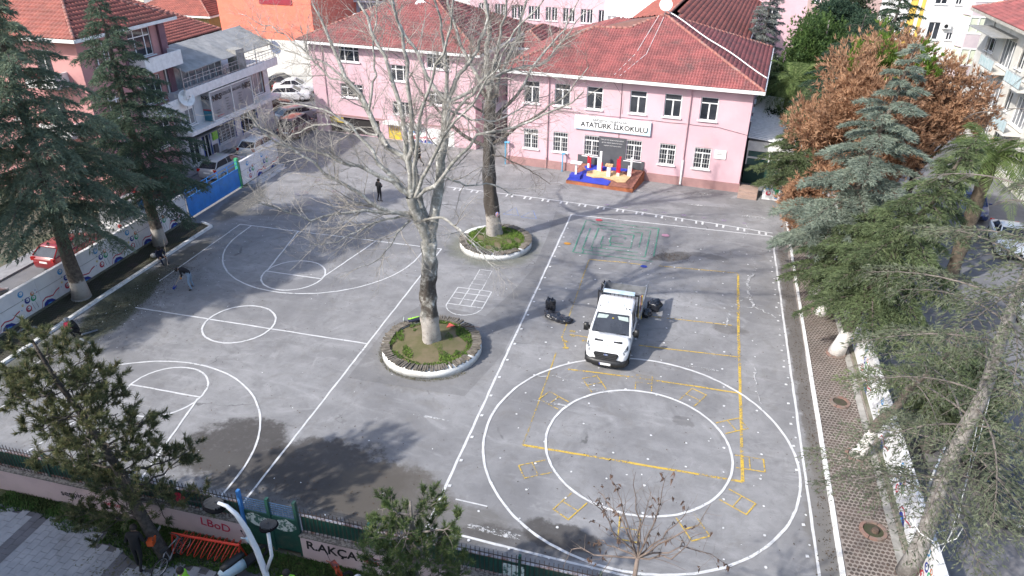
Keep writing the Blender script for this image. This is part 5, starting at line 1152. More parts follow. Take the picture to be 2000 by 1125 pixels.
vis = MB()
for s_ in (-1, 1): vis.M = Matrix.Translation((0, -.012, .012)); vis.add([(s_*.2, -1.29, 2.0), (s_*.7, -1.29, 2.0), (s_*.75, -1.45, 1.86), (s_*.3, -1.42, 1.885)], [(0, 1, 2, 3)])
vis.build('sun_visor', M('visor_grey', (.35, .42, .4), None, 3, .7), ws, False)
b = MB(); b.smooth = True
for s_ in (-1, 1): b.tube([(s_*.95, -2.0, 1.38), (s_*.88, -1.6, 1.74), (s_*.80, -1.16, 2.14)], [.06, .05, .06], 6)
b.tube([(-.8, -1.2, 2.1), (.8, -1.2, 2.1)], .05, 6); b.tube([(-.98, -2.0, 1.37), (.98, -2.0, 1.37)], .045, 6); b.build('windscreen_frame', VW, t)
for s_ in (-1, 1):
    b = MB(); b.add([(s_*1.0, -1.75, 1.42), (s_*1.0, -.55, 1.42), (s_*.88, -.5, 2.1), (s_*.82, -1.12, 2.1)], [(0, 1, 2, 3)]); b.add([(s_*.99, -.42, 1.42), (s_*.99, .0, 1.42), (s_*.88, -.02, 2.1), (s_*.88, -.4, 2.1)], [(0, 1, 2, 3)]); b.build('side_window', CARGL, t, False)
    b = MB(); b.add([(s_*1.015, -.56, 1.38), (s_*1.015, -.4, 1.38), (s_*.885, -.36, 2.2), (s_*.885, -.52, 2.2)], [(0, 1, 2, 3)]); b.add([(s_*1.0, .0, 1.38), (s_*1.0, .1, 1.38), (s_*.88, .1, 2.2), (s_*.88, -.03, 2.2)], [(0, 1, 2, 3)]); b.build('door_pillar', VW, t, False)
    b = MB(); b.add([(s_*1.02, -1.78, 1.38), (s_*1.02, -1.6, 1.38), (s_*.84, -1.05, 2.15), (s_*.80, -1.18, 2.15)], [(0, 1, 2, 3)]); b.build('door_pillar', VW, t, False)
    b = MB(); b.smooth = True; b.loft([[(s_*1.02, -1.72, 1.35), (s_*1.06, -1.72, 1.45), (s_*1.02, -1.7, 1.5)], [(s_*1.12, -1.78, 1.34), (s_*1.12, -1.84, 1.62), (s_*1.12, -1.7, 1.62)], [(s_*1.3, -1.78, 1.3), (s_*1.32, -1.86, 1.68), (s_*1.3, -1.7, 1.68)]]); b.cbox((s_*1.2, -1.78, 1.5), (.22, .12, .38)); mi = b.build('mirror', BLACK, t)
    b = MB(); b.cbox((s_*1.2, -1.715, 1.52), (.17, .012, .3)); b.build('mirror_glass', CHROME, mi)
    b = MB(); b.smooth = True; b.loft([[(s_*.6, -2.94, .84), (s_*.62, -2.96, 1.0), (s_*.62, -2.86, 1.02)], [(s_*.82, -2.86, .86), (s_*.84, -2.88, 1.08), (s_*.82, -2.72, 1.12)], [(s_*.955, -2.7, .9), (s_*.97, -2.66, 1.14), (s_*.93, -2.45, 1.2)]]); hd = b.build('headlight', M('headlamp_dark', (.06, .065, .07), (.3, .32, .34), 12, .12, .2), t)
    b = MB(); b.ball((s_*.8, -2.88, .96), .07, 10); b.build('lamp_lens', LAMPG, hd)
    b = MB(); b.box(s_*.45-.2, -2.52, 1.26, s_*.45+.2, -2.38, 1.295, Matrix.Rotation(R(-0), 4, 'X')); b.build('bonnet_vent', BLACK, nz)
b = MB(); b.smooth = False
gr = [(-.52, .99), (.52, .99), (.6, .9), (.48, .64), (.34, .58), (-.34, .58), (-.48, .64), (-.6, .9)]
b.add([(x_, -3.0-.0, z_) for x_, z_ in gr]+[(x_*.96, -3.05, z_) for x_, z_ in gr], [list(range(8, 16))]+[(i, (i+1) % 8, 8+(i+1) % 8, 8+i) for i in range(8)]); g = b.build('grille', BLACK, t)
b = MB()
for z_ in (.67, .76, .85, .93): b.box(-.5, -3.075, z_-.012, .5, -3.05, z_+.012)
b.build('grille_bar', M('dark_chrome', (.12, .12, .125), None, 4, .3, .6), g)
b = MB(); b.lathe([(.085, 0), (.001, .012)], 18, (0, -3.075, .91), (Matrix.Rotation(R(90), 3, 'X') @ Matrix.Diagonal((1.3, .6, 1)))); b.build('badge', M('badge_blue', (.02, .05, .2), (.3, .32, .36), 20, .3), g)
b = MB(); b.smooth = True; b.loft([[(x_, y_, .3), (x_*.97, y_-.1, .34), (x_*.97, y_-.12, .55), (x_, y_+.02, .64), (x_*.9, y_+.3, .64), (x_*.9, y_+.3, .3)] for x_, y_ in ((-1.02, -2.35), (-1.03, -2.75), (-.9, -2.95), (-.5, -3.05), (0, -3.07), (.5, -3.05), (.9, -2.95), (1.03, -2.75), (1.02, -2.35))]); bp = b.build('bumper', BLACK, t)
b = MB(); b.box(-.27, -3.215, .42, .27, -3.195, .535); pl = b.build('number_plate', PLATE, bp)
b = MB(); b.box(-.27, -3.22, .42, -.22, -3.214, .535); b.build('plate_blue_band', BC['navy'], pl)
b = MB(); b.box(-.06, -2.74, 1.185, .06, -2.72, 1.205); b.build('sticker', BC['sky'], nz)
b = MB(); b.box(-.03, -1.45, 1.93, .05, -1.42, 1.96); b.build('windscreen_sticker', YB, ws)
for s_ in (-1, 1):
    b = MB(); b.tube([(s_*.1, -2.03, 1.395), (s_*.72, -1.93, 1.47)], .012, 4); b.build('wiper', BLACK, t)
    for yy_ in (-2.1, 2.2): wheel(t, s_*.92, yy_, .35, .24)
    b = MB(); b.box(s_*1.0-.02, -1.3, 1.0, s_*1.0+.045, -.55, 1.03); b.build('door_trim', BLACK, t)
# chassis, bed and headboard
b = MB(); b.box(-.45, -1.9, .35, -.3, 3.2, .6); b.box(.3, -1.9, .35, .45, 3.2, .6); b.box(-.95, -2.4, .3, .95, -1.8, .42); b.build('chassis', BLACK, t)
b = MB(); b.box(-1.06, .3, .82, 1.06, 3.3, .9); b.build('bed_floor', M('bed_metal', (.25, .26, .27), (.15, .15, .16), 3, .6, .4), t)
BM = M('bed_side_grey', (.3, .31, .33), (.2, .21, .22), 2, .45, .5)
for nm, bx_ in (('side_board', (-1.1, .3, .86, -1.06, 3.3, 1.28)), ('tail_board', (-1.08, 3.3, .86, 1.08, 3.34, 1.28))): b = MB(); b.box(*bx_); b.build(nm, BM, t)
b = MB(); b.box(1.14, -.0, 1.2, 1.19, 3.3, 1.66, ); b.build('side_board', BM, t)
b = MB(); b.box(-1.02, .18, .9, -.96, .26, 2.42); b.box(.96, .18, .9, 1.02, .26, 2.42); b.box(-1.02, .17, 2.36, 1.02, .27, 2.42)
for k in range(9): b.box(-.85+k*.21, .2, 1.0, -.82+k*.21, .24, 2.36)
hb = b.build('headboard', BLACK, t); b = MB(); b.box(-.75, .1, 2.42, .78, .32, 2.52); b.build('light_bar', M('pale_blue_bar', (.35, .5, .62), (.5, .55, .6), 3, .3), hb)
for x_ in (-.7, .55, .7): b = MB(); b.lathe([(.03, 0), (.03, .04), (.001, .05)], 8, (x_, -.98, 2.265)); b.build('roof_lamp', BLACK, rf)
t2 = thing('broom_bundle', 'yellow and red handled brooms standing in the van bed', 'tools', (-1.42, 31.6, .9))
for k in range(4): b = MB(); b.tube([(k*.05, 0, 0), (k*.05-.06, .05*k, 1.25)], .02, 5); b.build('broom_handle', (YB, WHITE, M('red_plastic', (.5, .05, .02)), YB)[k], t2)
# bin bags
BAG = M('black_bin_bag', (.012, .013, .017), (.028, .03, .038), 2.5, .22, bump=1., bscale=9, coat=.35)
def bag(label, x, y, sx, sy, sz, seed, rz=0):
    rr = random.Random(seed); bm_ = bmesh.new(); bmesh.ops.create_icosphere(bm_, subdivisions=4, radius=1)
    ph = [rr.uniform(0, 6) for _ in range(6)]
    for v in bm_.verts:
        c = v.co; a = math.atan2(c.y, c.x); f = 1+.09*math.sin(a*5+ph[0]+c.z*2)+.05*math.sin(a*11+ph[1])+.06*math.sin(c.z*7+ph[2]+a*2)+.04*math.sin(c.x*13+ph[3])*math.sin(c.y*12+ph[4])
        if c.z > .72: f *= .55
        v.co = Vector((c.x*f*sx, c.y*f*sy, max(-.82, c.z*(1.15 if c.z > .8 else 1)*f)*sz+.82*sz))
    me = bpy.data.meshes.new('bin_bag'); bm_.to_mesh(me); bm_.free(); me.materials.append(BAG)
    for p in me.polygons: p.use_smooth = True
    return tag(link('bin_bag', me, None, (x, y, 0), rz), label, 'bin bag', 'black bin bags round the van')
bag('upright black bin bag, leftmost of those left of the van', -6.1, 32.6, .27, .24, .5, 1); bag('flat crumpled black bag lying left of the van, nearer one', -5.75, 31.9, .62, .33, .2, 2, -.5); bag('small flat black bag lying nearest the van on its left', -5.1, 31.7, .36, .26, .16, 3, .3)
bag('tall black bag standing behind the van bed, left one', -3.45, 34.9, .3, .3, .62, 4); bag('slumped black bag behind the van bed, right one', -2.75, 34.85, .48, .36, .45, 5); bag('black bag leaning right of the van bed, outermost', -.75, 34.2, .42, .34, .36, 6, .8); bag('black bag lying close to the right side of the van bed', -1.15, 33.4, .34, .3, .28, 7)
# ---------------- people ----------------
SKIN = M('skin', (.42, .26, .18), (.36, .22, .15), 6, .6); HAIR = M('dark_hair', (.02, .015, .012), None, 9, .7)
CLOTH = {k: M('cloth_'+k, c, None, 7, .9, bump=.3) for k, c in dict(black=(.012, .012, .014), navy=(.015, .02, .045), jeans=(.24, .32, .42), grey=(.1, .1, .11), hivis=(.35, .75, .05), red=(.5, .03, .08), brown=(.1, .07, .05)).items()}
SHOE = M('dark_shoe', (.015, .014, .014), None, 9, .6)
def person(label, loc, rz, J={}, top='black', legs='black', hair=True, helmet=None, group=None):
    """figure facing local -y; J overrides joint positions"""
    P = dict(pelvis=(0, 0, .95), belly=(0, 0, 1.1), chest=(0, 0, 1.32), neck=(0, -.01, 1.5), head=(0, -.03, 1.6), crown=(0, -.02, 1.72),
             ls=(.19, 0, 1.43), le=(.25, .03, 1.15), lw=(.26, -.1, .93), lh=(.26, -.13, .86), rs=(-.19, 0, 1.43), re=(-.25, .03, 1.15), rw=(-.26, -.1, .93), rh=(-.26, -.13, .86),
             lp=(.1, 0, .92), lk=(.11, -.03, .5), la=(.11, .02, .09), lt=(.12, -.16, .04), rp=(-.1, 0, .92), rk=(-.11, -.03, .5), ra=(-.11, .02, .09), rt=(-.12, -.16, .04))
    P.update(J); rad = dict(pelvis=.155, belly=.14, chest=.155, neck=.06, head=.098, crown=.07, s=.075, e=.05, w=.033, h=.038, p=.095, k=.064, a=.045, t=.042)
    E_ = [('pelvis', 'belly'), ('belly', 'chest'), ('chest', 'neck'), ('neck', 'head'), ('head', 'crown')]
    for s_ in 'lr': E_ += [('chest', s_+'s'), (s_+'s', s_+'e'), (s_+'e', s_+'w'), (s_+'w', s_+'h'), ('pelvis', s_+'p'), (s_+'p', s_+'k'), (s_+'k', s_+'a'), (s_+'a', s_+'t')]
    names = list(P); V_ = [Vector(P[n]) for n in names]; ed = [(names.index(a), names.index(c)) for a, c in E_]; rr = [rad.get(n) or rad[n[1:]] for n in names]; cls = list(names)
    for s_ in 'lr':                                   # five fingers of unequal length, curled a little
        h = Vector(P[s_+'h']); d = (h-Vector(P[s_+'w'])).normalized(); a = d.cross(Vector((0, 1, .2))).normalized(); c = d.cross(a)
        for k, (o, L) in enumerate(((-.03, .075), (-.01, .085), (.01, .08), (.03, .06), (-.05, .05))):
            m_ = h+a*o+d*(.04 if k < 4 else .0)+c*(0 if k < 4 else .02); e = m_+d*L*.6+a*o*.3+c*L*.5
            i = len(V_); V_ += [m_, e]; rr += [.012, .009]; cls += ['f', 'f']; ed += [(names.index(s_+'h'), i), (i, i+1)]
    me = bpy.data.meshes.new('tmp'); me.from_pydata([tuple(v) for v in V_], ed, []); o = bpy.data.objects.new('tmp', me); COL.objects.link(o)
    md = o.modifiers.new('s', 'SKIN'); sd = me.skin_vertices[0].data
    for i, r_ in enumerate(rr): sd[i].radius = (r_, r_)
    sd[0].use_root = True; ss = o.modifiers.new('u', 'SUBSURF'); ss.levels = 1; ss.render_levels = 1
    bpy.context.view_layer.update(); m2 = bpy.data.meshes.new_from_object(o.evaluated_get(bpy.context.evaluated_depsgraph_get())); bpy.data.objects.remove(o)
    m2.materials.clear()
    for m_ in (CLOTH[top], CLOTH[legs], SKIN, SHOE): m2.materials.append(m_)
    A = np.array([V_[a] for a, c in ed]); B = np.array([V_[c] for a, c in ed]); code = []
    for a, c in ed:
        n1, n2 = cls[a], cls[c]
        code.append(2 if n2 in ('f', 'head', 'crown', 'lh', 'rh') or n1 == 'f' else 3 if n2 in ('lt', 'rt') else 1 if n2 in ('lp', 'rp', 'lk', 'rk', 'la', 'ra') else 0)
    for p in m2.polygons:
        q = np.array(p.center); t_ = np.clip(((q-A)*(B-A)).sum(1)/(((B-A)**2).sum(1)+1e-9), 0, 1); dd = np.linalg.norm(A+t_[:, None]*(B-A)-q, axis=1); p.material_index = code[int(dd.argmin())]; p.use_smooth = True
    t = thing('person', label, 'person', loc, rz, group); m2.name = 'body'; link('body', m2, t)
    hd, cr = Vector(P['head']), Vector(P['crown']); up = (cr-hd).normalized(); q = up.to_track_quat('Z', 'Y').to_matrix()
    b = MB(); b.smooth = True
    if helmet: b.lathe([(.15, .0), (.145, .05), (.12, .12), (.06, .165), (.001, .175)], 14, hd+up*.02, q); b.build('helmet', helmet, t)
    elif hair: b.lathe([(.108, -.02), (.118, .05), (.1, .11), (.055, .145), (.001, .155)], 12, hd+up*.0+Vector((0, .02, 0)), q); b.build('hair', HAIR, t)
    b = MB(); fwd = Vector((0, -1, 0)); c = hd+fwd*.1; b.add([c+Vector((-.015, 0, .02)), c+Vector((.015, 0, .02)), c+Vector((0, -.02, -.01)), c+Vector((0, 0, -.02))], [(0, 1, 2), (1, 3, 2), (3, 0, 2)]); b.build('nose', SKIN, t)
    return t
person('person in black sweater and pale jeans bending over a broom on the left court', (-25.95, 29.75, 0), R(-72), dict(belly=(0, -.08, 1.1), chest=(0, -.32, 1.22), neck=(0, -.5, 1.26), head=(0, -.6, 1.2), crown=(0, -.7, 1.24), ls=(.2, -.38, 1.24), rs=(-.2, -.38, 1.24), le=(.27, -.3, .98), lw=(.12, -.42, .82), lh=(.08, -.46, .78), re=(-.25, -.5, 1.0), rw=(-.05, -.5, .72), rh=(0, -.52, .66), lk=(.2, -.08, .5), la=(.24, .05, .09), lt=(.26, -.12, .04), rk=(-.16, -.06, .5), ra=(-.2, .0, .09), rt=(-.22, -.17, .04)), 'black', 'jeans')
t = thing('broom', 'long handled broom with blue head held by the person in pale jeans', 'broom', (-25.95, 29.75, 0), R(-72)); b = MB(); b.tube([(.35, -.35, 1.05), (-.1, -1.0, .08)], .018, 6); b.build('handle', M('pale_wood', (.5, .4, .3), None, 4, .6), t); b = MB(); b.cbox((-.12, -1.02, .05), (.34, .09, .1)); b.build('broom_head', M('blue_bristle', (.03, .06, .3), None, 9, .8), t)
b = MB(); b.ball((0, -.5, .68), .055, 8); tag(b.build('glove', M('orange_glove', (.7, .25, .02), None, 5, .7)), 'orange work glove on the hand holding the broom', 'glove'); bpy.data.objects['glove'].matrix_world = T(-25.95, 29.75, 0) @ RZ(R(-72))
walk = dict(lk=(.1, -.2, .5), la=(.1, -.3, .1), lt=(.11, -.46, .05), rk=(-.1, .05, .5), ra=(-.1, .32, .16), rt=(-.1, .2, .05), lw=(.24, .12, .95), lh=(.24, .14, .88), rw=(-.24, -.2, .98), rh=(-.24, -.26, .93))
person('person all in black walking past the yellow door', (-20.85, 52.0, 0), R(-78), walk, 'black', 'black')
person('person in black seen from behind standing at the far end of the left court', (-20.98, 44.3, 0), R(160), dict(lw=(.12, -.22, 1.15), lh=(.06, -.28, 1.18), rw=(-.12, -.22, 1.15), rh=(-.06, -.28, 1.18), la=(.14, .1, .09), lt=(.15, -.08, .04)), 'black', 'black')
person('person crouching with a red backpack near the left kerb', (-28.35, 24.0, 0), R(-60), dict(pelvis=(0, .1, .42), belly=(0, 0, .55), chest=(0, -.14, .75), neck=(0, -.22, .9), head=(0, -.28, .98), crown=(0, -.34, 1.09), ls=(.19, -.15, .83), rs=(-.19, -.15, .83), le=(.25, -.35, .62), lw=(.15, -.5, .42), lh=(.13, -.55, .36), re=(-.25, -.35, .62), rw=(-.15, -.5, .42), rh=(-.13, -.55, .36), lp=(.1, .08, .4), lk=(.14, -.3, .5), la=(.13, -.1, .09), lt=(.14, -.28, .04), rp=(-.1, .08, .4), rk=(-.14, -.3, .3), ra=(-.13, .15, .09), rt=(-.14, -.02, .04)), 'black', 'black', helmet=M('grey_helmet', (.2, .21, .22), None, 4, .4))
b = MB(); b.smooth = True; b.ball((0, 0, 0), .2, 12, (1, .8, 1.2)); o = b.build('backpack', CLOTH['red']); o.location = (-28.58, 23.8, .75); tag(o, 'bright red backpack blower on the crouching person', 'backpack')
t = thing('leaf_blower_tube', 'two grey plastic tubes lying and held by the crouching person', 'tool', (-28.0, 23.9, 0)); ST2 = M('tube_grey', (.16, .18, .2), (.12, .13, .15), 3, .4)
b = MB(); b.tube([(0, 0, .25), (.2, .75, .08)], .05, 8); b.build('tube', ST2, t); b = MB(); b.tube([(0, -.15, .09), (.75, -.35, .09)], .055, 8); b.build('tube', ST2, t)
person('person in dark clothes sitting on the left kerb beside a pale helmet', (-29.85, 32.2, 0), R(60), dict(pelvis=(0, .0, .25), belly=(0, .03, .42), chest=(0, -.05, .62), neck=(0, -.1, .78), head=(0, -.15, .87), crown=(0, -.19, .98), ls=(.19, -.05, .72), rs=(-.19, -.05, .72), le=(.25, -.15, .5), lw=(.15, -.33, .42), lh=(.12, -.38, .4), re=(-.25, -.15, .5), rw=(-.15, -.33, .42), rh=(-.12, -.38, .4), lp=(.1, -.03, .22), lk=(.15, -.4, .4), la=(.15, -.6, .08), lt=(.16, -.76, .04), rp=(-.1, -.03, .22), rk=(-.15, -.42, .34), ra=(-.15, -.68, .08), rt=(-.16, -.84, .04)), 'navy', 'navy')
for lb_, x, y in (('pale protective helmet lying left of the sitting person', -30.45, 32.35), ('pale rounded bundle beside the helmet and the sitting person', -30.1, 32.5)):
    b = MB(); b.smooth = True; b.ball((x, y, .22), .17, 12, (1.15, .9, .85)); tag(b.build('helmet', M('pale_plastic', (.5, .5, .5), (.38, .38, .38), 4, .5)), lb_, 'helmet')
b = MB(); b.tube([(-30.3, 33.3, .9), (-28.9, 31.6, .15)], .018, 5); tag(b.build('wooden_rake', M('pale_wood', (.5, .4, .3))), 'long wooden rake leaning over the kerb by the sitting person', 'rake')
person('person in dark quilted clothes carrying an orange chainsaw on the near pavement', (-15.85, 12.9, 0), R(-165), dict(belly=(0, -.03, 1.1), chest=(0, -.12, 1.3), neck=(0, -.17, 1.47), head=(0, -.22, 1.56), crown=(0, -.26, 1.68), ls=(.2, -.1, 1.41), rs=(-.2, -.1, 1.41), re=(-.3, -.05, 1.14), rw=(-.28, -.3, 1.05), rh=(-.27, -.36, 1.03), le=(.28, -.05, 1.14), lw=(.22, -.3, 1.02), lh=(.2, -.36, 1.0), rk=(-.1, .05, .5), ra=(-.1, .3, .1), rt=(-.1, .16, .04)), 'black', 'black')
t = thing('chainsaw', 'small orange chainsaw held by the dark dressed person on the pavement', 'chainsaw', (-15.45, 13.2, 1.0), R(15)); b = MB(); b.cbox((0, 0, 0), (.2, .3, .2)); b.build('motor', M('orange_plastic', (.6, .1, .02), (.5, .08, .02), 4, .5), t); b = MB(); b.cbox((.02, .38, -.02), (.02, .5, .09)); b.build('saw_blade', STEEL, t); b = MB(); b.tube([(-.1, -.1, .1), (-.1, 0, .2), (.1, 0, .2), (.1, -.1, .1)], .015, 5); b.build('handle', BLACK, t)
person('person in yellow green safety vest at the bottom edge, right of the lamp post', (-10.2, 12.75, 0), R(20), {}, 'hivis', 'navy')
person('person in yellow green safety vest at the bottom edge, left of the scooter', (-13.35, 12.0, 0), R(100), {}, 'hivis', 'navy')
person('person with white helmet at the bottom edge beside the small pine', (-8.0, 13.1, 0), R(0), {}, 'hivis', 'navy', helmet=M('white_helmet', (.7, .7, .7), None, 4, .4))
# ---------------- street furniture ----------------
RR = M('red_rack_paint', (.62, .05, .025), (.5, .04, .02), 2, .45)
t = thing('bicycle_rack', 'long bright red spiral bicycle rack in front of the pink wall', 'bike rack', (-15.2, 13.8, 0), R(3)); b = MB(); b.tube([(0, 0, .78), (2.5, 0, .78)], .045, 8); b.build('top_bar', RR, t)
for k in range(9):
    b = MB(); c = .25+k*.25; b.tube([(c+.17*math.cos(a), .38*math.sin(a), .42+.38*math.cos(a)) for a in [i*2*math.pi/20 for i in range(20)]], .016, 6, closed=True); b.build('rack_loop', RR, t)
b = MB()
for x_ in (0.02, 2.48): b.tube([(x_, 0, .78), (x_, .25, 0)], .03, 6); b.tube([(x_, 0, .78), (x_, -.25, 0)], .03, 6)
b.build('stand', RR, t)
def cyc(t, y, r=.34):
    b = MB(); b.tube([(0, y+r*math.cos(a), r+r*math.sin(a)) for a in [i*2*math.pi/24 for i in range(24)]], .022, 6, closed=True); w_ = b.build('wheel', RUBBER, t)
    b = MB(); b.tube([(0, y+(r-.03)*math.cos(a), r+(r-.03)*math.sin(a)) for a in [i*2*math.pi/24 for i in range(24)]], .012, 5, closed=True)
    for k in range(12): a = k*math.pi/6; b.tube([(0, y, r), (0, y+(r-.03)*math.cos(a), r+(r-.03)*math.sin(a))], .003, 3)
    b.ball((0, y, r), .035, 8); b.build('rim', STEEL, w_)
t = thing('bicycle', 'dark mountain bicycle with silver frame tubes leaning at the end of the red rack', 'bicycle', (-14.95, 13.3, 0), R(-4)); t.rotation_euler = (0, R(6), R(-8)); cyc(t, -.52); cyc(t, .52)
b = MB(); q = dict(bb=(0, -.08, .3), st=(0, -.2, .82), hd=(0, .36, .88), ra=(0, -.52, .34), fa=(0, .52, .34), hb=(0, .33, 1.0))
for a, c in (('bb', 'st'), ('st', 'hd'), ('bb', 'hd'), ('bb', 'ra'), ('st', 'ra'), ('hd', 'fa'), ('hd', 'hb')): b.tube([q[a], q[c]], .02, 6)
b.build('frame', M('bike_frame', (.3, .3, .33), (.04, .04, .045), 4, .3), t); b = MB(); b.cbox((0, -.24, .9), (.14, .26, .06)); b.build('saddle', BLACK, t); b = MB(); b.tube([(-.3, .3, 1.0), (0, .34, 1.02), (.3, .3, 1.0)], .016, 6); b.build('handlebar', BLACK, t)
def scooter(label, x, y, rz, col, s_=1.):
    t = thing('motor_scooter', label, 'scooter', (x, y, 0), rz)
    for yy_ in (-.62, .62):
        b = MB(); b.smooth = True; b.tube([(0, yy_+.2*math.cos(a), .24+.2*math.sin(a)) for a in [i*2*math.pi/18 for i in range(18)]], .055, 8, closed=True); b.build('wheel', RUBBER, t)
    b = MB(); b.smooth = True; b.loft([[(-w_, yy_, z0), (w_, yy_, z0), (w_*1.05, yy_, (z0+z1)/2), (w_*.7, yy_, z1), (-w_*.7, yy_, z1), (-w_*1.05, yy_, (z0+z1)/2)] for yy_, w_, z0, z1 in ((-.95, .08, .55, .68), (-.75, .17, .38, .74), (-.3, .19, .3, .76), (-.1, .17, .26, .6))]); b.build('rear_body', col, t)
    b = MB(); b.cbox((0, .12, .3), (.34, .5, .08)); b.build('footboard', BLACK, t)
    b = MB(); b.smooth = True; b.loft([[(-w_, y_-.05, z_), (0, y_+.09, z_), (w_, y_-.05, z_), (0, y_-.02, z_)] for y_, z_, w_ in ((.45, .28, .15), (.42, .6, .21), (.34, .9, .15), (.3, 1.0, .1))]); b.build('front_shield', col, t)
    b = MB(); b.smooth = True; b.loft([[(-w_, yy_, z_), (w_, yy_, z_), (w_*.8, yy_, z_+.09), (-w_*.8, yy_, z_+.09)] for yy_, w_, z_ in ((-.85, .1, .72), (-.6, .15, .75), (-.2, .14, .73), (-.02, .09, .7))]); b.build('seat', BLACK, t)
    b = MB(); b.tube([(-.33, .18, 1.06), (-.1, .28, 1.08), (.1, .28, 1.08), (.33, .18, 1.06)], .02, 6); b.cbox((0, .3, 1.08), (.28, .16, .14)); b.build('handlebar', col, t)
    b = MB(); b.ball((0, .38, 1.0), .07, 10); b.build('headlight', LAMPG, t)
    for s2 in (-1, 1): b = MB(); b.tube([(s2*.2, .26, 1.1), (s2*.3, .24, 1.3)], .008, 4); b.ball((s2*.31, .24, 1.34), .06, 8, (1, .3, .7)); b.build('mirror', BLACK, t)
    return t
scooter('pale blue and white motor scooter with black seat beside the red rack', -12.42, 13.72, R(-22), M('pale_blue_body', (.42, .58, .66), (.62, .66, .68), 1.5, .3))
scooter('orange and black motor scooter half hidden at the bottom edge before the graffiti wall', -9.35, 13.55, R(-35), M('orange_body', (.6, .08, .02), (.02, .02, .02), 2.2, .35))
t = thing('street_lamp', 'white arched street lamp with two flat round dark heads', 'street lamp', (-9.95, 11.6, 0)); LW = M('lamp_white', (.7, .72, .75), (.6, .62, .65), 2, .35)
b = MB(); b.smooth = True; b.tube([(0, 0, 0), (-.1, .1, 1.2), (-.3, .35, 2.5), (-.45, .4, 3.4), (-.62, .4, 4.15), (-.85, .4, 4.7), (-1.1, .4, 4.95), (-1.35, .4, 5.0)], [.1, .1, .09, .085, .075, .065, .055, .045], 10); b.build('pole', LW, t)
b = MB(); b.smooth = True; b.tube([(-.28, .36, 2.6), (.0, .4, 3.3), (.05, .4, 4.2)], .05, 8); b.build('side_arm', LW, t)
for x_, z_, tl, s_ in ((-1.5, 4.86, R(12), 1.), (.12, 4.5, R(-14), .85)):
    b = MB(); b.smooth = True; m3 = Matrix.Rotation(tl, 3, 'Y') @ Matrix.Diagonal((1, .85, 1)); r = .33*s_; b.lathe([(.001, -.05), (r*.8, -.05), (r, -.01), (r, .02), (r*.85, .05), (.001, .06)], 24, (x_, .4, z_), m3); hd = b.build('lamp_head', M('lamp_dark', (.009, .009, .011), None, 4, .9, spec=.1), t)
    b = MB()
    for k in range(9): yy_ = (-.4+k*.1)*2*r*.8; w_ = math.sqrt(max(0, r*r*.72-yy_*yy_*1.2)); b.box(x_-w_, .4+yy_*.85-.01, z_+.05, x_+w_, .4+yy_*.85+.01, z_+.11)
    b.build('cooling_fin', M('fin_grey', (.075, .078, .085), None, 4, .8, spec=.1), hd)
    b = MB(); b.tube([(x_+(.15 if x_ < 0 else -.07), .4, z_+.06), (x_+(.02 if x_ < 0 else 0), .4, z_+.12)], .035, 6); b.build('bracket', BLACK, hd)
# things on the near planter
b = MB(); b.smooth = True; b.loft([[(x_+.1*math.sin(k), y_-.14*q, z_), (x_, y_+.16*q, z_), (x_-.05, y_+.1*q, z_+.1*q), (x_, y_-.1*q, z_+.12*q)] for k, (x_, y_, z_, q) in enumerate([(-.42, -.1, 0, .6), (-.2, -.05, 0, 1.1), (.05, 0, 0, 1.2), (.3, .08, 0, 1), (.42, .1, 0, .5)])]); o = b.build('jacket', CLOTH['navy']); o.location = (-12.35, 29.15, .5); o.rotation_euler = (0, 0, .4); tag(o, 'crumpled navy jacket lying on the near planter rim', 'jacket')
b = MB(); b.add([(-.3, -.1, .13), (.1, .05, .14), (.2, .12, .15), (-.2, .02, .15)], [(0, 1, 2, 3)]); b.add([(-.45, -.05, .1), (-.3, -.12, .13), (-.25, 0, .14), (-.4, .05, .1)], [(0, 1, 2, 3)]); st_ = b.build('reflective_stripe', CLOTH['hivis'], o, False)
b = MB(); b.smooth = True; b.lathe([(.001, 0), (.05, 0), (.05, .18), (.02, .23), (.02, .27), (.001, .28)], 10, (-12.9, 28.85, .5)); o = b.build('bottle', M('clear_plastic', (.4, .45, .45), None, 4, .2)); tag(o, 'small clear bottle beside the navy jacket', 'bottle')
t = thing('rake', 'red fan rake lying in the near planter behind the trunk', 'rake', (-10.5, 28.95, .55), R(0)); b = MB(); b.add([(-.1, -.22, .05), (-.1, .22, .05), (.28, 0, .08), (-.1, -.22, .02), (-.1, .22, .02), (.28, 0, .05)], [(0, 1, 2), (5, 4, 3), (0, 2, 5, 3), (1, 4, 5, 2), (0, 3, 4, 1)]); b.build('rake_head', M('coral_red_plastic', (.6, .1, .07), None, 4, .5), t); b = MB(); b.tube([(.25, 0, .06), (1.5, .12, .12)], .015, 5); b.build('handle', BRN, t)
b = MB(); b.smooth = True; b.ball((0, 0, 0), .14, 10, (1, .7, 1.3)); o = b.build('hanging_bag', M('blue_orange_bag', (.04, .15, .4), (.5, .2, .05), 9, .7)); o.location = (-11.0, 39.75, 2.05); tag(o, 'small blue and red bag hanging on the far plane tree trunk', 'bag')
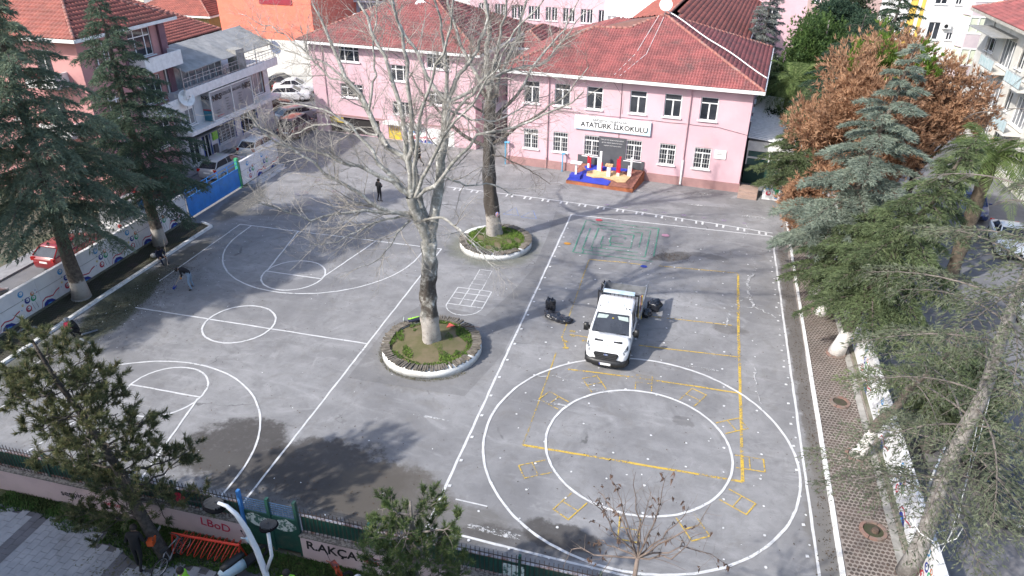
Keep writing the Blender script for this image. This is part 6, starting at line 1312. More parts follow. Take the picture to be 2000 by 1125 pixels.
# side street guard rail and hanging things
t = thing('guard_rail', 'low dark metal railing between the parked cars and the left painted wall', 'railing', (-33.1, 14, 0)); 
for k in range(11): b = MB(); b.tube([(0, k*2.6, 0), (0, k*2.6, 1.15)], .04, 6); b.build('rail_post', M('dark_rail', (.05, .06, .07), None, 4, .5), t)
b = MB()
for z_ in (.45, .75, 1.05): b.tube([(0, 0, z_), (0, 26, z_)], .02, 5)
b.build('rail_bar', M('dark_rail', (.05, .06, .07)), t)
t = thing('street_wires', 'thin white wires tied to the near right cedar trunk above the wall', 'wire', (9.0, 18.6, 2.6)); b = MB(); b.tube([(-.8, .35, 0), (-.5, 0, -.25), (0, -.25, -.35), (.45, -.1, -.1), (.6, .1, .2)], .016, 6); b.build('rope_loop', WHITE, t); b = MB(); b.tube([(.1, -.1, -2.4), (.3, 0, 0), (.8, 1.5, 1.9), (1.3, 3.2, 3.6)], .009, 5); b.tube([(.15, 0, -2.4), (.5, .3, .2), (1.1, 3, 3)], .008, 5); b.build('wire', WHITE, t)
t = thing('side_sign', 'narrow white sign with black letters seen edge-on beyond the right wall', 'sign', (10.0, 22.6, 0)); b = MB(); b.box(-.03, -.9, 1.9, .03, .9, 2.3, RZ(R(-25))); b.build('board', WHITE, t); b = MB(); b.tube([(0, 0, 0), (0, 0, 1.9)], .05, 8); b.build('post', STEEL, t); text('OTO PARK', .3, INK, t, RZ(R(-25)) @ T(-.04, 0, 2.1) @ RZ(R(-90)) @ UPX)
LIMBS = '''
L1 = [([[-11.03,27.6,0.01],[-11.0,27.6,1.2],[-11.02,27.6,2.35],[-11.01,27.6,3.46],[-10.89,27.6,4.82],[-10.84,27.6,5.86]],0.42,0.33),([[-10.91,27.6,6.03],[-11.2,27.4,6.99],[-11.41,27.2,8.08]],0.24,0.2),([[-10.81,27.6,5.94],[-11.17,27.84,6.81],[-11.4,28.08,7.94],[-11.61,28.33,8.96],[-12.08,28.57,9.13],[-13.07,28.81,9.67],[-13.57,29.05,10.05],[-14.05,29.29,11.03],[-14.73,29.53,12.18],[-15.3,29.78,12.85],[-15.77,30.02,13.43],[-16.28,30.26,14.48],[-16.83,30.5,15.23]],0.22,0.035),([[-10.76,27.6,6.0],[-10.65,27.88,7.06],[-10.44,28.16,8.32],[-10.33,28.44,9.73],[-10.3,28.72,10.81],[-10.27,29.0,11.77]],0.24,0.16),([[-11.41,27.2,8.08],[-11.99,27.25,8.7],[-12.85,27.3,9.48],[-13.75,27.35,10.83],[-14.71,27.4,11.39],[-15.72,27.45,11.58],[-17.29,27.5,11.64]],0.1,0.02),([[-11.45,27.2,8.17],[-12.39,26.83,8.96],[-13.38,26.47,9.43],[-14.44,26.1,9.93],[-15.69,25.73,10.31],[-16.84,25.37,11.06],[-17.25,25.0,11.4]],0.11,0.02),([[-11.34,27.4,7.13],[-11.95,26.91,7.37],[-12.62,26.43,7.74],[-13.71,25.94,8.71],[-14.54,25.46,9.66],[-15.23,24.97,10.5],[-16.13,24.49,11.02],[-16.57,24.0,12.16]],0.1,0.018),([[-11.35,27.4,6.97],[-12.11,26.58,7.49],[-13.12,25.77,7.86],[-13.91,24.95,7.91],[-14.47,24.13,7.94],[-15.37,23.32,8.61],[-15.73,22.5,9.17]],0.085,0.015),([[-11.41,27.2,8.08],[-11.18,27.0,10.12],[-11.03,26.8,12.01],[-10.99,26.6,13.77],[-11.06,26.4,15.39],[-11.13,26.2,16.18],[-11.14,26.0,16.64]],0.12,0.04),([[-11.35,27.2,8.19],[-11.61,27.5,10.49],[-11.87,27.8,11.96],[-12.37,28.1,13.37],[-12.92,28.4,14.15],[-13.52,28.7,15.27],[-14.07,29.0,16.04]],0.13,0.04),([[-11.21,27.2,8.05],[-10.07,26.56,10.18],[-8.96,25.92,11.81],[-8.04,25.28,12.8],[-6.94,24.64,14.19],[-6.23,24.0,15.3]],0.075,0.02),([[-11.1,27.2,8.11],[-10.19,26.96,8.8],[-9.1,26.71,10.22],[-7.9,26.47,11.48],[-6.78,26.23,11.64],[-5.47,25.99,12.4],[-4.54,25.74,12.94],[-3.89,25.5,13.52]],0.09,0.02),([[-11.05,27.4,6.9],[-9.99,26.92,7.39],[-9.1,26.44,7.24],[-8.28,25.96,6.85],[-7.58,25.48,6.47],[-6.89,25.0,6.2]],0.07,0.015),([[-11.05,27.2,8.22],[-10.03,27.9,8.76],[-9.17,28.6,8.29],[-8.27,29.3,8.23],[-7.43,30.0,7.42]],0.06,0.012),([[-11.35,27.2,8.19],[-10.87,26.92,10.18],[-10.47,26.63,12.1],[-9.74,26.35,13.65],[-9.18,26.07,14.38],[-8.79,25.78,15.59],[-8.58,25.5,16.65]],0.08,0.03),([[-10.27,29.0,11.77],[-11.22,29.5,12.52],[-11.94,30.0,13.74],[-12.79,30.5,14.52],[-13.51,31.0,15.66]],0.09,0.03),([[-10.27,29.0,11.77],[-10.1,28.67,13.83],[-10.16,28.33,15.14],[-10.3,28.0,16.3]],0.09,0.03),([[-10.27,29.0,11.77],[-9.81,29.12,12.78],[-8.97,29.25,13.87],[-8.53,29.38,15.06],[-8.65,29.5,16.19]],0.1,0.035),([[-10.21,29.0,11.82],[-8.95,29.4,12.42],[-7.72,29.8,13.13],[-6.23,30.2,13.41],[-5.53,30.6,14.51],[-4.91,31.0,15.33]],0.075,0.02),([[-10.3,29.0,11.49],[-9.47,29.75,10.97],[-8.59,30.5,10.64],[-7.28,31.25,11.32],[-6.26,32.0,11.8]],0.06,0.015),([[-10.29,28.6,10.66],[-9.5,28.08,11.79],[-8.21,27.56,13.07],[-7.02,27.04,14.95],[-5.93,26.52,16.06],[-5.37,26.0,16.71]],0.07,0.02),([[-12.98,28.6,9.74],[-13.69,29.17,10.41],[-14.68,29.73,11.56],[-16.21,30.3,12.69],[-17.79,30.87,12.97],[-19.88,31.43,13.24],[-21.21,32.0,14.17]],0.07,0.015),([[-13.45,28.8,10.14],[-15.12,29.22,10.17],[-16.52,29.65,10.24],[-18.58,30.07,9.32],[-20.82,30.5,8.11]],0.05,0.012),([[-14.76,29.6,12.16],[-16.17,30.08,12.16],[-17.87,30.55,13.51],[-19.27,31.02,14.02],[-21.29,31.5,14.53]],0.045,0.012),([[-14.01,29.2,11.06],[-13.58,29.4,12.76],[-13.67,29.6,13.9],[-13.54,29.8,15.11],[-13.46,30.0,15.87]],0.06,0.02),([[-11.66,27.5,6.79],[-11.83,26.75,6.67],[-12.07,26.0,6.14],[-12.39,25.25,5.73],[-12.95,24.5,5.71]],0.05,0.012),([[-11.69,27.5,7.05],[-12.77,26.62,7.03],[-13.42,25.75,6.82],[-14.03,24.88,6.62],[-14.75,24.0,6.84]],0.05,0.012)]
L2 = [([[-11.35,40.2,-0.13],[-11.44,40.2,1.78],[-11.6,40.2,3.47],[-11.65,40.2,5.76],[-11.63,40.2,7.33],[-11.56,40.2,8.85]],0.46,0.3),([[-11.56,40.2,8.85],[-11.84,40.47,10.81],[-11.75,40.73,12.73],[-12.1,41.0,15.08]],0.2,0.08),([[-11.56,40.2,8.7],[-12.51,40.65,10.15],[-13.55,41.1,11.73],[-14.26,41.55,13.59],[-14.67,42.0,14.89]],0.15,0.05),([[-11.56,40.2,8.7],[-10.6,39.8,11.03],[-9.78,39.4,12.78],[-9.16,39.0,14.91]],0.15,0.05),([[-11.58,40.2,6.24],[-10.12,39.78,7.43],[-8.53,39.35,8.57],[-7.04,38.92,9.79],[-5.67,38.5,11.6]],0.1,0.02),([[-11.64,40.2,6.08],[-13.38,40.65,6.58],[-14.65,41.1,7.46],[-16.4,41.55,8.78],[-17.47,42.0,10.46]],0.12,0.03),([[-11.57,40.2,7.64],[-10.27,40.9,9.07],[-9.1,41.6,11.03],[-7.81,42.3,12.67],[-7.13,43.0,14.25]],0.11,0.03),([[-11.57,40.2,7.95],[-12.58,39.3,9.0],[-14.26,38.4,9.11],[-16.12,37.5,8.33]],0.08,0.02),([[-11.56,40.2,8.85],[-11.1,39.47,11.34],[-10.32,38.73,13.64],[-10.0,38.0,15.48]],0.12,0.04),([[-11.58,40.2,5.77],[-10.34,39.47,5.81],[-8.92,38.73,5.57],[-7.4,38.0,5.06]],0.05,0.012)]
L3 = [([[0.14,12.5,3.99],[0.04,12.55,4.95],[0.05,12.6,5.54]],0.07,0.05),([[0.05,12.6,5.54],[-0.21,12.77,6.17],[-0.49,12.93,6.96],[-0.86,13.1,7.54]],0.03,0.005),([[0.05,12.6,5.54],[-0.06,12.6,6.73],[-0.19,12.6,7.85],[-0.25,12.6,8.27]],0.03,0.005),([[0.05,12.6,5.54],[-0.56,12.43,6.43],[-0.97,12.27,7.33],[-1.23,12.1,7.78]],0.03,0.005),([[0.05,12.6,5.54],[0.52,12.73,6.24],[0.92,12.87,6.89],[1.06,13.0,7.13]],0.03,0.005),([[0.05,12.6,5.54],[-0.69,13.05,5.36],[-1.05,13.5,4.86]],0.03,0.005),([[0.05,12.6,5.54],[0.34,12.47,6.98],[0.37,12.33,7.93],[0.41,12.2,8.68]],0.03,0.005),([[0.05,12.6,5.54],[1.03,12.8,5.96],[1.66,13.0,5.75],[2.35,13.2,5.18]],0.03,0.005),([[0.05,12.6,5.54],[0.63,12.3,6.57],[1.3,12.0,7.73],[1.38,11.7,8.6]],0.03,0.005),([[0.05,12.6,5.54],[0.01,12.9,6.27],[0.09,13.2,6.67],[0.17,13.5,6.91]],0.03,0.005),([[0.05,12.6,5.54],[-1.14,12.6,5.36],[-1.6,12.6,5.41],[-1.76,12.6,4.61]],0.03,0.005),([[0.05,12.6,5.54],[-0.45,13.0,6.39],[-1.09,13.4,6.69],[-1.16,13.8,6.19]],0.03,0.005),([[0.05,12.6,5.54],[0.82,12.6,5.77],[1.2,12.6,6.58],[1.43,12.6,6.81]],0.03,0.005)]
'''
# ---------------- trees ----------------
def tubes(P, Rr, n=3):
    """P (B,k,3) polylines, Rr (B,k) radii -> vertex, face arrays"""
    B, k, _ = P.shape; t = P[:, -1]-P[:, 0]; t /= np.linalg.norm(t, axis=1, keepdims=True)+1e-9
    ref = np.where(np.abs(t[:, 2:3]) > .9, np.array([[1., 0, 0]]), np.array([[0, 0, 1.]])); a = np.cross(t, ref); a /= np.linalg.norm(a, axis=1, keepdims=True)+1e-9; b = np.cross(t, a)
    an = np.arange(n)*2*np.pi/n
    V_ = P[:, :, None, :]+Rr[:, :, None, None]*(a[:, None, None, :]*np.cos(an)[None, None, :, None]+b[:, None, None, :]*np.sin(an)[None, None, :, None])
    i = np.arange(B)[:, None, None]*k*n+np.arange(k-1)[None, :, None]*n; c = np.arange(n)[None, None, :]; d = (c+1) % n
    F_ = np.stack([i+c, i+d, i+n+d, i+n+c], -1)
    return V_.reshape(-1, 3), F_.reshape(-1, 4)
def spawn(P, Rr, rnd, spacing, L0, L1, ang=(35, 70), k=5, rf=.6, rmin=.004, up=.15, wig=.12, droop=0., smin=.12, taper=.25, rk=1.):
    """children along every parent polyline"""
    B, m, _ = P.shape; ln = np.linalg.norm(np.diff(P, axis=1), axis=2).sum(1); cnt = np.maximum(1, (ln/spacing*rnd.uniform(.7, 1.3, B)).astype(int)); par = np.repeat(np.arange(B), cnt); n = len(par)
    s = rnd.uniform(smin, 1, n); f = s*(m-1); i = np.minimum(f.astype(int), m-2); w_ = (f-i)[:, None]
    p0 = P[par, i]*(1-w_)+P[par, i+1]*w_; r0 = (Rr[par, i]*(1-w_[:, 0])+Rr[par, i+1]*w_[:, 0]); tg = P[par, i+1]-P[par, i]; tg /= np.linalg.norm(tg, axis=1, keepdims=True)+1e-9
    q = rnd.normal(size=(n, 3)); q -= tg*(q*tg).sum(1, keepdims=True); q /= np.linalg.norm(q, axis=1, keepdims=True)+1e-9
    a = np.radians(rnd.uniform(*ang, n))[:, None]; d = tg*np.cos(a)+q*np.sin(a); d[:, 2] += up; d /= np.linalg.norm(d, axis=1, keepdims=True)
    L = (L0+(L1-L0)*rnd.rand(n))*(1.15-.6*s)
    C = np.empty((n, k, 3)); C[:, 0] = p0; st = (L/(k-1))[:, None]
    for j in range(1, k): d = d+rnd.normal(size=(n, 3))*wig; d[:, 2] += up*.25-droop*j/k; d /= np.linalg.norm(d, axis=1, keepdims=True); C[:, j] = C[:, j-1]+d*st
    rr = np.maximum(np.minimum(r0*rf, rk*(.012+L*.016)), rmin)[:, None]*(1-(1-taper)*np.linspace(0, 1, k))[None]
    return C, np.maximum(rr, rmin*.7)
def resample(pts, k):
    p = np.array(pts, float); d = np.r_[0, np.cumsum(np.linalg.norm(np.diff(p, axis=0), axis=1))]; s = np.linspace(0, d[-1], k)
    return np.stack([np.interp(s, d, p[:, c]) for c in range(3)], 1)
def bark_plane(name, wash=1.9, dark=.45, band=None):
    t = NT(name); P = t.pos(); v = t.n('TexVoronoi', feature='F1'); v.inputs['Scale'].default_value = 5; mp = t.n('Mapping'); mp.inputs['Scale'].default_value = (1, 1, .5); t.l(P, mp.inputs[0])
    dv = t.n('VectorMath', operation='MULTIPLY_ADD'); nn = t.n('TexNoise'); t.l(P, nn.inputs['Vector']); nn.inputs['Scale'].default_value = 4; t.l(nn.outputs['Color'], dv.inputs[0]); dv.inputs[1].default_value = (.5, .5, .5); t.l(mp.outputs[0], dv.inputs[2]); t.l(dv.outputs[0], v.inputs['Vector'])
    c = t.mix(t.ramp(t.noise(P, 3.2, 6, .65, .5), .4, .56), (.62, .61, .57), (.34, .34, .31)); c = t.mix(t.math('MULTIPLY', t.ramp(v.outputs['Distance'], .2, .5), .55), c, (.15, .14, .12))
    c = t.mix(t.math('MULTIPLY', t.ramp(t.noise(P, 2.1, 7, .7), .5, .68), dark), c, (.055, .043, .034))
    sx = t.n('SeparateXYZ'); t.l(P, sx.inputs[0]); e = t.math('ADD', sx.outputs[2], t.math('MULTIPLY', t.noise(P, 5, 5), -.7))
    if band: c = t.mix(t.math('MULTIPLY', t.math('MULTIPLY', t.ramp(sx.outputs[2], band[1], band[1]-1.6), t.ramp(t.noise(P, 1.7, 7, .75), *band[2])), .92), c, (.05, .038, .03))
    c = t.mix(t.math('MULTIPLY', t.ramp(e, wash+.1-.35, wash-.25-.35), t.ramp(t.noise(P, 7, 6, .7), .32, .5, .25, .68)), c, (.5, .46, .42))
    t.bump(t.noise(P, 14, 6, .75), .8, .04); return t.fin(c, .9)
TWIG = M('plane_twig', (.42, .39, .35), (.22, .2, .175), 3, .85)
TWIG2 = M('dark_twig', (.19, .16, .13), (.11, .09, .075), 3, .85)
def plane_tree(label, limbs, seed, bark, twig, dens=1., droop=.06, group='bare plane trees in the round planters'):
    rnd = np.random.RandomState(seed); L0 = limbs[0][0][0]; t = thing('plane_tree', label, 'tree', tuple(L0), 0, group); off = -np.array(L0)
    def put(nm, P, Rr, n, mat, sm=True):
        v, f = tubes(P+off, Rr, n); return arr(nm, v, f, mat, t, sm)
    # trunk with swellings
    tp, r0, r1 = limbs[0]; p = resample(tp, 22); b = MB(); b.smooth = True; n = 20; secs = []
    for i, q in enumerate(p):
        s = i/21; r = r0+(r1-r0)*s; fl = .45*math.exp(-s*11); secs.append([tuple(q+off+np.array([math.cos(a), math.sin(a), 0])*r*(1+fl*(.55+.45*math.sin(a*4+1))+.12*math.sin(a*3+s*9)+.10*math.sin(a*5-s*17)*(s > .25)+.08*math.sin(s*40+a*2)*(s > .3))) for a in [k*2*math.pi/n for k in range(n)]])
    b.loft(secs); b.build('trunk', bark, t)
    MP, MR = [], []
    for k, (pts, a, c) in enumerate(limbs[1:]):
        m = 16; q = resample(pts, m); ln = np.linalg.norm(q[-1]-q[0]); q[1:-1] += rnd.normal(size=(m-2, 3))*.018*ln/3; rr = a+(c-a)*np.linspace(0, 1, m)**.8; rr *= 1+.08*rnd.rand(m); rr = rr*1.15; MP.append(q); MR.append(rr)
        v, f = tubes((q+off)[None], rr[None], 8); arr('limb', v, f, bark, t, True)
    P = np.array(MP); Rr = np.array(MR)
    A = spawn(P, Rr, rnd, .31/dens, 1.1, 2.9, (28, 62), 7, .55, .008, .12, .14, droop*.5, .16, rk=.48); put('branches', *A, 4, twig)['kind'] = 'stuff'
    B = spawn(*A, rnd, .24/dens, .5, 1.35, (25, 65), 6, .62, .0055, .06, .18, droop); kindstuff(put('twigs', *B, 3, twig, False))
    C = spawn(*B, rnd, .2/dens, .2, .62, (25, 70), 4, .7, .0036, .05, .22, droop); kindstuff(put('twigs', *C, 3, twig, False))
    return t
exec(LIMBS)
for _L in (L1, L2):                       # the main stems start inside the trunk
    _z = _L[0][0][-1][2]
    for _i, (_p, _a, _c) in enumerate(_L[1:]):
        if abs(_p[0][2]-_z) < .5: _p.insert(0, _L[0][0][-2])
plane_tree('tall bare pale barked plane tree growing from the nearer planter', L1, 3, bark_plane('plane_bark_pale', 2.0, .45, (2, 5.5, (.38, .56))), TWIG)
plane_tree('bare plane tree with dark trunk growing from the farther planter', L2, 8, bark_plane('plane_bark_dark', 1.9, .8, (2, 10, (.2, .42))), TWIG2, .95)
# needles
def tufts(C, D, ln, w_, rnd, spread=.5, n=1):
    """pointed needle sprays: C base points, D directions -> triangles pairs (kite)"""
    C = np.repeat(C, n, 0); D = np.repeat(D, n, 0); m = len(C); D = D+rnd.normal(size=(m, 3))*spread; D /= np.linalg.norm(D, axis=1, keepdims=True)+1e-9
    q = rnd.normal(size=(m, 3)); q -= D*(q*D).sum(1, keepdims=True); q /= np.linalg.norm(q, axis=1, keepdims=True)+1e-9
    L = (ln*rnd.uniform(.6, 1.3, m))[:, None]; W_ = (w_*rnd.uniform(.7, 1.3, m))[:, None]
    V_ = np.stack([C-q*W_*1.1, C+D*L, C+D*L*.25+q*W_*1.1], 1).reshape(-1, 3)
    return V_, np.arange(3*m).reshape(-1, 3)
def needle_mat(name, c1, c2, c3, sc=.55):
    if name in MATS: return MATS[name]
    t = NT(name); P = t.pos(); c = t.mix(t.ramp(t.noise(P, sc, 4, .6), .36, .64), c1, c2); c = t.mix(t.ramp(t.noise(P, 6, 3, .7), .5, .72), c, c3)  # third tone: lighter specks painting sunlit tips into the needle colour
    m = t.fin(c, .7, 0, .25); MATS[name] = m
    tr = t.n('BsdfTranslucent'); t.l(c, tr.inputs[0]); mx = t.n('MixShader'); mx.inputs[0].default_value = .4; t.l(t.b.outputs[0], mx.inputs[1]); t.l(tr.outputs[0], mx.inputs[2]); t.l(mx.outputs[0], t.out.inputs[0])
    return m
BARK = M('cedar_bark', (.2, .175, .155), (.11, .095, .085), 5, .95, bump=1., bscale=18)
def bark_wash(name, z0, washc=(.68, .66, .63)):
    t = NT(name); P = t.pos(); sx = t.n('SeparateXYZ'); t.l(P, sx.inputs[0]); e = t.math('ADD', sx.outputs[2], t.math('MULTIPLY', t.noise(P, 6, 4), .35))
    c = t.mix(t.ramp(t.noise(P, 6, 6, .7), .35, .65), (.15, .125, .105), (.075, .06, .05)); c = t.mix(t.math('MULTIPLY', t.ramp(e, z0+.25, z0+.1), t.ramp(t.noise(P, 9, 6, .75), .3, .5, .5, 1)), c, washc)
    t.bump(t.noise(P, 22, 5, .7), .8, .03); return t.fin(c, .9)
def cedar(label, base, h, Rm, z0, seed, mat, group=None, nb=85, top=(0, 0), droop=.22, ln=.2, w_=.03, dens=1., cone=1.0, bark=None, tr=.3, azs=None, secdroop=.35, bare=0., name='cedar_tree', rise=.18):
    rnd = np.random.RandomState(seed); t = thing(name, label, 'tree', base, 0, group); topv = np.array([top[0], top[1], h])
    b = MB(); b.smooth = True; m = 16
    b.tube([(top[0]*(k/m)**1.3+.05*math.sin(k*1.1), top[1]*(k/m)**1.3+.05*math.cos(k*1.3), h*k/m) for k in range(m+1)], [tr*(1-k/m)**.75*(1+.35*math.exp(-k*1.2))+.015 for k in range(m+1)], 10); b.build('trunk', bark or BARK, t)
    BP, BR, TC, TD, SP, SR = [], [], [], [], [], []
    for i in range(nb):
        s = (i+rnd.uniform(0, .8))/nb; z = z0+(h-z0)*s**.9; az = i*2.4+rnd.uniform(-.4, .4)
        if azs and not azs(az % 6.283, s): continue
        env = (1-s)**cone*(.72+.28*min(1, s*6)) + .05; L = Rm*env*rnd.uniform(.72, 1.15); f = z/h
        d = np.array([math.cos(az), math.sin(az), 0]); side = np.array([-d[1], d[0], 0]); ri = rise+.35*s; dr = droop*(1.2-.6*s); k = 9; u = np.linspace(0, 1, k)
        bend = rnd.uniform(-.18, .18)
        pl = np.array([top[0]*f**1.3, top[1]*f**1.3, z])+u[:, None]*L*d+(u**2)[:, None]*L*bend*side+np.array([0, 0, 1])*((ri*u-(ri*.6+dr)*u**2)*L)[:, None]
        BP.append(pl); BR.append((.012+.009*L)*(1-u*.85)*min(1, tr/.3))
        if rnd.rand() < bare: 
            ns = int(3+L*3)
            for q in range(ns):
                sp = rnd.uniform(.25, 1); idx = sp*(k-1); j = min(int(idx), k-2); p0 = pl[j]+(pl[j+1]-pl[j])*(idx-j); l2 = rnd.uniform(.3, .9); sg = 1 if q % 2 else -1; dd = d*.6+side*sg*.7+np.array([0, 0, -.2]); v = np.linspace(0, 1, 5); SP.append(p0+v[:, None]*l2*dd+np.array([0, 0, -.5])*(v**2)[:, None]*l2*.7); SR.append(.012*(1-v*.7))
            continue
        ns = int((5+L*4.2)*dens**.5); tw = rnd.uniform(-.25, .25)
        for q in range(ns):
            for sg in (-1, 1):
                sp = .12+.88*(q+rnd.rand())/ns; l2 = (L*.40*(1-sp)**.65+.22)*rnd.uniform(.7, 1.15); idx = sp*(k-1); j = min(int(idx), k-2); p0 = pl[j]+(pl[j+1]-pl[j])*(idx-j)
                fw = .45+.5*sp; dd = d*fw+side*sg*(1-.4*sp)+np.array([0, 0, .06+tw*sg]); dd /= np.linalg.norm(dd)
                nt = max(3, int(l2/.058*dens)); v = (np.arange(nt)+rnd.rand(nt))/nt; P = p0+v[:, None]*l2*dd-np.array([0, 0, 1])*((v**1.8)*l2*secdroop)[:, None]
                P += rnd.normal(size=P.shape)*np.array([.035, .035, .02]); g = dd[None]-np.array([0, 0, 1])*(v*secdroop*1.6)[:, None]; sd = np.cross(dd, [0, 0, 1.]); g = g+sd[None]*np.where(rnd.rand(nt) < .5, -1, 1)[:, None]*.75
                TC.append(P); TD.append(g)
                vv = np.linspace(0, 1, 3); SP.append(np.repeat((p0+vv[:, None]*l2*.9*dd-np.array([0, 0, 1])*((vv**1.8)*l2*.9*secdroop)[:, None])[[0, 1, 1, 2, 2]], 1, 0)); SR.append(.01*(1-np.linspace(0, 1, 5)*.7))
    BP, BR = np.array(BP), np.array(BR); v, f = tubes(BP, BR, 5); kindstuff(arr('branches', v, f, bark if bark and bare < .3 else BARK, t, True))
    v, f = tubes(np.array(SP), np.array(SR), 3); kindstuff(arr('twigs', v, f, BARK if bare < .3 else DRY, t))
    C, D = np.vstack(TC), np.vstack(TD); v, f = tufts(C, D, ln*1.0, w_*.52, rnd, .38, 3); kindstuff(arr('crown_needles', v, f, mat, t))
    return t
DRY = M('grey_dead_twig', (.17, .15, .13), (.1, .085, .07), 4, .9)
GREY_G = needle_mat('grey_green_needles', (0.213, 0.265, 0.188), (0.113, 0.163, 0.120), (0.375, 0.414, 0.265))
DARK_G = needle_mat('dark_green_needles', (0.050, 0.090, 0.056), (0.031, 0.062, 0.043), (0.116, 0.163, 0.085))
MID_G = needle_mat('mid_green_needles', (0.111, 0.163, 0.111), (0.065, 0.101, 0.073), (0.195, 0.247, 0.156))
BLUE_G = needle_mat('blue_green_needles', (.26, .31, .25), (.16, .2, .165), (.37, .41, .33))
FRESH_G = needle_mat('fresh_green_needles', (.135, .18, .085), (.08, .11, .055), (.22, .26, .13))  # base tones are these cedars' own fresh green
OLIVE = needle_mat('olive_needles', (0.171, 0.213, 0.102), (0.111, 0.145, 0.077), (0.290, 0.325, 0.179))
GREYO = needle_mat('dusty_olive_needles', (.17, .195, .125), (.1, .12, .08), (.27, .285, .2))
gl = 'cedars in the left paved strip'
cedar('tall dark green cedar growing in the left strip nearer the blue gate', (-31.3, 34.0, 0), 14.6, 4.5, 3.0, 21, MID_G, gl, 66, (0, 0), .24, .23, .034, 1.15, .9, bark_wash('wash_l2', 1.2, (.42, .39, .36)), .33, secdroop=.6)
cedar('broad grey green cedar growing in the left strip nearer the viewer', (-31.05, 27.2, 0), 15.6, 5.1, 4.4, 22, GREY_G, gl, 64, (.2, 0), .34, .25, .036, 1.2, .75, bark_wash('wash_l1', 1.15, (.42, .39, .36)), .36, secdroop=.75)
cedar('grey green cedar at the left frame edge with only its right branches in view', (-33.6, 20.6, 0), 16.0, 4.2, 6.0, 23, GREY_G, gl, 70, (0, 0), .26, .22, .032, 1., .8, None, .34)
gr = 'cedars along the right paved strip'
WB = lambda n: bark_wash(n, 1.6)
cedar('blue green cedar with layered arching branches, in front of the brown pine', (7.85, 38.0, 0), 13.5, 4.9, 2.6, 31, BLUE_G, gr, 50, (1.9, .8), .36, .26, .036, 1.3, 1.1, WB('wash_r1'), .3, None, .3)
cedar('fresh green cedar rising in the middle of the right row', (8.18, 32.19, 0), 11.6, 4.1, 2.6, 32, FRESH_G, gr, 50, (2.4, -1.8), .36, .24, .034, 1.3, 1.15, WB('wash_r2'), .3, None, .6)
cedar('low spreading fresh green cedar beside the blue one', (7.88, 36.0, 0), 6.6, 3.0, 1.9, 33, FRESH_G, gr, 44, (1.4, -.8), .32, .24, .034, 1.3, .7, WB('wash_r3'), .26, secdroop=.6)
cedar('olive cedar beyond the right wall beside the street', (10.9, 26.0, 0), 5.2, 2.6, 1.6, 34, OLIVE, gr, 60, (.5, -.5), .25, .22, .034, 1.1, .75, None, .26)
cedar('short whitewashed cedar with thin drooping branches nearest the viewer in the strip', (8.03, 24.69, 0), 6.6, 2.7, 3.7, 35, OLIVE, gr, 18, (1.8, -1.0), .3, .2, .03, .8, .6, WB('wash_r4'), .22, None, .3, .35)
cedar('big near cedar with long bare grey trunk and sparse dry branches at the right edge', (8.75, 19.0, 0), 17.5, 4.4, 3.2, 36, GREYO, gr, 62, (-.5, -1.2), .26, .16, .026, .8, .5, M('pale_grey_bark', (.33, .31, .29), (.2, .185, .17), 5, .95, bump=1., bscale=14, grime=(.14, .125, .11), gs=2), .25, lambda a, s: s < .38 or math.cos(a) < .1, .45, .3)
cedar('grey green drooping cedar behind the side annex roof', (9.8, 57, 0), 12.2, 4.4, 2, 37, DARK_G, None, 65, (1, 1), .25, .24, .04, 1., .8)
cedar('feathery green cedar left of the brown pine', (7.0, 51.6, 0), 8.2, 3.0, 1.2, 38, FRESH_G, None, 60, (.5, 0), .28, .24, .04, 1., .8)
cedar('dark open branched cedar at the top beyond the brown pine', (14.5, 68, 0), 13.5, 4.8, 3, 39, DARK_G, None, 55, (.5, 0), .2, .26, .045, .8, .8)
cedar('silvery grey tree standing behind the school roof end', (5.6, 77, 0), 12.4, 2.6, 2, 40, needle_mat('silver_needles', (0.264, 0.287, 0.264), (0.155, 0.171, 0.163), (0.372, 0.388, 0.372)), None, 60, (0, 0), .1, .24, .05, 1., .7)
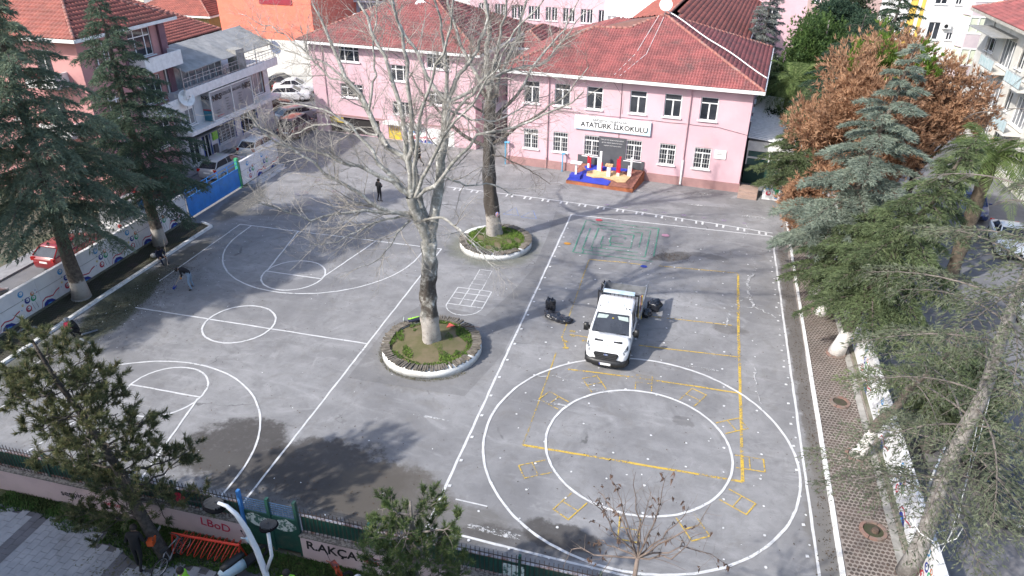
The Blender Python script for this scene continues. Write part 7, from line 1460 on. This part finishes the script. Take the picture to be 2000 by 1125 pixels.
# clumped pines
def clumps(label, base, seed, mat, limbs, ncl, nn, ln, w_, bark=BARK, name='pine_tree', group=None, upb=.5, spr=.8, tr=.2, extra=None, l1=(1., 2.2), sub=(.35, .9), spacing=.35):
    """limbs: [(pts,r0,r1)] in local coordinates, first one is the trunk; needle tufts sit at the outer ends of the shoots"""
    rnd = np.random.RandomState(seed); t = thing(name, label, 'tree', base, 0, group); b = MB(); b.smooth = True; p, a, c = limbs[0]; q = resample(p, 14); b.tube([tuple(x) for x in q], list(np.linspace(a, c, 14)), 9); b.build('trunk', bark, t)
    MP = []; MR = []
    for p, a, c in limbs[1:]: q = resample(p, 9); q[1:-1] += rnd.normal(size=(7, 3))*.04; MP.append(q); MR.append(np.linspace(a, c, 9))
    P, Rr = np.array(MP), np.array(MR); v, f = tubes(P, Rr, 6); kindstuff(arr('branches', v, f, bark, t, True))
    A = spawn(P, Rr, rnd, spacing, l1[0], l1[1], (35, 75), 6, .6, .01, .1, .12, .03, .25); B = spawn(*A, rnd, spacing*.8, sub[0], sub[1], (30, 70), 4, .6, .007, .25, .15)
    for X in (A, B): v, f = tubes(*X, 3); kindstuff(arr('twigs', v, f, bark, t))
    tips = np.vstack([B[0][:, -1], B[0][:, -2], A[0][:, -1]]); dr = np.vstack([B[0][:, -1]-B[0][:, -2]]*2+[A[0][:, -1]-A[0][:, -2]]); dr /= np.linalg.norm(dr, axis=1, keepdims=True)+1e-9
    if len(tips) > ncl: s = rnd.permutation(len(tips))[:ncl]; tips, dr = tips[s], dr[s]
    dr = dr+np.array([0, 0, upb]); k = len(tips); C = np.repeat(tips, nn, 0)-np.repeat(dr, nn, 0)*rnd.uniform(0, ln*.9, (k*nn, 1)); v, f = tufts(C, np.repeat(dr, nn, 0), ln, w_, rnd, spr); kindstuff(arr('crown_needles', v, f, mat, t)); return t
PINE_G = needle_mat('pine_green_needles', (0.111, 0.161, 0.056), (0.065, 0.101, 0.044), (0.263, 0.302, 0.111), 1.2)
PINE_B = needle_mat('mixed_pine_needles', (0.142, 0.157, 0.073), (0.081, 0.101, 0.051), (0.322, 0.263, 0.142), 1.)
rr = random.Random(14)
lim = [([(0, 0, 0), (-.55, .1, 1.5), (-1.0, .2, 3.6), (-1.6, .15, 5.6), (-2.0, 0, 7.2), (-2.3, 0, 8.4)], .22, .04)]
TR_ = resample(lim[0][0], 60)
for k in range(46):
    s = .3+.7*(k/46); p = TR_[int(s*59)]; az = k*2.4+.4; L = (3.7*(1-s)**.62+.45)*rr.uniform(.75, 1.12)*(.42 if math.sin(az) < -.15 and s < .6 else 1); L *= .84; d = Vector((math.cos(az), math.sin(az)*.72, 0)); zz = -.12 if s < .4 else .12
    lim.append(([tuple(p), (p[0]+d.x*L*.5, p[1]+d.y*L*.5, p[2]+zz*L*.4), (p[0]+d.x*L, p[1]+d.y*L, p[2]+zz*L+.12)], .055*(1.2-s), .014))
for az, L, s in ((3.3, 3.0, .2), (2.6, 2.4, .2)):
    p = TR_[int(s*59)]; lim.append(([tuple(p), (p[0]+math.cos(az)*L*.5, p[1]+math.sin(az)*L*.3, p[2]-.1), (p[0]+math.cos(az)*L, p[1]+math.sin(az)*L*.6, p[2]-.2)], .05, .012))
clumps('pine with open clumped crown leaning left, growing by the near pink wall', (-15.2, 13.35, 0), 5, PINE_B, lim, 3800, 38, .18, .011, M('pine_bark_dark', (.09, .075, .065), (.045, .038, .034), 7, .95, bump=1), l1=(.6, 1.3), sub=(.2, .5), spacing=.26)
lim = [([(0, 0, 0), (.1, .1, 2), (0, .1, 4), (.1, 0, 5.2), (.1, 0, 5.9)], .12, .03)]
for k in range(26):
    s = .3+.68*k/26; az = k*2.4; z_ = 5.6*s; L = (1.75*(1-s)**.5+.5)*rr.uniform(.7, 1.1); lim.append(([(.05, .05, z_), (math.cos(az)*L*.5, math.sin(az)*L*.5*.7, z_+.12*L), (math.cos(az)*L, math.sin(az)*L*.7, z_+.35*L)], .04, .012))
clumps('small bushy green pine at the bottom middle in front of the graffiti wall', (-5.95, 12.6, 0), 6, PINE_G, lim, 2200, 34, .16, .009, l1=(.4, 1.), sub=(.15, .4), spacing=.2)
# brown dead pine with live green tips
def blob_tree(label, base, seed, mat, c, rad, n, nn, ln, w_, upb, spr, name='pine_tree', trunk=.28, lobes=14, lr=.42, flat=1., bark=BARK, group=None, second=None):
    """crown made of many uneven lobes, each a shell of needle sprays with gaps between"""
    rnd = np.random.RandomState(seed); t = thing(name, label, 'tree', base, 0, group); c = np.array(c, float); rad = np.array(rad, float)
    b = MB(); b.smooth = True; b.tube([(0, 0, 0), (c[0]*.3, c[1]*.3, c[2]*.5), (c[0]*.8, c[1]*.8, c[2]), (c[0], c[1], c[2]+rad[2]*.6)], [trunk, trunk*.8, trunk*.5, .04], 8); b.build('trunk', bark, t)
    LC = []
    for i in range(lobes):
        d = rnd.normal(size=3); d /= np.linalg.norm(d); LC.append(c+d*rad*rnd.uniform(.35, .78))
    LC = np.array(LC); br = np.stack([np.repeat(np.array([[0, 0, c[2]*.6]]), lobes, 0), (LC+c*.6)/1.6-np.array([0, 0, rad[2]*.15]), LC], 1); v, f = tubes(br, np.tile(np.array([[.1, .07, .03]]), (lobes, 1)), 5); kindstuff(arr('branches', v, f, bark, t, True))
    TC, TD = [], []
    for L in LC:
        k = n//lobes; d = rnd.normal(size=(k, 3)); d /= np.linalg.norm(d, axis=1, keepdims=True); r = rad.mean()*lr*rnd.uniform(.75, 1.25); q = rnd.uniform(.45, 1.02, (k, 1)); bump = 1+.22*np.sin(d[:, 0:1]*5+L[0])*np.cos(d[:, 1:2]*6+L[1])+.12*np.sin(d[:, 2:3]*9)
        TC.append(L+d*r*q*bump*np.array([1, 1, flat])); TD.append(d*.6+np.array([0, 0, upb]))
    C, D = np.vstack(TC), np.vstack(TD); C = C+rnd.normal(size=C.shape)*.05; k = len(C)
    v, f = tufts(C, D, ln, w_, rnd, spr, nn); o = arr('crown_needles', v, f, [mat]+([second[0]] if second else []), t)
    if second: s = second[1](C)|(rnd.rand(k) < second[2]); o.data.polygons.foreach_set('material_index', np.repeat(s.astype(np.int32), nn))
    kindstuff(o); return t
BROWN = needle_mat('dead_brown_needles', (.47, .28, .17), (.32, .185, .115), (.58, .39, .25), .7)
VIV = needle_mat('vivid_green_tips', (.13, .22, .03), (.09, .15, .03), (.2, .28, .06), .8)
DT = M('dark_dead_branch', (.07, .05, .045), (.04, .03, .03), 5, .95)
blob_tree('large dead brown pine with a few vivid green tips, rising above the right strip', (9.4, 44.6, 0), 51, BROWN, (.6, .3, 7.9), (4.6, 3.6, 6.6), 13000, 7, .34, .036, .55, .38, lobes=34, lr=.30, trunk=.34, bark=DT, second=(VIV, lambda C: (C[:, 2] > 11) & (C[:, 0] < 3.4) & (C[:, 0] > -1.5) & (np.sin(C[:, 0]*3)+np.cos(C[:, 1]*2.3) > .5), .0))
blob_tree('smaller dead brown pine leaning over the street behind the blue cedar', (13.2, 46, 0), 52, BROWN, (.2, 0, 7.8), (3.0, 2.4, 4.8), 3400, 7, .32, .034, .5, .4, lobes=16, lr=.34, trunk=.24, bark=DT)
blob_tree('low hanging dead brown branches over the kerb at the top of the right strip', (8.2, 46.8, 0), 53, BROWN, (-.9, -1.2, 2.7), (1.6, 1.6, 2.4), 1800, 7, .3, .034, .4, .4, lobes=10, lr=.45, trunk=.14, bark=DT)
BGG = needle_mat('garden_pine_needles', (0.085, 0.147, 0.039), (0.046, 0.085, 0.031), (0.155, 0.217, 0.062), .5)
blob_tree('rounded bright green pine behind the annex palm, top right', (10.2, 70, 0), 54, BGG, (0, 0, 7.2), (4.4, 4, 4.6), 5200, 6, .3, .05, .6, .6, lobes=22, lr=.36)
blob_tree('dark green pine at the very top beyond the rounded one', (12.5, 80, 0), 55, DARK_G, (0, 0, 7), (5, 4, 4.5), 3600, 6, .36, .06, .5, .6, lobes=18, lr=.38)
blob_tree('green pine top right beside the bright white block', (17, 84, 0), 56, BGG, (0, 0, 5.4), (3, 3, 4), 2400, 6, .34, .06, .5, .6, lobes=12, lr=.4)
DB = needle_mat('dark_bush_leaves', (0.054, 0.078, 0.043), (0.034, 0.053, 0.031), (0.109, 0.124, 0.078), .6)
for i, (x, y, w2, h2, s) in enumerate(((-62, 78, 3.4, 2.6, 'dark bush below the yellow house, left one'), (-57.5, 79, 3.2, 2.4, 'dark bush below the yellow house, middle one'), (-53.6, 77, 2.6, 2.0, 'dark bush below the yellow house, beside the orange wall'), (-69, 76, 3.2, 3, 'dark bush behind the pink roof ridge'))):
    blob_tree(s, (x, y, 0), 60+i, DB, (0, 0, h2), (w2, w2*.8, h2), 1300, 5, .34, .07, .5, .8, 'bush', .1, 9, .45, group='dark bushes at the top left')
blob_tree('dark shady shrub under the annex palm', (8.5, 60.5, 0), 70, DB, (0, 0, 2.2), (3.4, 3.4, 2.0), 2200, 5, .34, .07, .5, .8, 'bush', .1, 12, .45)
blob_tree('dark trees beyond the rear wing of the school', (7.2, 72.5, 0), 71, DB, (0, 0, 2.6), (2.6, 5, 2.6), 2200, 5, .34, .07, .5, .8, 'bush', .1, 12, .45)
for i, (x, y, s) in enumerate(((-100, 104, 'distant green tree left of the white far house'), (-66, 112, 'distant green tree behind the orange wall'), (-24, 122, 'distant green tree behind the rear pink block'), (2, 118, 'distant green tree right of the rear pink block'), (21, 118, 'distant green tree beyond the street end'))):
    blob_tree(s, (x, y, 0), 80+i, DB, (0, 0, 5), (4.5, 4.5, 4), 1800, 4, .4, .1, .4, .8, 'tree', .2, 12, .42, group='distant trees')
# palms
PALM = needle_mat('palm_leaflets', (0.155, 0.217, 0.070), (0.093, 0.139, 0.046), (0.310, 0.341, 0.155), .9)
def palm(label, base, h, L, nf, seed, group='palms'):
    rnd = np.random.RandomState(seed); t = thing('palm_tree', label, 'palm', base, 0, group); b = MB(); b.smooth = True
    b.tube([(0, 0, h*k/12) for k in range(13)], [.36+.04*math.sin(k*2) for k in range(13)], 10); b.build('trunk', M('palm_bark', (.14, .11, .08), (.07, .055, .04), 5, .95, bump=1), t); V_, F_ = [], []; SP, SR = [], []
    for i in range(nf):
        az = i*2.4+rnd.uniform(-.2, .2); el = rnd.uniform(-.15, 1.25)*(.4+.6*(i/nf)); l = L*rnd.uniform(.8, 1.1); k = 14; u = np.linspace(0, 1, k); d = np.array([math.cos(az), math.sin(az), 0])
        ch = np.cos(el)*u*l*(1-.12*u); cz = np.sin(el)*u*l-.62*l*u**2*math.cos(el*.6); pl = np.array([0, 0, h])+ch[:, None]*d+cz[:, None]*np.array([0, 0, 1]); SP.append(pl); SR.append(np.linspace(.03, .006, k)); sd = np.array([-d[1], d[0], 0])
        m = 44; uu = np.linspace(.08, 1, m)
        for sg in (-1, 1):
            p = np.stack([np.interp(uu, u, pl[:, c]) for c in range(3)], 1); tg = np.gradient(p, axis=0); tg /= np.linalg.norm(tg, axis=1, keepdims=True); ll = (.62*np.sin(np.clip(uu*1.05, 0, 1)*np.pi*.86+.32)+.12)[:, None]; dd = sd*sg*.85+tg*.6+np.array([0, 0, -.25]); dd += rnd.normal(size=dd.shape)*.07
            e = p+dd*ll; V_.append(np.stack([p-tg*.018, p+tg*.018, p+dd*ll*.6+tg*.02, e, p+dd*ll*.6-tg*.02][:0] or [p-tg*.02, p+dd*ll*.5-tg*.026, e, p+dd*ll*.5+tg*.026], 1).reshape(-1, 3))
    V_ = np.vstack(V_); o = arr('fronds', V_, np.arange(len(V_)).reshape(-1, 4), PALM, t); kindstuff(o); v, f = tubes(np.array(SP), np.array(SR), 4); kindstuff(arr('frond_stems', v, f, PALM, t)); return t
palm('palm with long arching fronds beside the school roof corner', (7.4, 63.5, 0), 6.0, 4.2, 50, 91); palm('palm with broad pale fronds at the right frame edge', (15.4, 41.5, 0), 7.7, 3.8, 50, 92); palm('far palm at the top between pine and white block', (17.8, 98, 0), 6, 3.4, 30, 93)
# small bare bush with dry leaves, bottom right
def dry_tree(label, limbs, seed, twigm, leafm, base):
    rnd = np.random.RandomState(seed); t = thing('sapling', label, 'tree', base, 0); off = -np.array(base, float); MP, MR = [], []
    L0 = limbs[0]; b = MB(); b.smooth = True; b.tube([(0, 0, 0), (0, 0, 2.0)]+[tuple(np.array(p)+off) for p in L0[0]], [.09, .085]+list(np.linspace(.07, .05, len(L0[0]))), 8); b.build('trunk', twigm, t)
    for p, a, c in limbs[1:]: q = resample(p, 8); q[1:-1] += rnd.normal(size=(6, 3))*.03; MP.append(q+off); MR.append(np.linspace(a, c, 8))
    P, Rr = np.array(MP), np.array(MR); v, f = tubes(P, Rr, 5); kindstuff(arr('branches', v, f, twigm, t, True)); A = spawn(P, Rr, rnd, .2, .3, 1.0, (25, 60), 4, .45, .0035, .15, .15); v, f = tubes(*A, 3); kindstuff(arr('twigs', v, f, twigm, t))
    q = A[0].reshape(-1, 3); q = q[rnd.rand(len(q)) < .4]; q = q[(np.sin(q[:, 0]*4)+np.cos(q[:, 2]*5)) > .1]; v, f = tufts(q, np.tile([[0, 0, -1.]], (len(q), 1)), .15, .03, rnd, .5, 3); kindstuff(arr('dry_leaves', v, f, leafm, t)); return t
dry_tree('leafless sapling with a few curled brown leaves at the bottom right of centre', L3, 4, M('sapling_bark', (.22, .17, .14), (.13, .1, .085), 5, .9), M('curled_brown_leaf', (.12, .07, .05), (.06, .04, .03), 5, .9), (.14, 12.5, 0))
